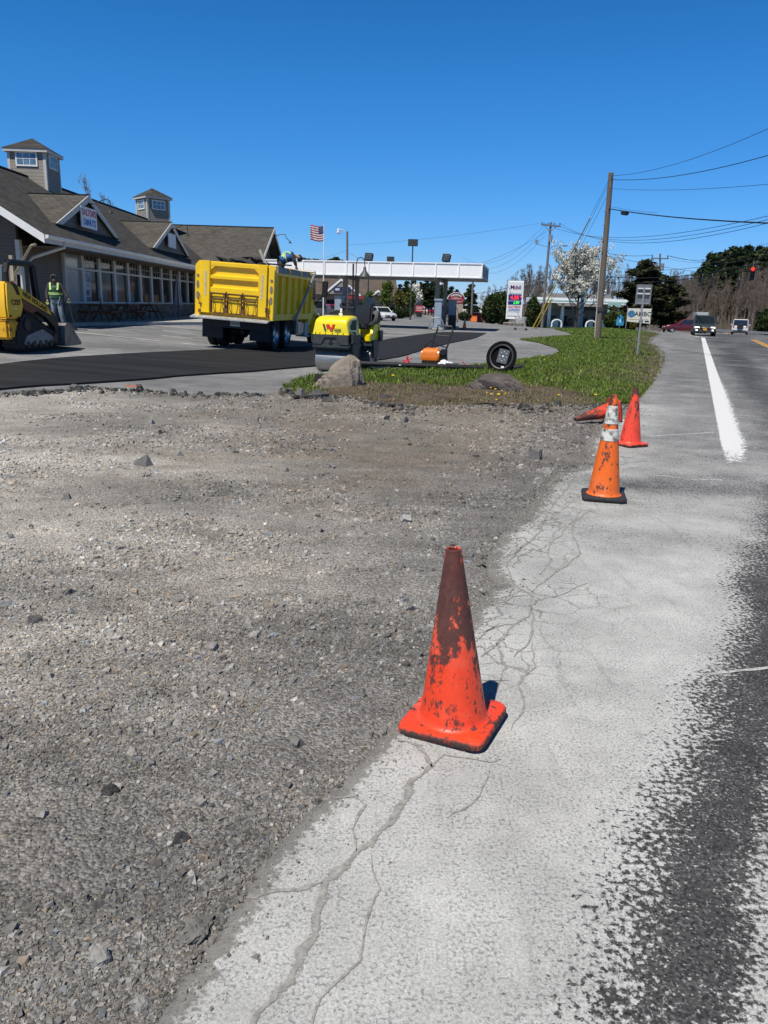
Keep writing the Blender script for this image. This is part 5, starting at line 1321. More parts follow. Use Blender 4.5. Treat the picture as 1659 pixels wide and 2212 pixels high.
for i, (Y, lab) in enumerate(((36.2, 'dark wooden picnic table nearest the left, below the 12 cent poster window'), (39.8, 'middle dark wooden picnic table in front of the shop windows'), (43.5, 'third dark wooden picnic table along the shop wall, next to the tailgate'), )):
    picnic(lab, (-13.2, Y, h(-13, Y)+.12), rad(2*i))
picnic('brown picnic table between the dump truck and the roller', (-3.2, 38.0, h(-3.2, 38)), rad(70), False, None)
pu = thing('patio_umbrella', 'closed pale grey patio umbrella beside the truck tailgate', 'umbrella', (-12.95, 48.5, h(-13, 48)+.12))
MB().cyl((0, 0, 0), (0, 0, 2.35), .025, n=8).build('pole', M_BLK, pu)
rg_ = []
for z, r_ in ((2.4, .03), (2.2, .08), (1.7, .14), (1.1, .20), (.75, .24), (.72, .20)):
    rg_.append([((r_*(1+.25*math.cos(6*a)))*math.cos(a), (r_*(1+.25*math.cos(6*a)))*math.sin(a), z) for a in [2*PI*i/36 for i in range(36)]])
MB().loft(rg_).build('folded_canopy', mat('grey_lilac_canvas', (.30, .27, .29), .9, var=.1), pu, smooth=True)

# ================================================================== FILLING STATION CANOPY
ca = rad(-10); CP = Vector((6.42, 56.4, 0))
cn = thing('station_canopy', 'white flat filling station canopy with ribbed fascia on tan columns', 'canopy', CP, ca)
M_CAN = mat('canopy_white', (.90, .90, .89), .45, var=.03); M_CANU = mat('canopy_underside', (.30, .30, .29), .6, var=.25, vscale=.7); M_COL = mat('column_tan', (.26, .245, .22), .6, var=.1)
LX, LY, zb, zt = -19.0, 7.4, 3.60, 4.62
MB().box((LX/2, LY/2, zb+.10), (-LX-.1, LY-.1, .08)).build('soffit', M_CANU, cn)
MB().box((LX/2, LY/2, zt-.08), (-LX-.14, LY-.14, .06)).build('deck', M_CAN, cn)
f = MB(); f.box((LX/2, -.02, (zb+zt)/2), (-LX, .05, zt-zb)); f.box((LX/2, LY+.02, (zb+zt)/2), (-LX, .05, zt-zb)); f.box((LX+.02, LY/2, (zb+zt)/2), (.05, LY-.02, zt-zb))
f.box((LX/2, -.05, zt-.03), (-LX+.06, .10, .07)); f.box((LX/2, -.045, zb+.06), (-LX+.04, .07, .06))
fa = f.build('fascia', M_CAN, cn)
rb = MB()
for i in range(12): rb.prism([(-1.72*i-.05-.02, -.12), (-1.72*i-.05+.06, -.12), (-1.72*i-.05+.03, -.045), (-1.72*i-.05-.0, -.045)], 'z', zb+.03, zt-.065) if False else rb.box((-.06-1.62*i, -.075, (zb+zt)/2+.015), (.07, .06, zt-zb-.16))
rb.each('fascia_rib', M_CAN, fa)
f = MB(); f.box((-.02, LY/2, (zb+zt)/2), (.05, LY-.02, zt-zb)); ef = f.build('end_fascia', mat('grey_end_panel', (.20, .20, .20), .6, var=.3, vscale=2), cn)  # end panel in a much darker grey than the front fascia
f = MB()
for i in range(9): f.box((.02, .35+.85*i, zt-.12), (.03, .35, .08)); f.box((.02, .35+.85*i, zb+.1), (.03, .3, .08))
f.each('bracket', M_WHT, ef)
for x, y in ((-3.4, 2.2), (-3.1, 5.0), (-10.4, 2.2), (-10.1, 5.0), (-17.0, 2.2), (-17.0, 5.0)):
    MB().box((x, y, zb/2+.02), (.30, .30, zb)).build('column', M_COL, cn)
    if y < 3: MB().box((x, 3.6, zb-.06), (.25, 6.4, .16)).build('beam', M_CANU, cn)
for i in range(7):
    MB().box((-1.5-2.4*i, 3.6, zb+.03), (.5, .5, .06)).build('light_fixture', M_GREY, cn)
# pumps
M_PUMP = mat('pump_blue_grey', (.27, .33, .40), .45, var=.08); M_PUMPD = mat('pump_dark', (.03, .05, .13), .5)
M_CONC = mat('island_concrete', (.45, .44, .41), .9, var=.1)
def cw(x, y, z=0): p = CP+Matrix.Rotation(ca, 3, 'Z') @ Vector((x, y, 0)); p.z = z; return p
def pump(lab, x, y, hoop, grp='fuel pumps under the canopy'):
    p0 = cw(x, y); p0.z = h(p0.x, p0.y)
    t = thing('fuel_pump', lab, 'fuel pump', p0, ca, grp)
    q = MB(); q.box((0, 0, 1.10), (.52, 1.0, 1.90)); q.build('cabinet', M_PUMP, t, bevel=.03)
    q = MB(); q.box((0, 0, 2.10), (.62, 1.12, .16)); q.build('cap', M_PUMP, t, bevel=.02)
    for s in (-1, 1):
        q = MB(); q.box((s*.265, 0, 1.25), (.03, .8, .9)); face_ = q.build('dispenser_face', M_PUMPD, t)
        MB().box((s*.284, .1, 1.55), (.012, .36, .2)).build('screen', M_GLASS, face_)
        q = MB(); q.tube([(s*.30, .42, 1.6), (s*.46, .44, 1.1), (s*.42, .42, .45), (s*.30, .40, .8)], .022, 6); q.build('hose', M_BLK, t)
    q = MB(); q.box((0, .3, .08), (.9, 2.6, .16)); q.build('island', M_CONC, t, bevel=.02)
    if hoop:
        q = MB(); A = [(-.5, -1.2, 0)]+[(.5*math.cos(rad(180-a)), -1.2, .38+.5*math.sin(rad(180-a))) for a in range(0, 181, 20)]+[(.5, -1.2, 0)]
        q.tube(A, .045, 8); q.box((0, -1.2, .16), (.95, .10, .06)); q.build('guard_hoop', M_GREY, t, smooth=True)
    return t
pump('blue grey fuel pump with steel guard hoop at the right of the canopy', -3.1, 1.15, True)
pump('blue grey fuel pump half hidden behind the flagpole', -10.6, 1.3, False)
pump('grey fuel pump behind the second pair of canopy columns', -9.2, 5.6, False)
pump('far fuel pump behind the right hand pump', -2.5, 5.2, False)
wb = thing('waste_bin', 'black waste bin beside the right hand fuel pump', 'waste bin', cw(-2.3, 3.6), ca)
MB().box((0, 0, .5), (.5, .5, .9), taper=(1.08, 1.08)).build('bin_body', M_BLK, wb, bevel=.03); MB().box((0, 0, .98), (.58, .58, .10)).build('bin_lid', M_BLK, wb, bevel=.02)

# ================================================================== LAMPS AND POLES
fl = Vector((-4.62, 55, h(-4.6, 55))); fp = thing('flagpole', 'slim white flagpole flying a striped flag', 'flagpole', fl)
MB().cyl((0, 0, 0), (.0, 0, 6.75), .045, .025, n=10).build('pole', M_WHT, fp); MB().ball((0, 0, 6.79), .05).build('finial', M_ALU, fp)
V = []; Fs = []; mi = []; nx, nz = 26, 13; fw, fh = .92, .98
for j in range(nz+1):
    for i in range(nx+1):
        t = i/nx; zz0 = 6.62-fh*j/nz-.05*t*(1-.4*j/nz)-.06*math.sin(5*t)
        V.append((-.03-fw*t+.05*math.sin(7*t), .10*t*math.sin(9*t+.25*j), zz0))
fm = MB(); fm.v = V
for j in range(nz):
    for i in range(nx):
        fm.f.append((j*(nx+1)+i, j*(nx+1)+i+1, (j+1)*(nx+1)+i+1, (j+1)*(nx+1)+i)); fm.m.append(2 if (j < 7 and i < 10) else j % 2)
fo = fm.build('flag', [mat('flag_red', (.30, .02, .03), .8), mat('flag_white', (.62, .62, .62), .8), mat('flag_blue', (.02, .03, .13), .8)], fp, fix=False, smooth=True)
fo.modifiers.new('thickness', 'SOLIDIFY').thickness = .004
st = MB()
for r_ in range(4):
    for c_ in range(5):
        x = -.06-.065*c_; t = (-x-.03)/fw; st.ball((x+.05*math.sin(7*t), .10*t*math.sin(9*t+.25*(1.5*r_+.5))-.012, 6.57-.11*r_-.05*t-.06*math.sin(5*t)), .014, 6)
st.each('star', M_WHT, fo)
lp_ = Vector((-2.15, 46, h(-2.2, 46))); bl = thing('bell_lamp_post', 'dark lamp post with gooseneck arm and bell shade before the canopy', 'lamp post', lp_)
MB().cyl((0, 0, 0), (-.02, 0, 3.85), .055, .05, n=10).build('post', M_BLK, bl)
q = MB(); q.tube([(.0, 0, 3.0), (.1, 0, 3.05), (.15, 0, 3.3), (.15, 0, 3.85), (.22, 0, 4.12), (.40, 0, 4.22), (.58, 0, 4.12), (.64, 0, 3.85), (.64, 0, 3.6)], .025, 8); q.build('gooseneck', M_BLK, bl, smooth=True)
q = MB(); q.lathe([(.05, .42), (.08, .38), (.09, .22), (.16, .12), (.34, -.10), (.35, -.14), (.31, -.10), (.05, .1)], 24, Matrix.Translation((.64, 0, 3.28))); q.build('lamp_shade', mat('olive_shade', (.07, .075, .07), .5), bl, smooth=True)
def flood(lab, u, vt, vb, Y, head, two=False):
    p = at(u, vb, Y); tp = at(u, vt, Y); gz = h(p.x, Y) if vb > 640 else 0
    t = thing('light_pole', lab, 'light pole', (p.x, Y, h(p.x, Y)), 0, 'car park light poles beyond the canopy')
    H_ = tp.z-h(p.x, Y); MB().cyl((0, 0, 0), (0, 0, H_-.2), .10, .07, n=8).build('post', M_DGR, t)
    if head == 'box': MB().box((.0, 0, H_+.15), (1.15, .6, .75)).build('lamp_head', M_DGR, t, bevel=.03)
    else:
        b_ = MB().box((0, -.1, H_+.25), (.95, .45, .85), rot=(rad(25), 0, rad(20))).build('lamp_head', M_DGR, t, bevel=.03)
        MB().box((0, -.38, H_+.22), (.7, .06, .6), rot=(rad(25), 0, rad(20))).build('lens', mat('flood_lens', (.28, .30, .30), .2), b_)
flood('tall dark light pole with a boxy head above the middle of the canopy', 886, 527, 690, 95, 'box')
flood('light pole with tilted flood head left of the tall boxy one', 794, 560, 690, 95, 'fl'); flood('small light pole with boxy head over the canopy roof', 840, 562, 690, 125, 'box'); flood('light pole with tilted flood head over the right end of the canopy', 958, 562, 690, 95, 'fl')
def utility(lab, u, vb, vt, Y, r0, r1, ub=None, m=None, arm=None, name='utility_pole', cat='utility pole', zbase=None):
    b_ = at(ub or u, vb, Y); t_ = at(u, vt, Y); bz = h(b_.x, Y) if zbase is None else zbase
    t = thing(name, lab, cat, (b_.x, Y, bz)); L_ = Vector((t_.x-b_.x, 0, t_.z-bz))
    MB().cyl((0, 0, 0), L_, r0, r1, n=14).build('pole', m or M_POLE, t, smooth=True)
    return t, L_
M_POLE = mat('weathered_pole', (.145, .115, .088), .9, var=.3, vscale=3, stretch=(9, 9, .7), bump=.5, bscale=30)
M_POLEG = mat('grey_pole', (.16, .15, .14), .9, var=.25, vscale=3, stretch=(9, 9, .7))
big, Lb_ = utility('tall weathered wooden utility pole standing on the grass bank', 1320, 740, 374, 42.3, .165, .125, ub=1290)
q = MB(); q.ball(Lb_, .126, 12, (1, 1, .5)); q.build('pole_cap', M_POLEG, big)
q = MB(); q.tube([(-.17, -.05, 0), Lb_*.40+Vector((-.19, -.05, 0)), Lb_*.62+Vector((-.17, -.05, 0))], .03, 6); q.build('conduit', mat('grey_conduit', (.42, .43, .44), .6), big)
q = MB(); q.box(Lb_*.205+Vector((-.02, -.185, 0)), (.32, .02, .20)); pb = q.build('number_plate', M_DGR, big)
text('plate_digits', 'SPEEDWAY', .06, M_WHT, pb, face(Lb_*.205+Vector((-.02, -.197, .0)), (0, -1, 0)), .002) if False else None
for z in (.55, .62, .7, .78): MB().cyl(Lb_*z+Vector((-.12, -.1, 0)), Lb_*z+Vector((-.24, -.14, .0)), .015, n=6).build('step_bolt', M_STEEL, big)
bk_, Lk = utility('grey utility pole with crossarm and street light behind the pump price sign', 1190, 700, 480, 88, .16, .11, ub=1171, m=M_POLEG)
q = MB(); q.box(Lk+Vector((0, -.15, -.35)), (2.1, .12, .14), rot=(0, rad(4), 0)); cr_ = q.build('crossarm', M_POLEG, bk_)
q = MB()
for x in (-.95, -.3, .3, .95): q.cyl(Lk+Vector((x, -.15, -.28)), Lk+Vector((x, -.15, -.08)), .05, n=8)
q.each('insulator', M_DGR, cr_)
for s in (-1, 1): MB().tube([Lk+Vector((s*.65, -.12, -.4)), Lk+Vector((0, -.12, -1.0))], .03, 4).build('brace', M_POLEG, bk_)
MB().cyl(Lk+Vector((.05, -.32, -2.0)), Lk+Vector((.05, -.32, -1.35)), .2, n=14).build('transformer', M_GREY, bk_, smooth=True)
q = MB(); q.tube([Lk+Vector((-.1, 0, -2.95)), Lk+Vector((.35, -.3, -2.45)), Lk+Vector((.9, -.5, -2.3)), Lk+Vector((1.35, -.6, -2.35))], .04, 6); am = q.build('lamp_arm', M_GREY, bk_)
MB().box(Lk+Vector((1.6, -.6, -2.4)), (.55, .25, .14)).build('lamp_head', M_GREY, am, bevel=.03)
q = MB(); q.tube([Lk+Vector((-.15, 0, -2.5)), Lk+Vector((-1.3, -.2, -2.3))], .03, 6); a2 = q.build('side_arm', M_GREY, bk_); MB().box(Lk+Vector((-1.4, -.2, -2.05)), (.25, .25, .42)).build('junction_box', M_GREY, a2)
fr_, Lf = utility('slim grey utility pole with a lamp arm left of the bell lamp', 750, 690, 500, 100, .16, .12, m=M_POLEG)
q = MB(); q.tube([Lf+Vector((0, 0, -.2)), Lf+Vector((-.5, -.2, .15)), Lf+Vector((-1.0, -.3, .15))], .05, 6); am = q.build('lamp_arm', M_WHT, fr_); MB().lathe([(.05, .3), (.18, .2), (.22, -.2), (.1, -.35), (.01, -.36)], 14, Matrix.Translation(Lf+Vector((-1.05, -.3, 0)))).build('lamp_head', M_CLR, am, smooth=True)
mp_, Lm = utility('grey steel mast of the traffic signals beside the blossoming tree', 1268, 707, 530, 80, .22, .13, ub=1253, m=mat('signal_mast_steel', (.30, .33, .36), .45, metal=.5, var=.08), name='signal_mast', cat='signal mast')
q = MB(); q.tube([Lm+Vector((0, 0, -.5)), Lm+Vector((.5, 0, -.35))], .05, 6); q.box(Lm+Vector((.7, 0, -.38)), (.5, .25, .2)); q.build('camera_head', M_GREY, mp_)
tp_, Lt = utility('distant utility pole with transformers between cedar and pines', 1426, 690, 548, 105, .15, .11, m=M_POLEG)
q = MB(); q.box(Lt+Vector((0, -.12, -.6)), (2.2, .12, .14)); cr2 = q.build('crossarm', M_POLEG, tp_)
q = MB()
for x in (-1, 1): q.cyl(Lt+Vector((x, -.12, -.52)), Lt+Vector((x, -.12, -.2)), .07, n=8)
q.each('insulator', M_DGR, cr2)
for s in (-1, 1): MB().cyl(Lt+Vector((s*.42, -.1, -2.1)), Lt+Vector((s*.42, -.1, -1.2)), .25, n=12).build('transformer', M_GREY, tp_)
s2, _ = utility('pale pole with twin lamps seen under the canopy', 959, 690, 605, 118, .14, .12, m=M_GREY); 
for s in (-1, 1): MB().cyl(_+Vector((s*.45, -.1, -.7)), _+Vector((s*.45, -.1, .0)), .18, n=10).build('transformer', M_WHT, s2)
MB().box(_+Vector((0, -.1, .1)), (1.6, .1, .1)).build('crossarm', M_POLEG, s2)
s3, _ = utility('slender grey pole standing between the pump and the stop sign', 1022, 692, 596, 110, .15, .13, ub=1018, m=M_POLEG)
# ================================================================== TREES
M_BARK = mat('grey_bark', (.105, .085, .07), .95, var=.35, vscale=6); M_TWIG = mat('bare_twigs', (.165, .13, .105), .95, var=.3, vscale=.7)
M_BARKD = mat('dark_bark', (.045, .035, .03), .95, var=.35, vscale=6)
def leaf_mat(name, c, var=.45, rough=.7):
    m, N, L, B = newmat(name)
    a = N.new('ShaderNodeAttribute'); a.attribute_name = 'tone'
    mu = N.new('ShaderNodeMix'); mu.data_type = 'RGBA'; mu.blend_type = 'MULTIPLY'; mu.inputs[0].default_value = 1; mu.inputs[6].default_value = tuple(c)+(1,); L.new(a.outputs['Color'], mu.inputs[7])
    L.new(mu.outputs[2], B.inputs['Base Color']); B.inputs['Roughness'].default_value = rough; B.inputs['Specular IOR Level'].default_value = .2
    t = N.new('ShaderNodeBsdfTranslucent'); L.new(mu.outputs[2], t.inputs[0]); ms = N.new('ShaderNodeMixShader'); ms.inputs[0].default_value = .25
    L.new(B.outputs[0], ms.inputs[1]); L.new(t.outputs[0], ms.inputs[2]); L.new(ms.outputs[0], m.node_tree.nodes['Material Output'].inputs[0])
    return m
def branching(seed, hgt, r0, spread=.5, n1=12, n2=6, n3=5, n4=0, base=.28, up=.35, crown=.5, tw=.02, wob=.12):
    """tapering trunk, limbs, branches and twigs; returns tubes and the twig ends"""
    rg = random.Random(seed); mb = MB(); tips = []
    tr = [Vector((0, 0, 0))]; k = 8
    for i in range(1, k+1): tr.append(Vector((rg.uniform(-1, 1)*wob*hgt*.1*i/k, rg.uniform(-1, 1)*wob*hgt*.1*i/k, hgt*.92*i/k)))
    mb.tube(tr, [r0*(1-.85*i/k)*(1.25 if i == 0 else 1) for i in range(k+1)], 7)
    def along(t):
        f = t*k; i = min(int(f), k-1); return tr[i].lerp(tr[i+1], f-i)
    def limb(p, d, L_, r, lvl):
        pts = [p]; q = p; dd = d.copy(); s = 4 if lvl < 3 else 2
        for i in range(s):
            dd = (dd+Vector((rg.uniform(-1, 1), rg.uniform(-1, 1), rg.uniform(-.6, 1)+up))*.22).normalized(); q = q+dd*L_/s; pts.append(q)
        mb.tube(pts, [r*(1-.75*i/s) for i in range(s+1)], 5 if lvl == 1 else 3, cap=False)
        if lvl >= 2: tips.append(pts[-1])
        n = (0, n2, n3, n4)[lvl] if lvl < 4 else 0
        for j in range(n):
            t = rg.uniform(.25, 1.0); f = t*s; i = min(int(f), s-1); b = pts[i].lerp(pts[i+1], f-i)
            e = (dd+Vector((rg.uniform(-1, 1), rg.uniform(-1, 1), rg.uniform(-.5, .8)))*.85).normalized()
            limb(b, e, L_*rg.uniform(.38, .62), max(tw*.5, r*.45), lvl+1)
    for j in range(n1):
        t = base+(1-base)*(j+rg.random())/n1; a = j*2.4+rg.uniform(-.5, .5)
        d = Vector((math.cos(a)*spread, math.sin(a)*spread, rg.uniform(.35, .9))).normalized()
        limb(along(t), d, hgt*crown*(1.0-.62*abs(t-.45))*rg.uniform(.6, 1.0)*(1-.45*t), r0*.42*(1-.6*t), 1)
    return mb, tips
def leaves(name, P, size, m, parent=None, lo=.45, hi=1.5, flat=0., asp=1.6, kind=None, inner=None):
    n = len(P); a = RNG.normal(size=(n, 3)); a /= np.linalg.norm(a, axis=1)[:, None]; b = RNG.normal(size=(n, 3)); b[:, 2] *= (1-flat)
    b -= a*(a*b).sum(1)[:, None]; b /= np.linalg.norm(b, axis=1)[:, None]
    if flat: 
        a[:, 2] *= (1-flat); a /= np.linalg.norm(a, axis=1)[:, None]
    s = size*RNG.lognormal(0, .3, n)[:, None]
    V = np.stack([P-a*s*asp*.5, P+b*s*.5, P+a*s*asp*.5, P-b*s*.5], 1)
    T = RNG.uniform(lo, hi, n); col = np.repeat(np.column_stack([T, T*RNG.uniform(.92, 1.06, n), T, np.ones(n)]), 4, 0)
    return meshnp(name, V.reshape(-1, 3), np.arange(4*n).reshape(-1, 4), m, kind, parent, {'tone': ('FLOAT_COLOR', col)})
def clump(centres, n, r, sq=(1, 1, 1)):
    c = np.array([tuple(p) for p in centres]); i = RNG.integers(0, len(c), n); d = RNG.normal(size=(n, 3))*np.array(sq)*r
    return c[i]+d
M_BLOS = leaf_mat('white_blossom', (.78, .77, .70)); M_FRESH = leaf_mat('fresh_leaf', (.10, .135, .025)); M_PINE = leaf_mat('pine_needles', (.040, .060, .024)); M_CED = leaf_mat('cedar_foliage', (.044, .048, .022)); M_HEDGE = leaf_mat('hedge_leaf', (.040, .062, .018)); M_BUSH = leaf_mat('bush_leaf', (.065, .085, .022))
# blossoming pear
tp = at(1244, 707, 76); pear = thing('blossoming_tree', 'white blossoming tree left of the tall wooden pole', 'tree', (tp.x, 76, h(tp.x, 76)), rad(20))
mb, tips = branching(21, 6.3, .17, .95, 22, 8, 5, 0, .20, .50, .80, .03)
mb.build('trunk', M_BARKD, pear, fix=False)
tips = [p for p in tips if p.z > 1.5]
leaves('blossom', clump(tips, 16000, .13), .125, M_BLOS, pear, .55, 1.15, asp=1.2)
leaves('young_leaves', clump(tips, 1400, .16), .10, M_FRESH, pear, .8, 2.2)
# small street trees by the car park
def small_tree(lab, u, vb, vt, Y, m, seed, wid=.5, dens=2600, sz=.16, name='young_tree'):
    p = at(u, vb, Y); H_ = at(u, vt, Y).z-h(p.x, Y)
    t = thing(name, lab, 'tree', (p.x, Y, h(p.x, Y)), seed, 'young trees around the car park')
    mb, tips = branching(seed, H_, .07, wid, 12, 5, 3, 0, .28, .6, .42, .02); mb.build('trunk', M_BARK, t, fix=False)
    leaves('crown', clump([q for q in tips if q.z > H_*.25], dens, .17), sz, m, t, .5, 1.6); return t
small_tree('fresh green young tree at the right end of the brown roofed mall', 834, 676, 617, 104, M_FRESH, 31)
small_tree('round green young tree below the mall gable, left of the white pickup', 797, 672, 638, 106, M_FRESH, 32)
small_tree('sparse green young tree next to the small white blossoming one', 886, 676, 632, 108, M_FRESH, 33, .45, 2000)
small_tree('leafy brownish young tree between the two greenest ones', 862, 676, 634, 110, leaf_mat('bronze_leaf', (.11, .10, .03)), 34, .5, 1800)
small_tree('small white blossoming tree under the station canopy', 896, 674, 621, 118, M_BLOS, 35, .5, 2600, .15)
# hedges and bushes: stems and a leafy mass
def bush(lab, u, vb, vt, w, Y, m, n=3500, sz=.13, cone_=0., name='bush', cat='bush', dep=None, stem=True):
    p = at(u, vb, Y); z0_ = h(p.x, Y); H_ = at(u, vt, Y).z-z0_; t = thing(name, lab, cat, (p.x, Y, z0_))
    rw = w/1659*Y/2; d = RNG.normal(size=(n, 3)); d /= np.linalg.norm(d, axis=1)[:, None]; r = RNG.random(n)**.35
    P = d*r[:, None]*np.array([rw, dep or rw, H_/2])+np.array([0, 0, H_/2]); tz = np.clip(P[:, 2]/H_, 0, 1); k = (1-cone_*tz)[:, None]; P[:, :2] *= k
    lump = 1+.28*(fbm(P[:, 0]*1.1+9, P[:, 2]*1.2+P[:, 1], 3)[:, None]-.5)*2; P[:, :2] *= lump; P[:, 2] = np.maximum(P[:, 2]*(.9+.2*RNG.random(n)), .02)
    leaves('foliage', P, sz, m, t, .4, 1.6)
    q = MB()
    for i in range(5): a = i*1.26; q.tube([(0.05*math.cos(a), .05*math.sin(a), 0), (rw*.35*math.cos(a), rw*.35*math.sin(a), H_*.6)], [.04, .012], 5)
    q.build('stems', M_BARKD, t); return t
bush('dark evergreen hedge left of the pump price sign', 1062, 690, 637, 50, 104, M_HEDGE, 6000, .2, .35, 'hedge', 'hedge', 2.0); bush('dark evergreen hedge shrub just behind the pump price sign', 1150, 688, 640, 38, 116, M_HEDGE, 4500, .2, .4, 'hedge', 'hedge', 1.6)
bush('tall dark hedge shrub between the price sign and the grey pole', 1085, 688, 633, 36, 110, M_HEDGE, 4500, .2, .4, 'hedge', 'hedge', 1.6)
bush('rounded green bush in front of the pump station by the wooden pole', 1329, 706, 671, 46, 84, M_BUSH, 4000, .13)
bush('small yellowish bush below the white banner', 1364, 706, 690, 20, 84, leaf_mat('golden_leaf', (.13, .12, .02)), 1200, .1)
bush('low dark shrub under the banner sign', 1345, 706, 688, 22, 86, M_HEDGE, 1200, .1)
bush('green shrub at the far right behind the guardrail', 1655, 704, 668, 44, 112, M_HEDGE, 3000, .2)
bush('low green shrub bed beyond the white crossover car', 862, 676, 664, 60, 104, M_HEDGE, 2500, .14, 0, dep=.9)
bush('low hedge beside the orange barricades', 1003, 688, 674, 26, 108, M_HEDGE, 1500, .13, 0, dep=.7)
# conifers
def conifer(seed, H_, rad_, droop, m, n, sz, whorl, up=.25, irregular=.35, base=.1, taper=1., name='t', lf=.5):
    """trunk with whorls of boughs carrying needle sprays"""
    rg = random.Random(seed); q = MB(); q.tube([(0, 0, 0), (.1*rg.uniform(-1, 1), .1, H_*.5), (0, 0, H_)], [H_*.018, H_*.012, .02], 7); pts = []; wts = []
    k = int((1-base)*H_/whorl)
    for i in range(k):
        z = H_*base+(H_*(1-base))*(i+rg.uniform(-.3, .3))/k; f = (1-z/H_)
        R_ = rad_*(min(1, f*2.2)**.8*(.35+.65*f**taper) if taper else 1)*rg.uniform(1-irregular, 1+irregular*.5)
        for j in range(rg.randint(4, 6)):
            a = rg.uniform(0, 2*PI); L_ = R_*rg.uniform(.6, 1.1)
            e = Vector((math.cos(a)*L_, math.sin(a)*L_, L_*(up-droop)+rg.uniform(-.2, .3))); p0 = Vector((0, 0, z)); mid = p0+e*.55+Vector((0, 0, L_*.10))
            q.tube([p0, mid, p0+e], [.05*L_**.5, .03, .01], 4, cap=False)
            for t in (.35, .5, .65, .8, .92, 1.0): pts.append(p0.lerp(p0+e, t)+Vector((0, 0, L_*.18*t*(1-t)*2))); wts.append(L_*(.4+.6*t))
    w = np.array(wts)/sum(wts); c = np.array([tuple(p) for p in pts]); i = RNG.choice(len(c), n, p=w); r_ = lf*(.5+.5*rad_/3)
    P = c[i]+RNG.normal(size=(n, 3))*np.array([r_, r_, r_*.42])*.45
    return q, P
def proto_tree(nm, seed, H_, rad_, droop, m, n, sz, whorl, **kw):
    t = thing(nm, '', 'tree'); q, P = conifer(seed, H_, rad_, droop, m, n, sz, whorl, **kw)
    q.build('trunk', M_BARKD, t, fix=False); leaves('crown', P, sz, m, t, .35, 1.7, flat=.5, asp=2.0); return t
pines = [proto_tree('pine_tree', 60+i, 18, 4.2, .05, M_PINE, 8500, .55, 1.05, base=.25, taper=.6, lf=.9) for i in range(3)]
used = set()
def place(protos, i, loc, s, rot, label, group):
    p = protos[i]
    if id(p) not in used: used.add(id(p)); p.location = loc; p.rotation_euler = (0, 0, rot); p.scale = (s, s, s); tag(p, label, 'tree', group); return p
    return dup(p, loc, rot, label, group, s)
def pine_at(u, vt, Y, lab, grp, zb=None, i=None):
    x = at(u, 690, Y).x; zb = h(x, Y) if zb is None else zb; H_ = at(u, vt, Y).z-zb
    return place(pines, random.randrange(3) if i is None else i, (x, Y, zb), H_/18, random.uniform(0, 6), lab, grp)
G1 = 'tall pines above the bare wood on the right'
for u, vt, Y in ((1480,600,205),(1512,560,200),(1528,548,196),(1545,538,200),(1562,545,192),(1578,528,198),(1596,520,196),(1612,540,190),(1626,532,200),(1642,524,194),(1660,516,196),(1680,520,190),(1536,575,186),(1568,570,184),(1604,566,182),(1640,560,182),(1700,530,200),(1730,520,195),(1520,540,206),(1555,532,208),(1570,525,190),(1588,530,205),(1620,522,206),(1635,540,186),(1652,528,208),(1500,572,198)):
    pine_at(u, vt, Y, 'tall dark pine rising above the bare trees at the right', G1)
G2 = 'distant evergreens along the skyline over the canopy'
for u, vt in ((596,556),(640,557),(655,553),(668,556),(682,554),(695,558),(712,555),(724,551),(738,557),(755,560),(772,562)): pine_at(u, vt, 235, 'distant dark evergreen just above the canopy roof line', G2)
G3 = 'dark evergreens behind the car park, seen under the canopy'
for u, vt in ((862,612),(876,604),(890,600),(905,606),(918,598),(932,602),(946,600),(958,610),(972,616),(984,622),(868,626),(899,622),(925,618),(952,624)): pine_at(u, vt, 165+random.uniform(-8, 8), 'dark evergreen beyond the car park, seen under the canopy', G3)
pine_at(1014, 610, 145, 'lone dark pine behind the slender pole right of the fuel pump', None, i=1)
pine_at(1072, 627, 170, 'small dark spruce top over the hedge left of the price sign', None, i=0)
ced = [proto_tree('cedar_tree', 70+i, 8, 3.0, -.12, M_CED, 15000, .27, .36, base=.06, taper=.5, irregular=.5, lf=.55) for i in range(2)]
for k_, (u, vt, Y, lab) in enumerate(((1384,562,98,'tall dark cedar behind the white banner, taller of the two'),(1437,598,92,'broad dark cedar left of the dark red car, lower of the two'))):
    x = at(u, 690, Y).x; H_ = at(u, vt, Y).z-h(x, Y); o = ced[k_]; o.location = (x, Y, h(x, Y)); s = H_/8; o.scale = (s*1.15, s*1.15, s); tag(o, lab, 'tree', 'two cedars at the street corner')
# bare woods
bare = []
for i in range(5):
    mb, tips = branching(80+i, 11, .15, .42, 14, 7, 5, 3, .25, .75, .34, .024)
    o = mb.build('bare_tree', M_TWIG, None, fix=False); bare.append(o)
def bare_at(u, vt, Y, lab, grp, ub=None):
    x = at(u, 690, Y).x; zb = h(x, Y)-.1; H_ = at(u, vt, Y).z-zb
    p = bare[random.randrange(5)]
    if id(p) in used: p = p.copy(); C.objects.link(p)
    used.add(id(p)); p.location = (x, Y, zb); s = H_/11; p.scale = (s*1.05, s*1.05, s); p.rotation_euler = (0, 0, random.uniform(0, 6)); return tag(p, lab, 'tree', grp)
G4 = 'bare brown trees of the wood on the right'
for i in range(150):
    u = random.uniform(1448, 1790); Y = random.uniform(150, 215); bare_at(u, 600+random.gauss(0, 8)+(Y-180)*-.04+8*math.sin(u*.03), Y, 'bare leafless tree in the brown wood at the right', G4)
G5 = 'bare trees behind the pump station across the street'
for i in range(46):
    u = random.uniform(1100, 1460); Y = random.uniform(185, 220); bare_at(u, (588 if u > 1130 else 612)+random.gauss(0, 9)+max(0, u-1330)*.12, Y, 'bare leafless tree on the rise behind the pump station', G5)
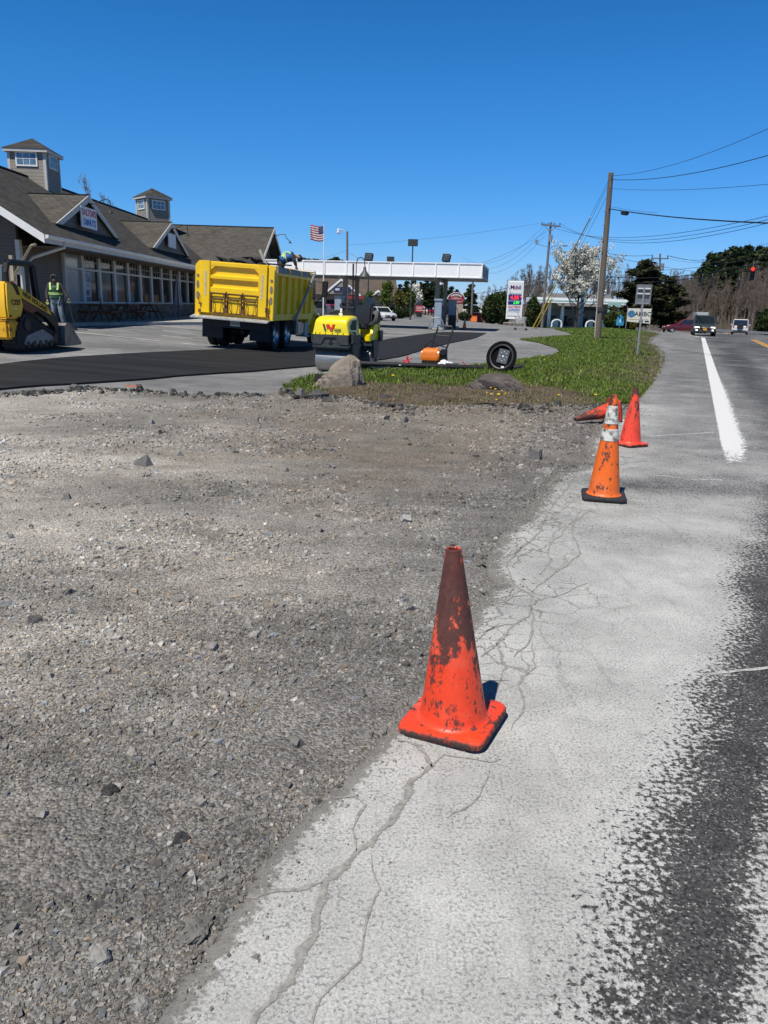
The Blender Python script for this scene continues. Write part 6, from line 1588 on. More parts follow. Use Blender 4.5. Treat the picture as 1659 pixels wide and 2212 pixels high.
for u, vt, Y in ((1052,622,180),(1040,632,175),(1066,618,190),(1078,622,185),(1092,608,180),(1108,590,178),(1122,586,180),(1098,604,190),(905,630,150),(880,640,150)): bare_at(u, vt, Y, 'pale bare tree left of the price sign', 'pale bare trees behind the hedge')
bare_at(208, 402, 112, 'bare tree whose twigs show over the shop roof', None)
bare_at(246, 430, 118, 'tip of a bare tree behind the shop ridge, right of the taller one', None)
# low wooded rise behind
hm = MB(); nx_, ny_ = 60, 10; V = []
for j in range(ny_+1):
    for i in range(nx_+1):
        x = -40+190*i/nx_; y = 205+12*j; V.append((x, y, -1.6+5.2*float(sstep(j/ny_, 0, .75))*float(sstep(x, 15, 60))+.8*float(fbm(np.array([x*.05]), np.array([y*.05]), 3)[0])))
hm.add(V, [(j*(nx_+1)+i, j*(nx_+1)+i+1, (j+1)*(nx_+1)+i+1, (j+1)*(nx_+1)+i) for j in range(ny_) for i in range(nx_)])
hm.build('hill', mat('leaf_litter', (.105, .078, .058), .95, var=.4, vscale=.4), smooth=True)['kind'] = 'structure'
# undergrowth haze of saplings: uncountable brush
nb = 9000; u_ = RNG.uniform(15, 125, nb); y_ = RNG.uniform(150, 205, nb); zb_ = H(u_, y_); L_ = RNG.uniform(1.2, 5.5, nb); dx = RNG.normal(0, .5, nb); w_ = .03
V = np.stack([np.column_stack([u_-w_, y_, zb_]), np.column_stack([u_+w_, y_, zb_]), np.column_stack([u_+dx, y_+RNG.normal(0, .4, nb), zb_+L_])], 1)
tag(meshnp('undergrowth', V.reshape(-1, 3), np.arange(3*nb).reshape(-1, 3), M_TWIG, 'stuff'), 'brown leafless brush filling the wood floor', 'brush')
# ================================================================== CARS
M_CGL = mat('car_glass', (.015, .02, .024), .05, var=.2, spec=.8); M_PLN = mat('yellow_plate', (.70, .35, .03), .5); M_HLIT = mat('lit_headlamp', (1, .95, .82), .2, emit=2.5, var=0)
CARM = {}
def paint(nm, c):
    if nm not in CARM: CARM[nm] = mat('car_paint_'+nm, c, .3, metal=.15, var=.03, coat=.8)
    return CARM[nm]
def car(lab, loc, rotz, col, typ='sedan', grp=None, name='parked_car', lit=False, plate=M_WHT, cat=None, spare=False, scale=1):
    """front towards +y"""
    m = paint(*col); t = thing(name, lab, cat or {'sedan': 'car', 'suv': 'car', 'jeep': 'off-roader', 'pickup': 'pickup truck'}[typ], loc, rotz, grp, scale=scale)
    L_, W_, hb, hr, hood, cab, = {'sedan': (4.6, 1.80, .92, 1.45, .95, [(-1.95, -1.25), (.95, .25)]), 'suv': (4.6, 1.84, 1.02, 1.70, 1.08, [(-2.2, -1.95), (1.05, .55)]),
        'jeep': (4.2, 1.86, 1.10, 1.85, 1.12, [(-2.0, -1.9), (.75, .55)]), 'pickup': (5.6, 1.98, 1.10, 1.85, 1.2, [(-.75, -.55), (1.25, .75)])}[typ]
    w = W_/2; y0, y1 = -L_/2, L_/2; rings = []
    S = [(y0, .88, .45, hb-.12), (y0+.10, .95, .34, hb-.03), (y0+.6, 1, .26, hb), (0, 1, .24, hb), (cab[1][0], 1, .26, hb), (cab[1][0]+.3, .99, .28, hb-.02), (y1-.35, .95, .30, hb-.14), (y1-.08, .88, .34, hb-.26), (y1, .80, .42, hb-.36)]
    if typ in ('jeep', 'pickup'): S = [(a, min(1, b+.05), c, d if a < .5 else hb-.06 if a < y1-.2 else hb-.12) for a, b, c, d in S]
    for y, k, zb, zt in S:
        x = w*k; rings.append([(-x*.93, y, zb), (x*.93, y, zb), (x, y, zb+.18), (x*1.0, y, (zb+zt)/2+.05), (x*.96, y, zt-.05), (x*.88, y, zt), (-x*.88, y, zt), (-x*.96, y, zt-.05), (-x, y, (zb+zt)/2+.05), (-x, y, zb+.18)])
    body = MB().loft(rings).build('body', m, t, smooth=True)
    (rb_, rt_), (fb_, ft_) = cab; z0 = hb-.015
    A = [(-w*.89, rb_, z0), (w*.89, rb_, z0), (w*.89, fb_, z0), (-w*.89, fb_, z0)]; k = .80 if typ != 'jeep' else .84; Bq = [(-w*k, rt_, hr-.06), (w*k, rt_, hr-.06), (w*k, ft_, hr-.06), (-w*k, ft_, hr-.06)]
    cabin = MB().add(A+Bq, [(0, 3, 2, 1), (4, 5, 6, 7), (0, 1, 5, 4), (1, 2, 6, 5), (2, 3, 7, 6), (3, 0, 4, 7)]).build('glasshouse', M_CGL, t)
    rf = MB(); rf.loft([[(-w*k-.01, rt_-.02, hr-.08), (w*k+.01, rt_-.02, hr-.08), (w*k+.01, ft_+.03, hr-.08), (-w*k-.01, ft_+.03, hr-.08)], [(-w*k*.93, rt_+.08, hr), (w*k*.93, rt_+.08, hr), (w*k*.93, ft_-.08, hr), (-w*k*.93, ft_-.08, hr)]]); roof_ = rf.build('roof', m, t, smooth=True)
    for i in (0, 1, 2, 3):
        a_, b_ = Vector(A[i]), Vector(Bq[i]); MB().tube([a_*1.003, b_*1.003], .045, 4).build('pillar', m, t)
    for s in (-1, 1):
        fr_ = .5; a_ = Vector(A[1 if s > 0 else 0]).lerp(Vector(A[2 if s > 0 else 3]), fr_); b_ = Vector(Bq[1 if s > 0 else 0]).lerp(Vector(Bq[2 if s > 0 else 3]), fr_); MB().tube([a_, b_], .04, 4).build('pillar', m, t)
        r_ = .33 if typ == 'sedan' else .37
        for y in (y0+.85, y1-.88): wheel(t, (s*(w-.11), y, r_), r_, .24, M_ALU, s, n=18)
        MB().box((s*w*.66, y1-.09, hb-.33), (.36, .12, .15)).build('headlight', M_HLIT if lit else M_CLR, t, bevel=.03)
        MB().box((s*w*.78, y0+.04, hb-.16), (.20, .12, .24)).build('tail_light', M_REDL, t, bevel=.03)
        MB().box((s*(w+.09), fb_-.28, hb+.08), (.20, .10, .14)).build('mirror', m if typ != 'suv' else M_BLK, t, bevel=.03)
        if lit: MB().cyl((s*w*.68, y1-.04, .48), (s*w*.68, y1+.012, .48), .07, n=12).build('fog_lamp', M_HLIT, t)
    q = MB(); q.box((0, y1-.02, hb-.40), (w*.9, .08, .17)); q.build('grille', M_BLK, t); q = MB(); q.box((0, y1-.03, .40), (w*1.5, .10, .14)); q.build('bumper', M_DGR, t, bevel=.02)
    q = MB(); q.box((0, y1+.025, .56), (.32, .02, .16)); q.build('front_plate', plate, t)
    q = MB(); q.box((0, y0-.005, .72), (.32, .02, .16)); q.build('rear_plate', plate, t); q = MB(); q.box((0, y0+.02, .45), (w*1.7, .10, .2)); q.build('rear_bumper', M_DGR, t, bevel=.02)
    if typ == 'suv':
        for s in (-1, 1): MB().tube([(s*w*.72, rt_+.2, hr), (s*w*.72, rt_+.3, hr+.06), (s*w*.72, ft_-.3, hr+.06), (s*w*.72, ft_-.2, hr)], .02, 6).build('roof_rail', M_BLK, t)
    if spare: MB().lathe([(.01, .1), (.3, .1), (.36, .04), (.36, -.1), (.2, -.12)], 20, Matrix.Translation((0, y0-.10, 1.0)) @ Matrix.Rotation(rad(90), 4, 'X')).build('spare_wheel', M_TYRE, t, smooth=True)
    if typ == 'pickup':
        q = MB(); q.box((0, -1.75, hb+.004), (w*1.7, 2.0, .012)); q.build('load_bed', M_BLK, t)
    return t
def on(u, v): return gp(u, v)
def ony(u, Y): x = at(u, 700, Y).x; return Vector((x, Y, h(x, Y)))
fac = PI
car('dark grey car driving towards the camera with its headlights lit', ony(1521, 64), PI-RD+rad(2), ('slate', (.055, .065, .065)), 'suv', name='moving_car', lit=True, plate=M_PLN, scale=.94)
car('white boxy off-roader driving away with a black spare wheel on its tailgate', ony(1600, 98), -RD-rad(3), ('white', (.72, .72, .71)), 'jeep', name='moving_car', spare=True)
car('dark red car waiting at the side street, partly behind the oncoming car', ony(1481, 86), rad(78), ('maroon', (.11, .005, .011)), 'sedan', name='waiting_car')
GC = 'cars in the car park beyond the canopy'
for u, v, rz, col, typ, lab in (
    (823, 692, PI+rad(28), ('white', (.72, .72, .71)), 'sedan', 'white car nearest in the car park, nose towards us behind the small cone'),
    (790, 691, rad(-12), ('teal', (.025, .05, .065)), 'sedan', 'dark teal sedan to the left of the nearest white car'),
    (754, 692, rad(8), ('black', (.012, .013, .015)), 'sedan', 'black sedan parked behind the roller steering wheel'),
    (726, 690, PI+rad(20), ('red', (.38, .012, .02)), 'sedan', 'red car between the flagpole and the black sedan'),
    (680, 691, rad(-80), ('grey', (.11, .115, .12)), 'suv', 'grey car seen side-on behind the truck mirror'),
    (776, 672, PI+rad(6), ('silver', (.40, .44, .48)), 'pickup', 'silver blue pickup facing us beneath the mall sign'),
    (834, 677, PI+rad(24), ('white', (.72, .72, .71)), 'pickup', 'white pickup truck standing right behind the nearest white car'),
    (722, 671, PI+rad(10), ('white', (.72, .72, .71)), 'sedan', 'white car seen beyond the blue grey pump by the flagpole'),
    (735, 668, PI-rad(8), ('silver', (.40, .44, .48)), 'sedan', 'silver car in the back row, right of the white one by the pump'),
    (668, 664, PI+rad(30), ('white', (.72, .72, .71)), 'pickup', 'white pickup in the back row, just right of the truck body'),
    (903, 678, rad(80), ('white', (.72, .72, .71)), 'sedan', 'low white car beside the red pickup, far across the car park'),
    (927, 678, rad(95), ('red', (.38, .012, .02)), 'pickup', 'red pickup seen side-on far across the car park'),
    ): car(lab, on(u, v), rz, col, typ, GC)
GS = 'cars at the pumps across the street'
car('black off-roader at the pumps behind the blossoming tree', on(1229, 697), rad(85), ('black', (.012, .013, .015)), 'suv', GS); car('white car left of the yellow guy guards at the pumps', on(1157, 694), rad(70), ('white', (.72, .72, .71)), 'sedan', GS); car('silver car beside the far right pumps', on(1178, 693), PI, ('silver', (.40, .44, .48)), 'sedan', GS)

# ================================================================== BACKGROUND BUILDINGS
M_MROOF = shingle_mat('mall_shingles', (.105, .085, .07), (.14, .115, .095), 'X'); M_MWALL = mat('mall_wall', (.27, .235, .19), .8, var=.1)
mall = thing('strip_mall', 'long low mall with brown shingle roof and white trimmed gables', 'building', (0, 135, h(0, 135)))
def mx(u): return at(u, 650, 135).x
xr = mx(853); xl = -34
MB().box(((xl+xr)/2, 9, 1.7), (xr-xl-.6, 16, 3.4)).build('wall', M_MWALL, mall)
MB().add([(xl, -1.2, 3.1), (xr+.5, -1.2, 3.1), (xr-.3, 8, 9.0), (xl, 8, 9.0), (xr+.5, 18, 3.1), (xl, 18, 3.1)], [(0, 1, 2, 3), (1, 4, 2), (3, 2, 4, 5), (0, 3, 5), (0, 5, 4, 1)]).build('roof', M_MROOF, mall)
for ua, u0, u1, va in ((738, 699, 780, 601), (817, 800, 836, 626), (660, 640, 676, 618)):
    xa, x0, x1 = mx(ua), mx(u0), mx(u1); za = at(ua, va, 134).z-h(0, 135); zb_ = 3.2
    gb = MB().prism([(x0+.2, zb_), (x1-.2, zb_), (xa, za-.2)], 'y', -1.6, 3).build('gable', M_MWALL, mall)
    for a_, b_ in ((x0, xa), (xa, x1)):
        za_, zb2 = (zb_, za) if a_ == x0 else (za, zb_)
        MB().add([(a_, -1.75, za_), (b_, -1.75, zb2), (b_, -1.75, zb2-.4), (a_, -1.75, za_-.4), (a_, -1.62, za_), (b_, -1.62, zb2), (b_, -1.62, zb2-.4), (a_, -1.62, za_-.4)], [(0, 1, 2, 3), (4, 5, 6, 7), (0, 1, 5, 4), (3, 2, 6, 7), (0, 3, 7, 4), (1, 2, 6, 5)]).build('gable_trim', M_TRIMW, gb)
        MB().add([(a_, -1.7, za_+.02), (b_, -1.7, zb2+.02), (b_, 6, zb2+.02), (a_, 6, za_+.02)], [(0, 1, 2, 3)]).build('gable_roof', M_MROOF, gb)
sgn = MB().box((mx(740), -1.72, at(740, 625, 134).z+.0), (mx(758)-mx(722), .12, .72)).build('mall_sign', mat('sign_navy', (.015, .03, .10), .5), mall)
[text('mall_lettering', s_, .72, M_WHT, sgn, face((mx(u_), -1.80, at(740, 625, 134).z+.02), (0, -1, 0)), .01, .02) for s_, u_ in (('ex', 730), ('le', 748))]
MB().box((mx(768), -1.6, 2.75), (4.6, .3, .5)).build('red_awning', mat('awning_red', (.28, .02, .03), .7), mall)
for i in range(9): MB().box((xl+6+4.6*i, -.02+1.0, 1.35), (2.6, .06, 1.9)).build('shop_window', M_GLASS, mall)
# supermarket pylon
sx_ = at(984, 670, 118).x; sp2 = thing('supermarket_sign', 'arched maroon supermarket sign on a tan base, right of the fuel pump', 'sign', (sx_, 118, h(sx_, 118)))
zz1 = at(984, 648, 118).z; M_MAR = mat('sign_maroon', (.16, .018, .03), .5, var=.05)
MB().box((0, 0, 1.2), (2.1, .5, 2.4)).build('base', mat('tan_masonry', (.36, .30, .23), .85), sp2)
zc = at(984, 640, 118).z-h(sx_, 118)
def arch(r0, r1, a0, a1, n=18): return [(r1*math.cos(rad(a0+(a1-a0)*i/n)), r1*math.sin(rad(a0+(a1-a0)*i/n))*.75) for i in range(n+1)]+[(r0*math.cos(rad(a1+(a0-a1)*i/n)), r0*math.sin(rad(a1+(a0-a1)*i/n))*.75) for i in range(n+1)]
O = arch(.4, 1.42, 18, 162)
sb1 = MB().prism([(x, zc-.75+y*1.25) for x, y in arch(.7, 1.42, 15, 165)]+[], 'y', -.2, .05).build('arch_panel', M_WHT, sp2)
MB().prism([(x, zc-.75+y*1.25) for x, y in arch(.80, 1.34, 19, 161)], 'y', -.24, -.20).build('arch_face', M_MAR, sb1)
MB().prism([(-.75, zc-.15), (.75, zc-.15), (0, zc-1.15)], 'y', -.19, .04).build('lower_point', M_WHT, sb1)
for k_, (x, z, r_, c_) in enumerate(((-.22, -.30, .20, (.5, .25, .03)), (.12, -.40, .20, (.45, .05, .03)), (.30, -.22, .18, (.12, .22, .04)), (0, -.65, .15, (.5, .32, .05)))): MB().ball((x, -.2, zc+z), r_, 10, (1, .25, 1)).build('fruit_emblem', mat('emblem_%d' % k_, c_, .5), sb1)
for i, ch in enumerate('Hannaford'):
    a = 128-76*i/8; text('sign_letter', ch, .40, M_WHT, sb1, face((1.06*math.cos(rad(a)), -.25, zc-.75+1.06*.94*math.sin(rad(a))), (0, -1, 0), rad(a-90)*.8), .01, .012)
for z in (0, -.42):
    q = MB().box((.05, -.27, 2.95+z), (1.9, .1, .34)).build('tenant_panel', mat('tenant_red', (.40, .02, .03), .5), sp2)
    text('tenant_lettering', 'SUPERMARKET' if z == 0 else 'FOOD & DRUG', .22, M_WHT, q, face((.05, -.325, 2.95+z), (0, -1, 0)), .005)
rx = at(1016, 670, 150).x; rb2 = thing('red_shed', 'low red building with a white metal roof behind the barricades', 'building', (rx, 150, h(rx, 150)))
MB().box((0, 0, .9), (4.6, 4, 1.8)).build('wall', mat('barn_red', (.20, .03, .03), .8), rb2); MB().prism([(-2.6, 1.75), (2.6, 1.75), (1.9, 2.7), (-1.9, 2.7)], 'y', -2.3, 2.3).build('roof', M_WHT, rb2); MB().box((-.8, -2.03, .8), (.9, .05, 1.4)).build('door', M_WHT, rb2)
px_ = at(906, 663, 125).x; rs_ = thing('red_panel_sign', 'red panel sign on the car park verge, left of the pale twin lamp pole', 'sign', (px_, 125, h(px_, 125)))
q = MB().box((0, 0, 1.25), (1.25, .12, 1.0)).build('panel', mat('tenant_red', (.40, .02, .03), .5), rs_); MB().box((0, .0, .38), (.9, .1, .75)).build('sign_base', M_BLK, rs_)
for z in (1.5, 1.25, 1.0): MB().box((0, -.07, z), (.95, .02, .07)).build('sign_line', M_WHT, q)
for i, (u, w_, lab) in enumerate(((1011, .55, 'narrow orange barricade left of the slender pole'), (1024, .8, 'wide orange barricade right of the slender pole'))):
    p = at(u, 684, 108); b_ = thing('barricade', lab, 'barricade', (p.x, 108, h(p.x, 108)), 0, 'orange barricades')
    MB().prism([(-.28, 0), (.28, 0), (.12, .75), (-.12, .75)], 'x', -w_/2, w_/2).build('barrier_body', mat('barricade_orange', (.75, .17, .03), .6), b_, bevel=.03); MB().box((0, 0, .70), (w_*.8, .3, .06)).build('top_rail', mat('barricade_orange', (.75, .17, .03), .6), b_)
p = at(1044, 690, 105); ss = thing('stop_sign', 'red octagonal stop sign in front of the dark hedge', 'stop sign', (p.x, 105, h(p.x, 105)))
zs = at(1044, 665, 105).z-h(p.x, 105); MB().cyl((0, 0, 0), (0, 0, zs+.3), .035, n=8).build('post', M_GREY, ss)
oc = [(.38*math.cos(rad(22.5+45*i)), zs+.38*math.sin(rad(22.5+45*i))) for i in range(8)]; f_ = MB().prism(oc, 'y', -.06, -.045).build('border', M_WHT, ss)
f2 = MB().prism([(x*.92, zs+(z-zs)*.92) for x, z in oc], 'y', -.066, -.06).build('face', mat('stop_red', (.42, .015, .025), .45), f_); text('stop_lettering', 'STOP', .28, M_WHT, f2, face((0, -.069, zs), (0, -1, 0)), .003, .01)
# price sign
px_ = at(1109, 690, 103); ms = thing('price_sign', 'tall white pump price sign with red and green digits on a stone base', 'price sign', (px_.x, 103, h(px_.x, 103)), rad(-4))
hz = h(px_.x, 103); sc_ = 103/1659.
def mz(v): return at(1109, v, 103).z-hz
wS = 30*sc_/2
fr = MB(); fr.box((-wS, 0, mz(648)/1+.0-.0), (.14, .4, mz(607)-mz(690)))
fr.box((wS, 0, mz(648)), (.14, .4, mz(607)-mz(690))); fr.box((0, 0, mz(648)), (2*wS-.1, .3, mz(607)-mz(690)-.02)); fr.build('frame', M_CAN, ms)
def pan(v0, v1, m, nm): return MB().box((0, -.18, (mz(v0)+mz(v1))/2), (2*wS-.2, .06, mz(v0)-mz(v1)), ).build(nm, m, ms)
M_LBL = mat('screen_navy', (.01, .03, .16), .4); M_LED_R = mat('led_red', (1, .03, .02), .5, emit=1.1, var=0); M_LED_G = mat('led_green', (.05, .9, .05), .5, emit=.8, var=0)
p0 = pan(609, 634, M_WHT, 'brand_panel'); t_ = text('brand_lettering', 'M bil', .70, M_NAVY, p0, face((0, -.215, mz(621)), (0, -1, 0)), .006, .02); text('brand_lettering', 'o', .70, mat('brand_red', (.55, .02, .03), .5), p0, face((-.07, -.215, mz(621)), (0, -1, 0)), .006, .02)
p1 = pan(636.5, 648, M_LBL, 'regular_price'); text('price_digits', '4.35', .62, M_LED_R, p1, face((-.05, -.215, mz(643)), (0, -1, 0)), .006, .02); text('price_digits', '9', .34, M_LED_R, p1, face((.72, -.215, mz(641.5)), (0, -1, 0)), .006, .02)
p2 = pan(650.5, 658, M_LBL, 'diesel_price'); text('price_digits', '5.99', .42, M_LED_G, p2, face((.2, -.215, mz(654.2)), (0, -1, 0)), .006, .02)
p3 = pan(660, 673, M_WHT, 'shop_panel'); text('shop_lettering', "DALTON'S", .34, M_SRED, p3, face((0, -.215, mz(663.5)), (0, -1, 0)), .006, .015, sx=.95); text('shop_lettering', 'DONUTS', .34, M_SBLU, p3, face((0, -.215, mz(669.5)), (0, -1, 0)), .006, .015)
pan(675, 682, M_WHT, 'blank_panel')
q = MB(); q.box((0, 0, .12), (2.6, 1.1, .5)); q.build('stone_base', M_STONE_W, ms); MB().box((0, 0, .40), (2.5, 1.0, .07)).build('base_cap', M_CONC, ms)
# station across the street
ox = at(1250, 690, 150); mobx = lambda u: at(u, 655, 150).x
hz2 = h(ox.x, 150); mst = thing('corner_station', 'white canopied pump station with grey roofed kiosk across the street', 'filling station', (0, 150, hz2))
def vz(v, u=1250): return at(u, v, 150).z-hz2
x0, x1 = mobx(1145), mobx(1357); MB().box(((x0+x1)/2, 0, (vz(645)+vz(656))/2), (x1-x0, 9, vz(645)-vz(656))).build('canopy', M_CAN, mst)
MB().box(((x0+x1)/2, -4.53, (vz(649)+vz(653))/2), (x1-x0-.3, .04, .22)).build('stripe', mat('mint_stripe', (.45, .62, .55), .5), mst)
for u in (1186, 1214, 1252, 1290, 1325): MB().box((mobx(u), -1, vz(656)/2), (.5, .5, vz(656))).build('column', M_WHT, mst)
MB().box((mobx(1265), 9, 1.8), (mobx(1340)-mobx(1190), 8, 3.6)).build('kiosk_wall', mat('grey_wall', (.34, .34, .33), .7), mst)
rf = MB(); rf.prism([(4.2, 3.6), (13.8, 3.6), (9, 6.6)], 'x', mobx(1188), mobx(1345)); rf.build('kiosk_roof', mat('slate_shingle', (.14, .14, .14), .9, var=.2), mst)
for u in (1196, 1330): MB().prism([(mobx(u)-2.4, 3.6), (mobx(u)+2.4, 3.6), (mobx(u), 5.9)], 'y', 3.6, 8).build('kiosk_gable', mat('grey_wall', (.34, .34, .33), .7), mst)
for u in (1205, 1240, 1275, 1308): MB().box((mobx(u), 4.97, 1.4), (2.2, .06, 1.9)).build('kiosk_window', M_GLASS, mst)
for u in (1200, 1275, 1300): MB().box((mobx(u), -1.6, 1.0), (.8, .5, 1.7)).build('pump', M_WHT, mst)
for u in (1199, 1272): MB().tube([(mobx(u)-.9, -3, 0)]+[(mobx(u)+.9*math.cos(rad(180-a)), -3, .9+.75*math.sin(rad(a))) for a in range(0, 181, 20)]+[(mobx(u)+.9, -3, 0)], .16, 8).build('guard_hoop', M_WHT, mst)
sg = MB().box((mobx(1313), -4.56, vz(663)), (2.3, .06, 1.7)).build('station_sign', mat('mint_panel', (.30, .45, .42), .5), mst); MB().box((mobx(1316), -4.61, vz(668)), (1.2, .04, .8)).build('red_badge', M_SRED, sg)
# street signs
p = gp(1375, 772); rsn = thing('road_sign', 'back of a metal road sign on a steel post at the lawn edge', 'road sign', p, rad(-12))
zt_ = at(1375, 614, p.y).z-p.z; zb3 = at(1375, 658, p.y).z-p.z
M_SB = mat('sign_back_aluminium', (.20, .205, .21), .5, metal=.3, var=.15, vscale=4)
MB().box((.0, 0, (zt_+zb3)/2), (.54, .006, zt_-zb3)).build('sign_plate', M_SB, rsn, bevel=.002)
q = MB(); q.prism([(-.03, -.02), (.03, -.02), (.03, .02), (.018, .02), (.012, -.008), (-.012, -.008), (-.018, .02), (-.03, .02)], 'z', 0, zt_-.12); po = q.build('post', M_GREY, rsn); po.location = (0, -.03, 0)
for f in (.20, .45, .93): MB().box((0, -.016, zt_-(zt_-zb3)*f), (.44, .02, .045)).build('brace', M_CLR if f < .9 else M_GREY, rsn)
for f in (.325, .57): MB().box((0, -.012, zt_-(zt_-zb3)*f), (.40, .012, .12)).build('back_panel', M_DGR, rsn)
p = at(1378, 702, 82); bn_ = thing('banner', 'white street banner with a round blue logo hung between two posts', 'banner', (p.x, 82, h(p.x, 82)), rad(-6)); k_ = 82/1659.
zb4, zt4 = at(1378, 696, 82).z-h(p.x, 82), at(1378, 666, 82).z-h(p.x, 82); wB = 47*k_
MB().add([(-wB/2, 0, zb4+.05), (wB/2, 0, zb4-.12), (wB/2, 0, zt4), (-wB/2, 0, zt4-.02), (-wB/2, .02, zb4+.05), (wB/2, .02, zb4-.12), (wB/2, .02, zt4), (-wB/2, .02, zt4-.02)], [(0, 1, 2, 3), (7, 6, 5, 4), (0, 4, 5, 1), (1, 5, 6, 2), (2, 6, 7, 3), (3, 7, 4, 0)]).build('cloth', mat('banner_cloth', (.68, .66, .58), .8, var=.06), bn_)
for s in (-1, 1): MB().cyl((s*(wB/2+.04), .02, -.1), (s*(wB/2+.04), .02, zt4+.1), .04, n=8).build('post', M_GREY, bn_)
zc2 = (zb4+zt4)/2+.12; MB().cyl((-wB*.33, -.012, zc2), (-wB*.33, 0, zc2), .36, n=24).build('round_logo', mat('logo_blue', (.05, .18, .32), .6, var=.6, vscale=5), bn_)
text('banner_lettering', 'AMBO', .62, M_DGR, bn_, face((.42, -.01, zc2), (0, -1, 0)), .004, .01); text('banner_lettering', 'Vape', .40, M_DGR, bn_, face((.45, -.01, zc2+.50), (0, -1, 0)), .004) if False else None
MB().box((-.0, -.008, zb4+.28), (wB*.85, .012, .03)).build('rule_line', mat('logo_orange', (.5, .25, .05), .6), bn_)
for x in (.25, .85): MB().box((x, -.010, zb4+.10), (.42, .012, .16)).build('print_block', M_DGR, bn_)
p = at(1338, 706, 79); bs_ = thing('shield_sign', 'small bright blue shield shaped sign beside the round bush', 'sign', (p.x, 79, h(p.x, 79))); z_ = at(1338, 693, 79).z-h(p.x, 79)
MB().prism([(-.36, z_-.45), (.36, z_-.45), (.40, z_-.05), (.28, z_+.35), (0, z_+.65), (-.28, z_+.35), (-.40, z_-.05)], 'y', -.03, .0).build('shield', mat('shield_blue', (.04, .30, .50), .5), bs_); MB().cyl((0, .03, 0), (0, .03, z_), .03, n=8).build('post', M_GREY, bs_); MB().prism([(-.10, z_-.15), (.10, z_-.15), (0, z_+.25)], 'y', -.045, -.03).build('arrow_mark', M_WHT, bs_)
p = at(1333, 706, 88); rd_ = thing('round_sign', 'small round dark blue sign above the rounded bush', 'sign', (p.x, 88, h(p.x, 88))); z_ = at(1333, 677, 88).z-h(p.x, 88); MB().cyl((0, -.03, z_), (0, 0, z_), .40, n=20).build('disc', M_LBL, rd_); MB().cyl((0, .03, 0), (0, .03, z_), .03, n=8).build('post', M_GREY, rd_); MB().box((0, -.04, z_), (.5, .02, .12)).build('white_bar', M_WHT, rd_)
# guardrail and box truck behind the oncoming car
gx0, gx1 = at(1522, 700, 118), at(1700, 704, 105); gd = thing('guardrail', 'grey steel guardrail along the far bend of the road', 'guardrail', (gx0.x, 118, h(gx0.x, 118)))
a_ = Vector((0, 0, .6)); b_ = Vector((gx1.x-gx0.x, -13, .6)); d_ = (b_-a_).normalized(); 
MB().add([tuple(a_+Vector((0, 0, z))+Vector((0, y, 0))) for y, z in ((0, -.16), (-.06, -.08), (0, 0), (-.06, .08), (0, .16))]+[tuple(b_+Vector((0, 0, z))+Vector((0, y, 0))) for y, z in ((0, -.16), (-.06, -.08), (0, 0), (-.06, .08), (0, .16))], [(i, i+1, i+6, i+5) for i in range(4)]).build('rail', M_GREY, gd)
for i in range(9): MB().box(tuple(a_.lerp(b_, i/8)+Vector((0, .12, -.25))), (.12, .16, .8)).build('post', M_GREY, gd)
p = at(1514, 697, 122); bt = thing('box_truck', 'pale grey box truck showing above the oncoming car roof', 'truck', (p.x, 122, h(p.x, 122)), rad(-15)); zt5 = at(1514, 673, 122).z-h(p.x, 122)
MB().box((0, 1.5, zt5*.62), (1.75, 4.2, zt5*.72)).build('cargo_box', mat('box_grey', (.40, .42, .42), .6), bt, bevel=.03); MB().box((0, 4.4, .95), (1.7, 1.4, 1.4)).build('cab', M_WHT, bt, bevel=.08); MB().box((0, 1.8, .45), (1.0, 5.6, .2)).build('chassis', M_BLK, bt)
for x in (-1, 1):
    for y in (.2, 4.4): wheel(bt, (x*.78, y, .38), .38, .25, M_ALU, x, n=16)
for z in (.5, .62, .74): MB().box((0, -.615, zt5*z), (1.4, .03, .06)).build('louvre', M_DGR, bt)

# ================================================================== SIGNALS AND WIRES
M_WIRE = mat('black_cable', (.012, .012, .013), .6)
def wire(lab, A, B_, sag, r, n=24):
    pts = []
    for i in range(n+1):
        t = i/n; p = A.lerp(B_, t); p.z -= sag*4*t*(1-t); pts.append(p)
    o = MB().tube(pts, r*.75, 5).build('overhead_wire', M_WIRE); return tag(o, lab, 'wire', 'overhead wires')
BT = Vector(big.location)
def bp(f): return BT+Lb_*f
wire('topmost thin wire rising from the tall pole to the right edge', bp(.985), at(1720, 250, 24), .35, .012); wire('second wire from the tall pole top towards the right edge', bp(.965), at(1720, 318, 24), .3, .018); wire('level thin wire leaving the tall pole below its top', bp(.915), at(1720, 392, 24), .15, .010)
cab_a, cab_b = bp(.80), at(1720, 484, 24); wire('thick black cable with a splice box, from the tall pole to the right', cab_a, cab_b, .12, .032)
cp_ = cab_a.lerp(cab_b, .148); cp_.z -= .12*4*.148*.85+.02
dd = (cab_b-cab_a).normalized(); o = MB(); o.cyl(Vector((0, 0, 0))-dd*.34, dd*.34, .105, n=14); sp5 = o.build('splice_box', M_BLK, bevel=.02); sp5.location = cp_+Vector((0, 0, -.06)); tag(sp5, 'black splice enclosure hanging on the thick cable', 'splice box')
wire('thin messenger strand just above the splice box', bp(.815), cab_a.lerp(cab_b, .38), .05, .008)
AN = gp(1150, 711)
for f, du, lab in ((.985, 0, 'upper guy wire from the tall pole top down to the yellow guards'), (.96, 4, 'middle guy wire from the tall pole down to the yellow guards'), (.90, 7, 'lower guy wire from the tall pole to the ground behind the lawn')): wire(lab, bp(f), AN+Vector((du*.06, 0, .02)), .1, .012)
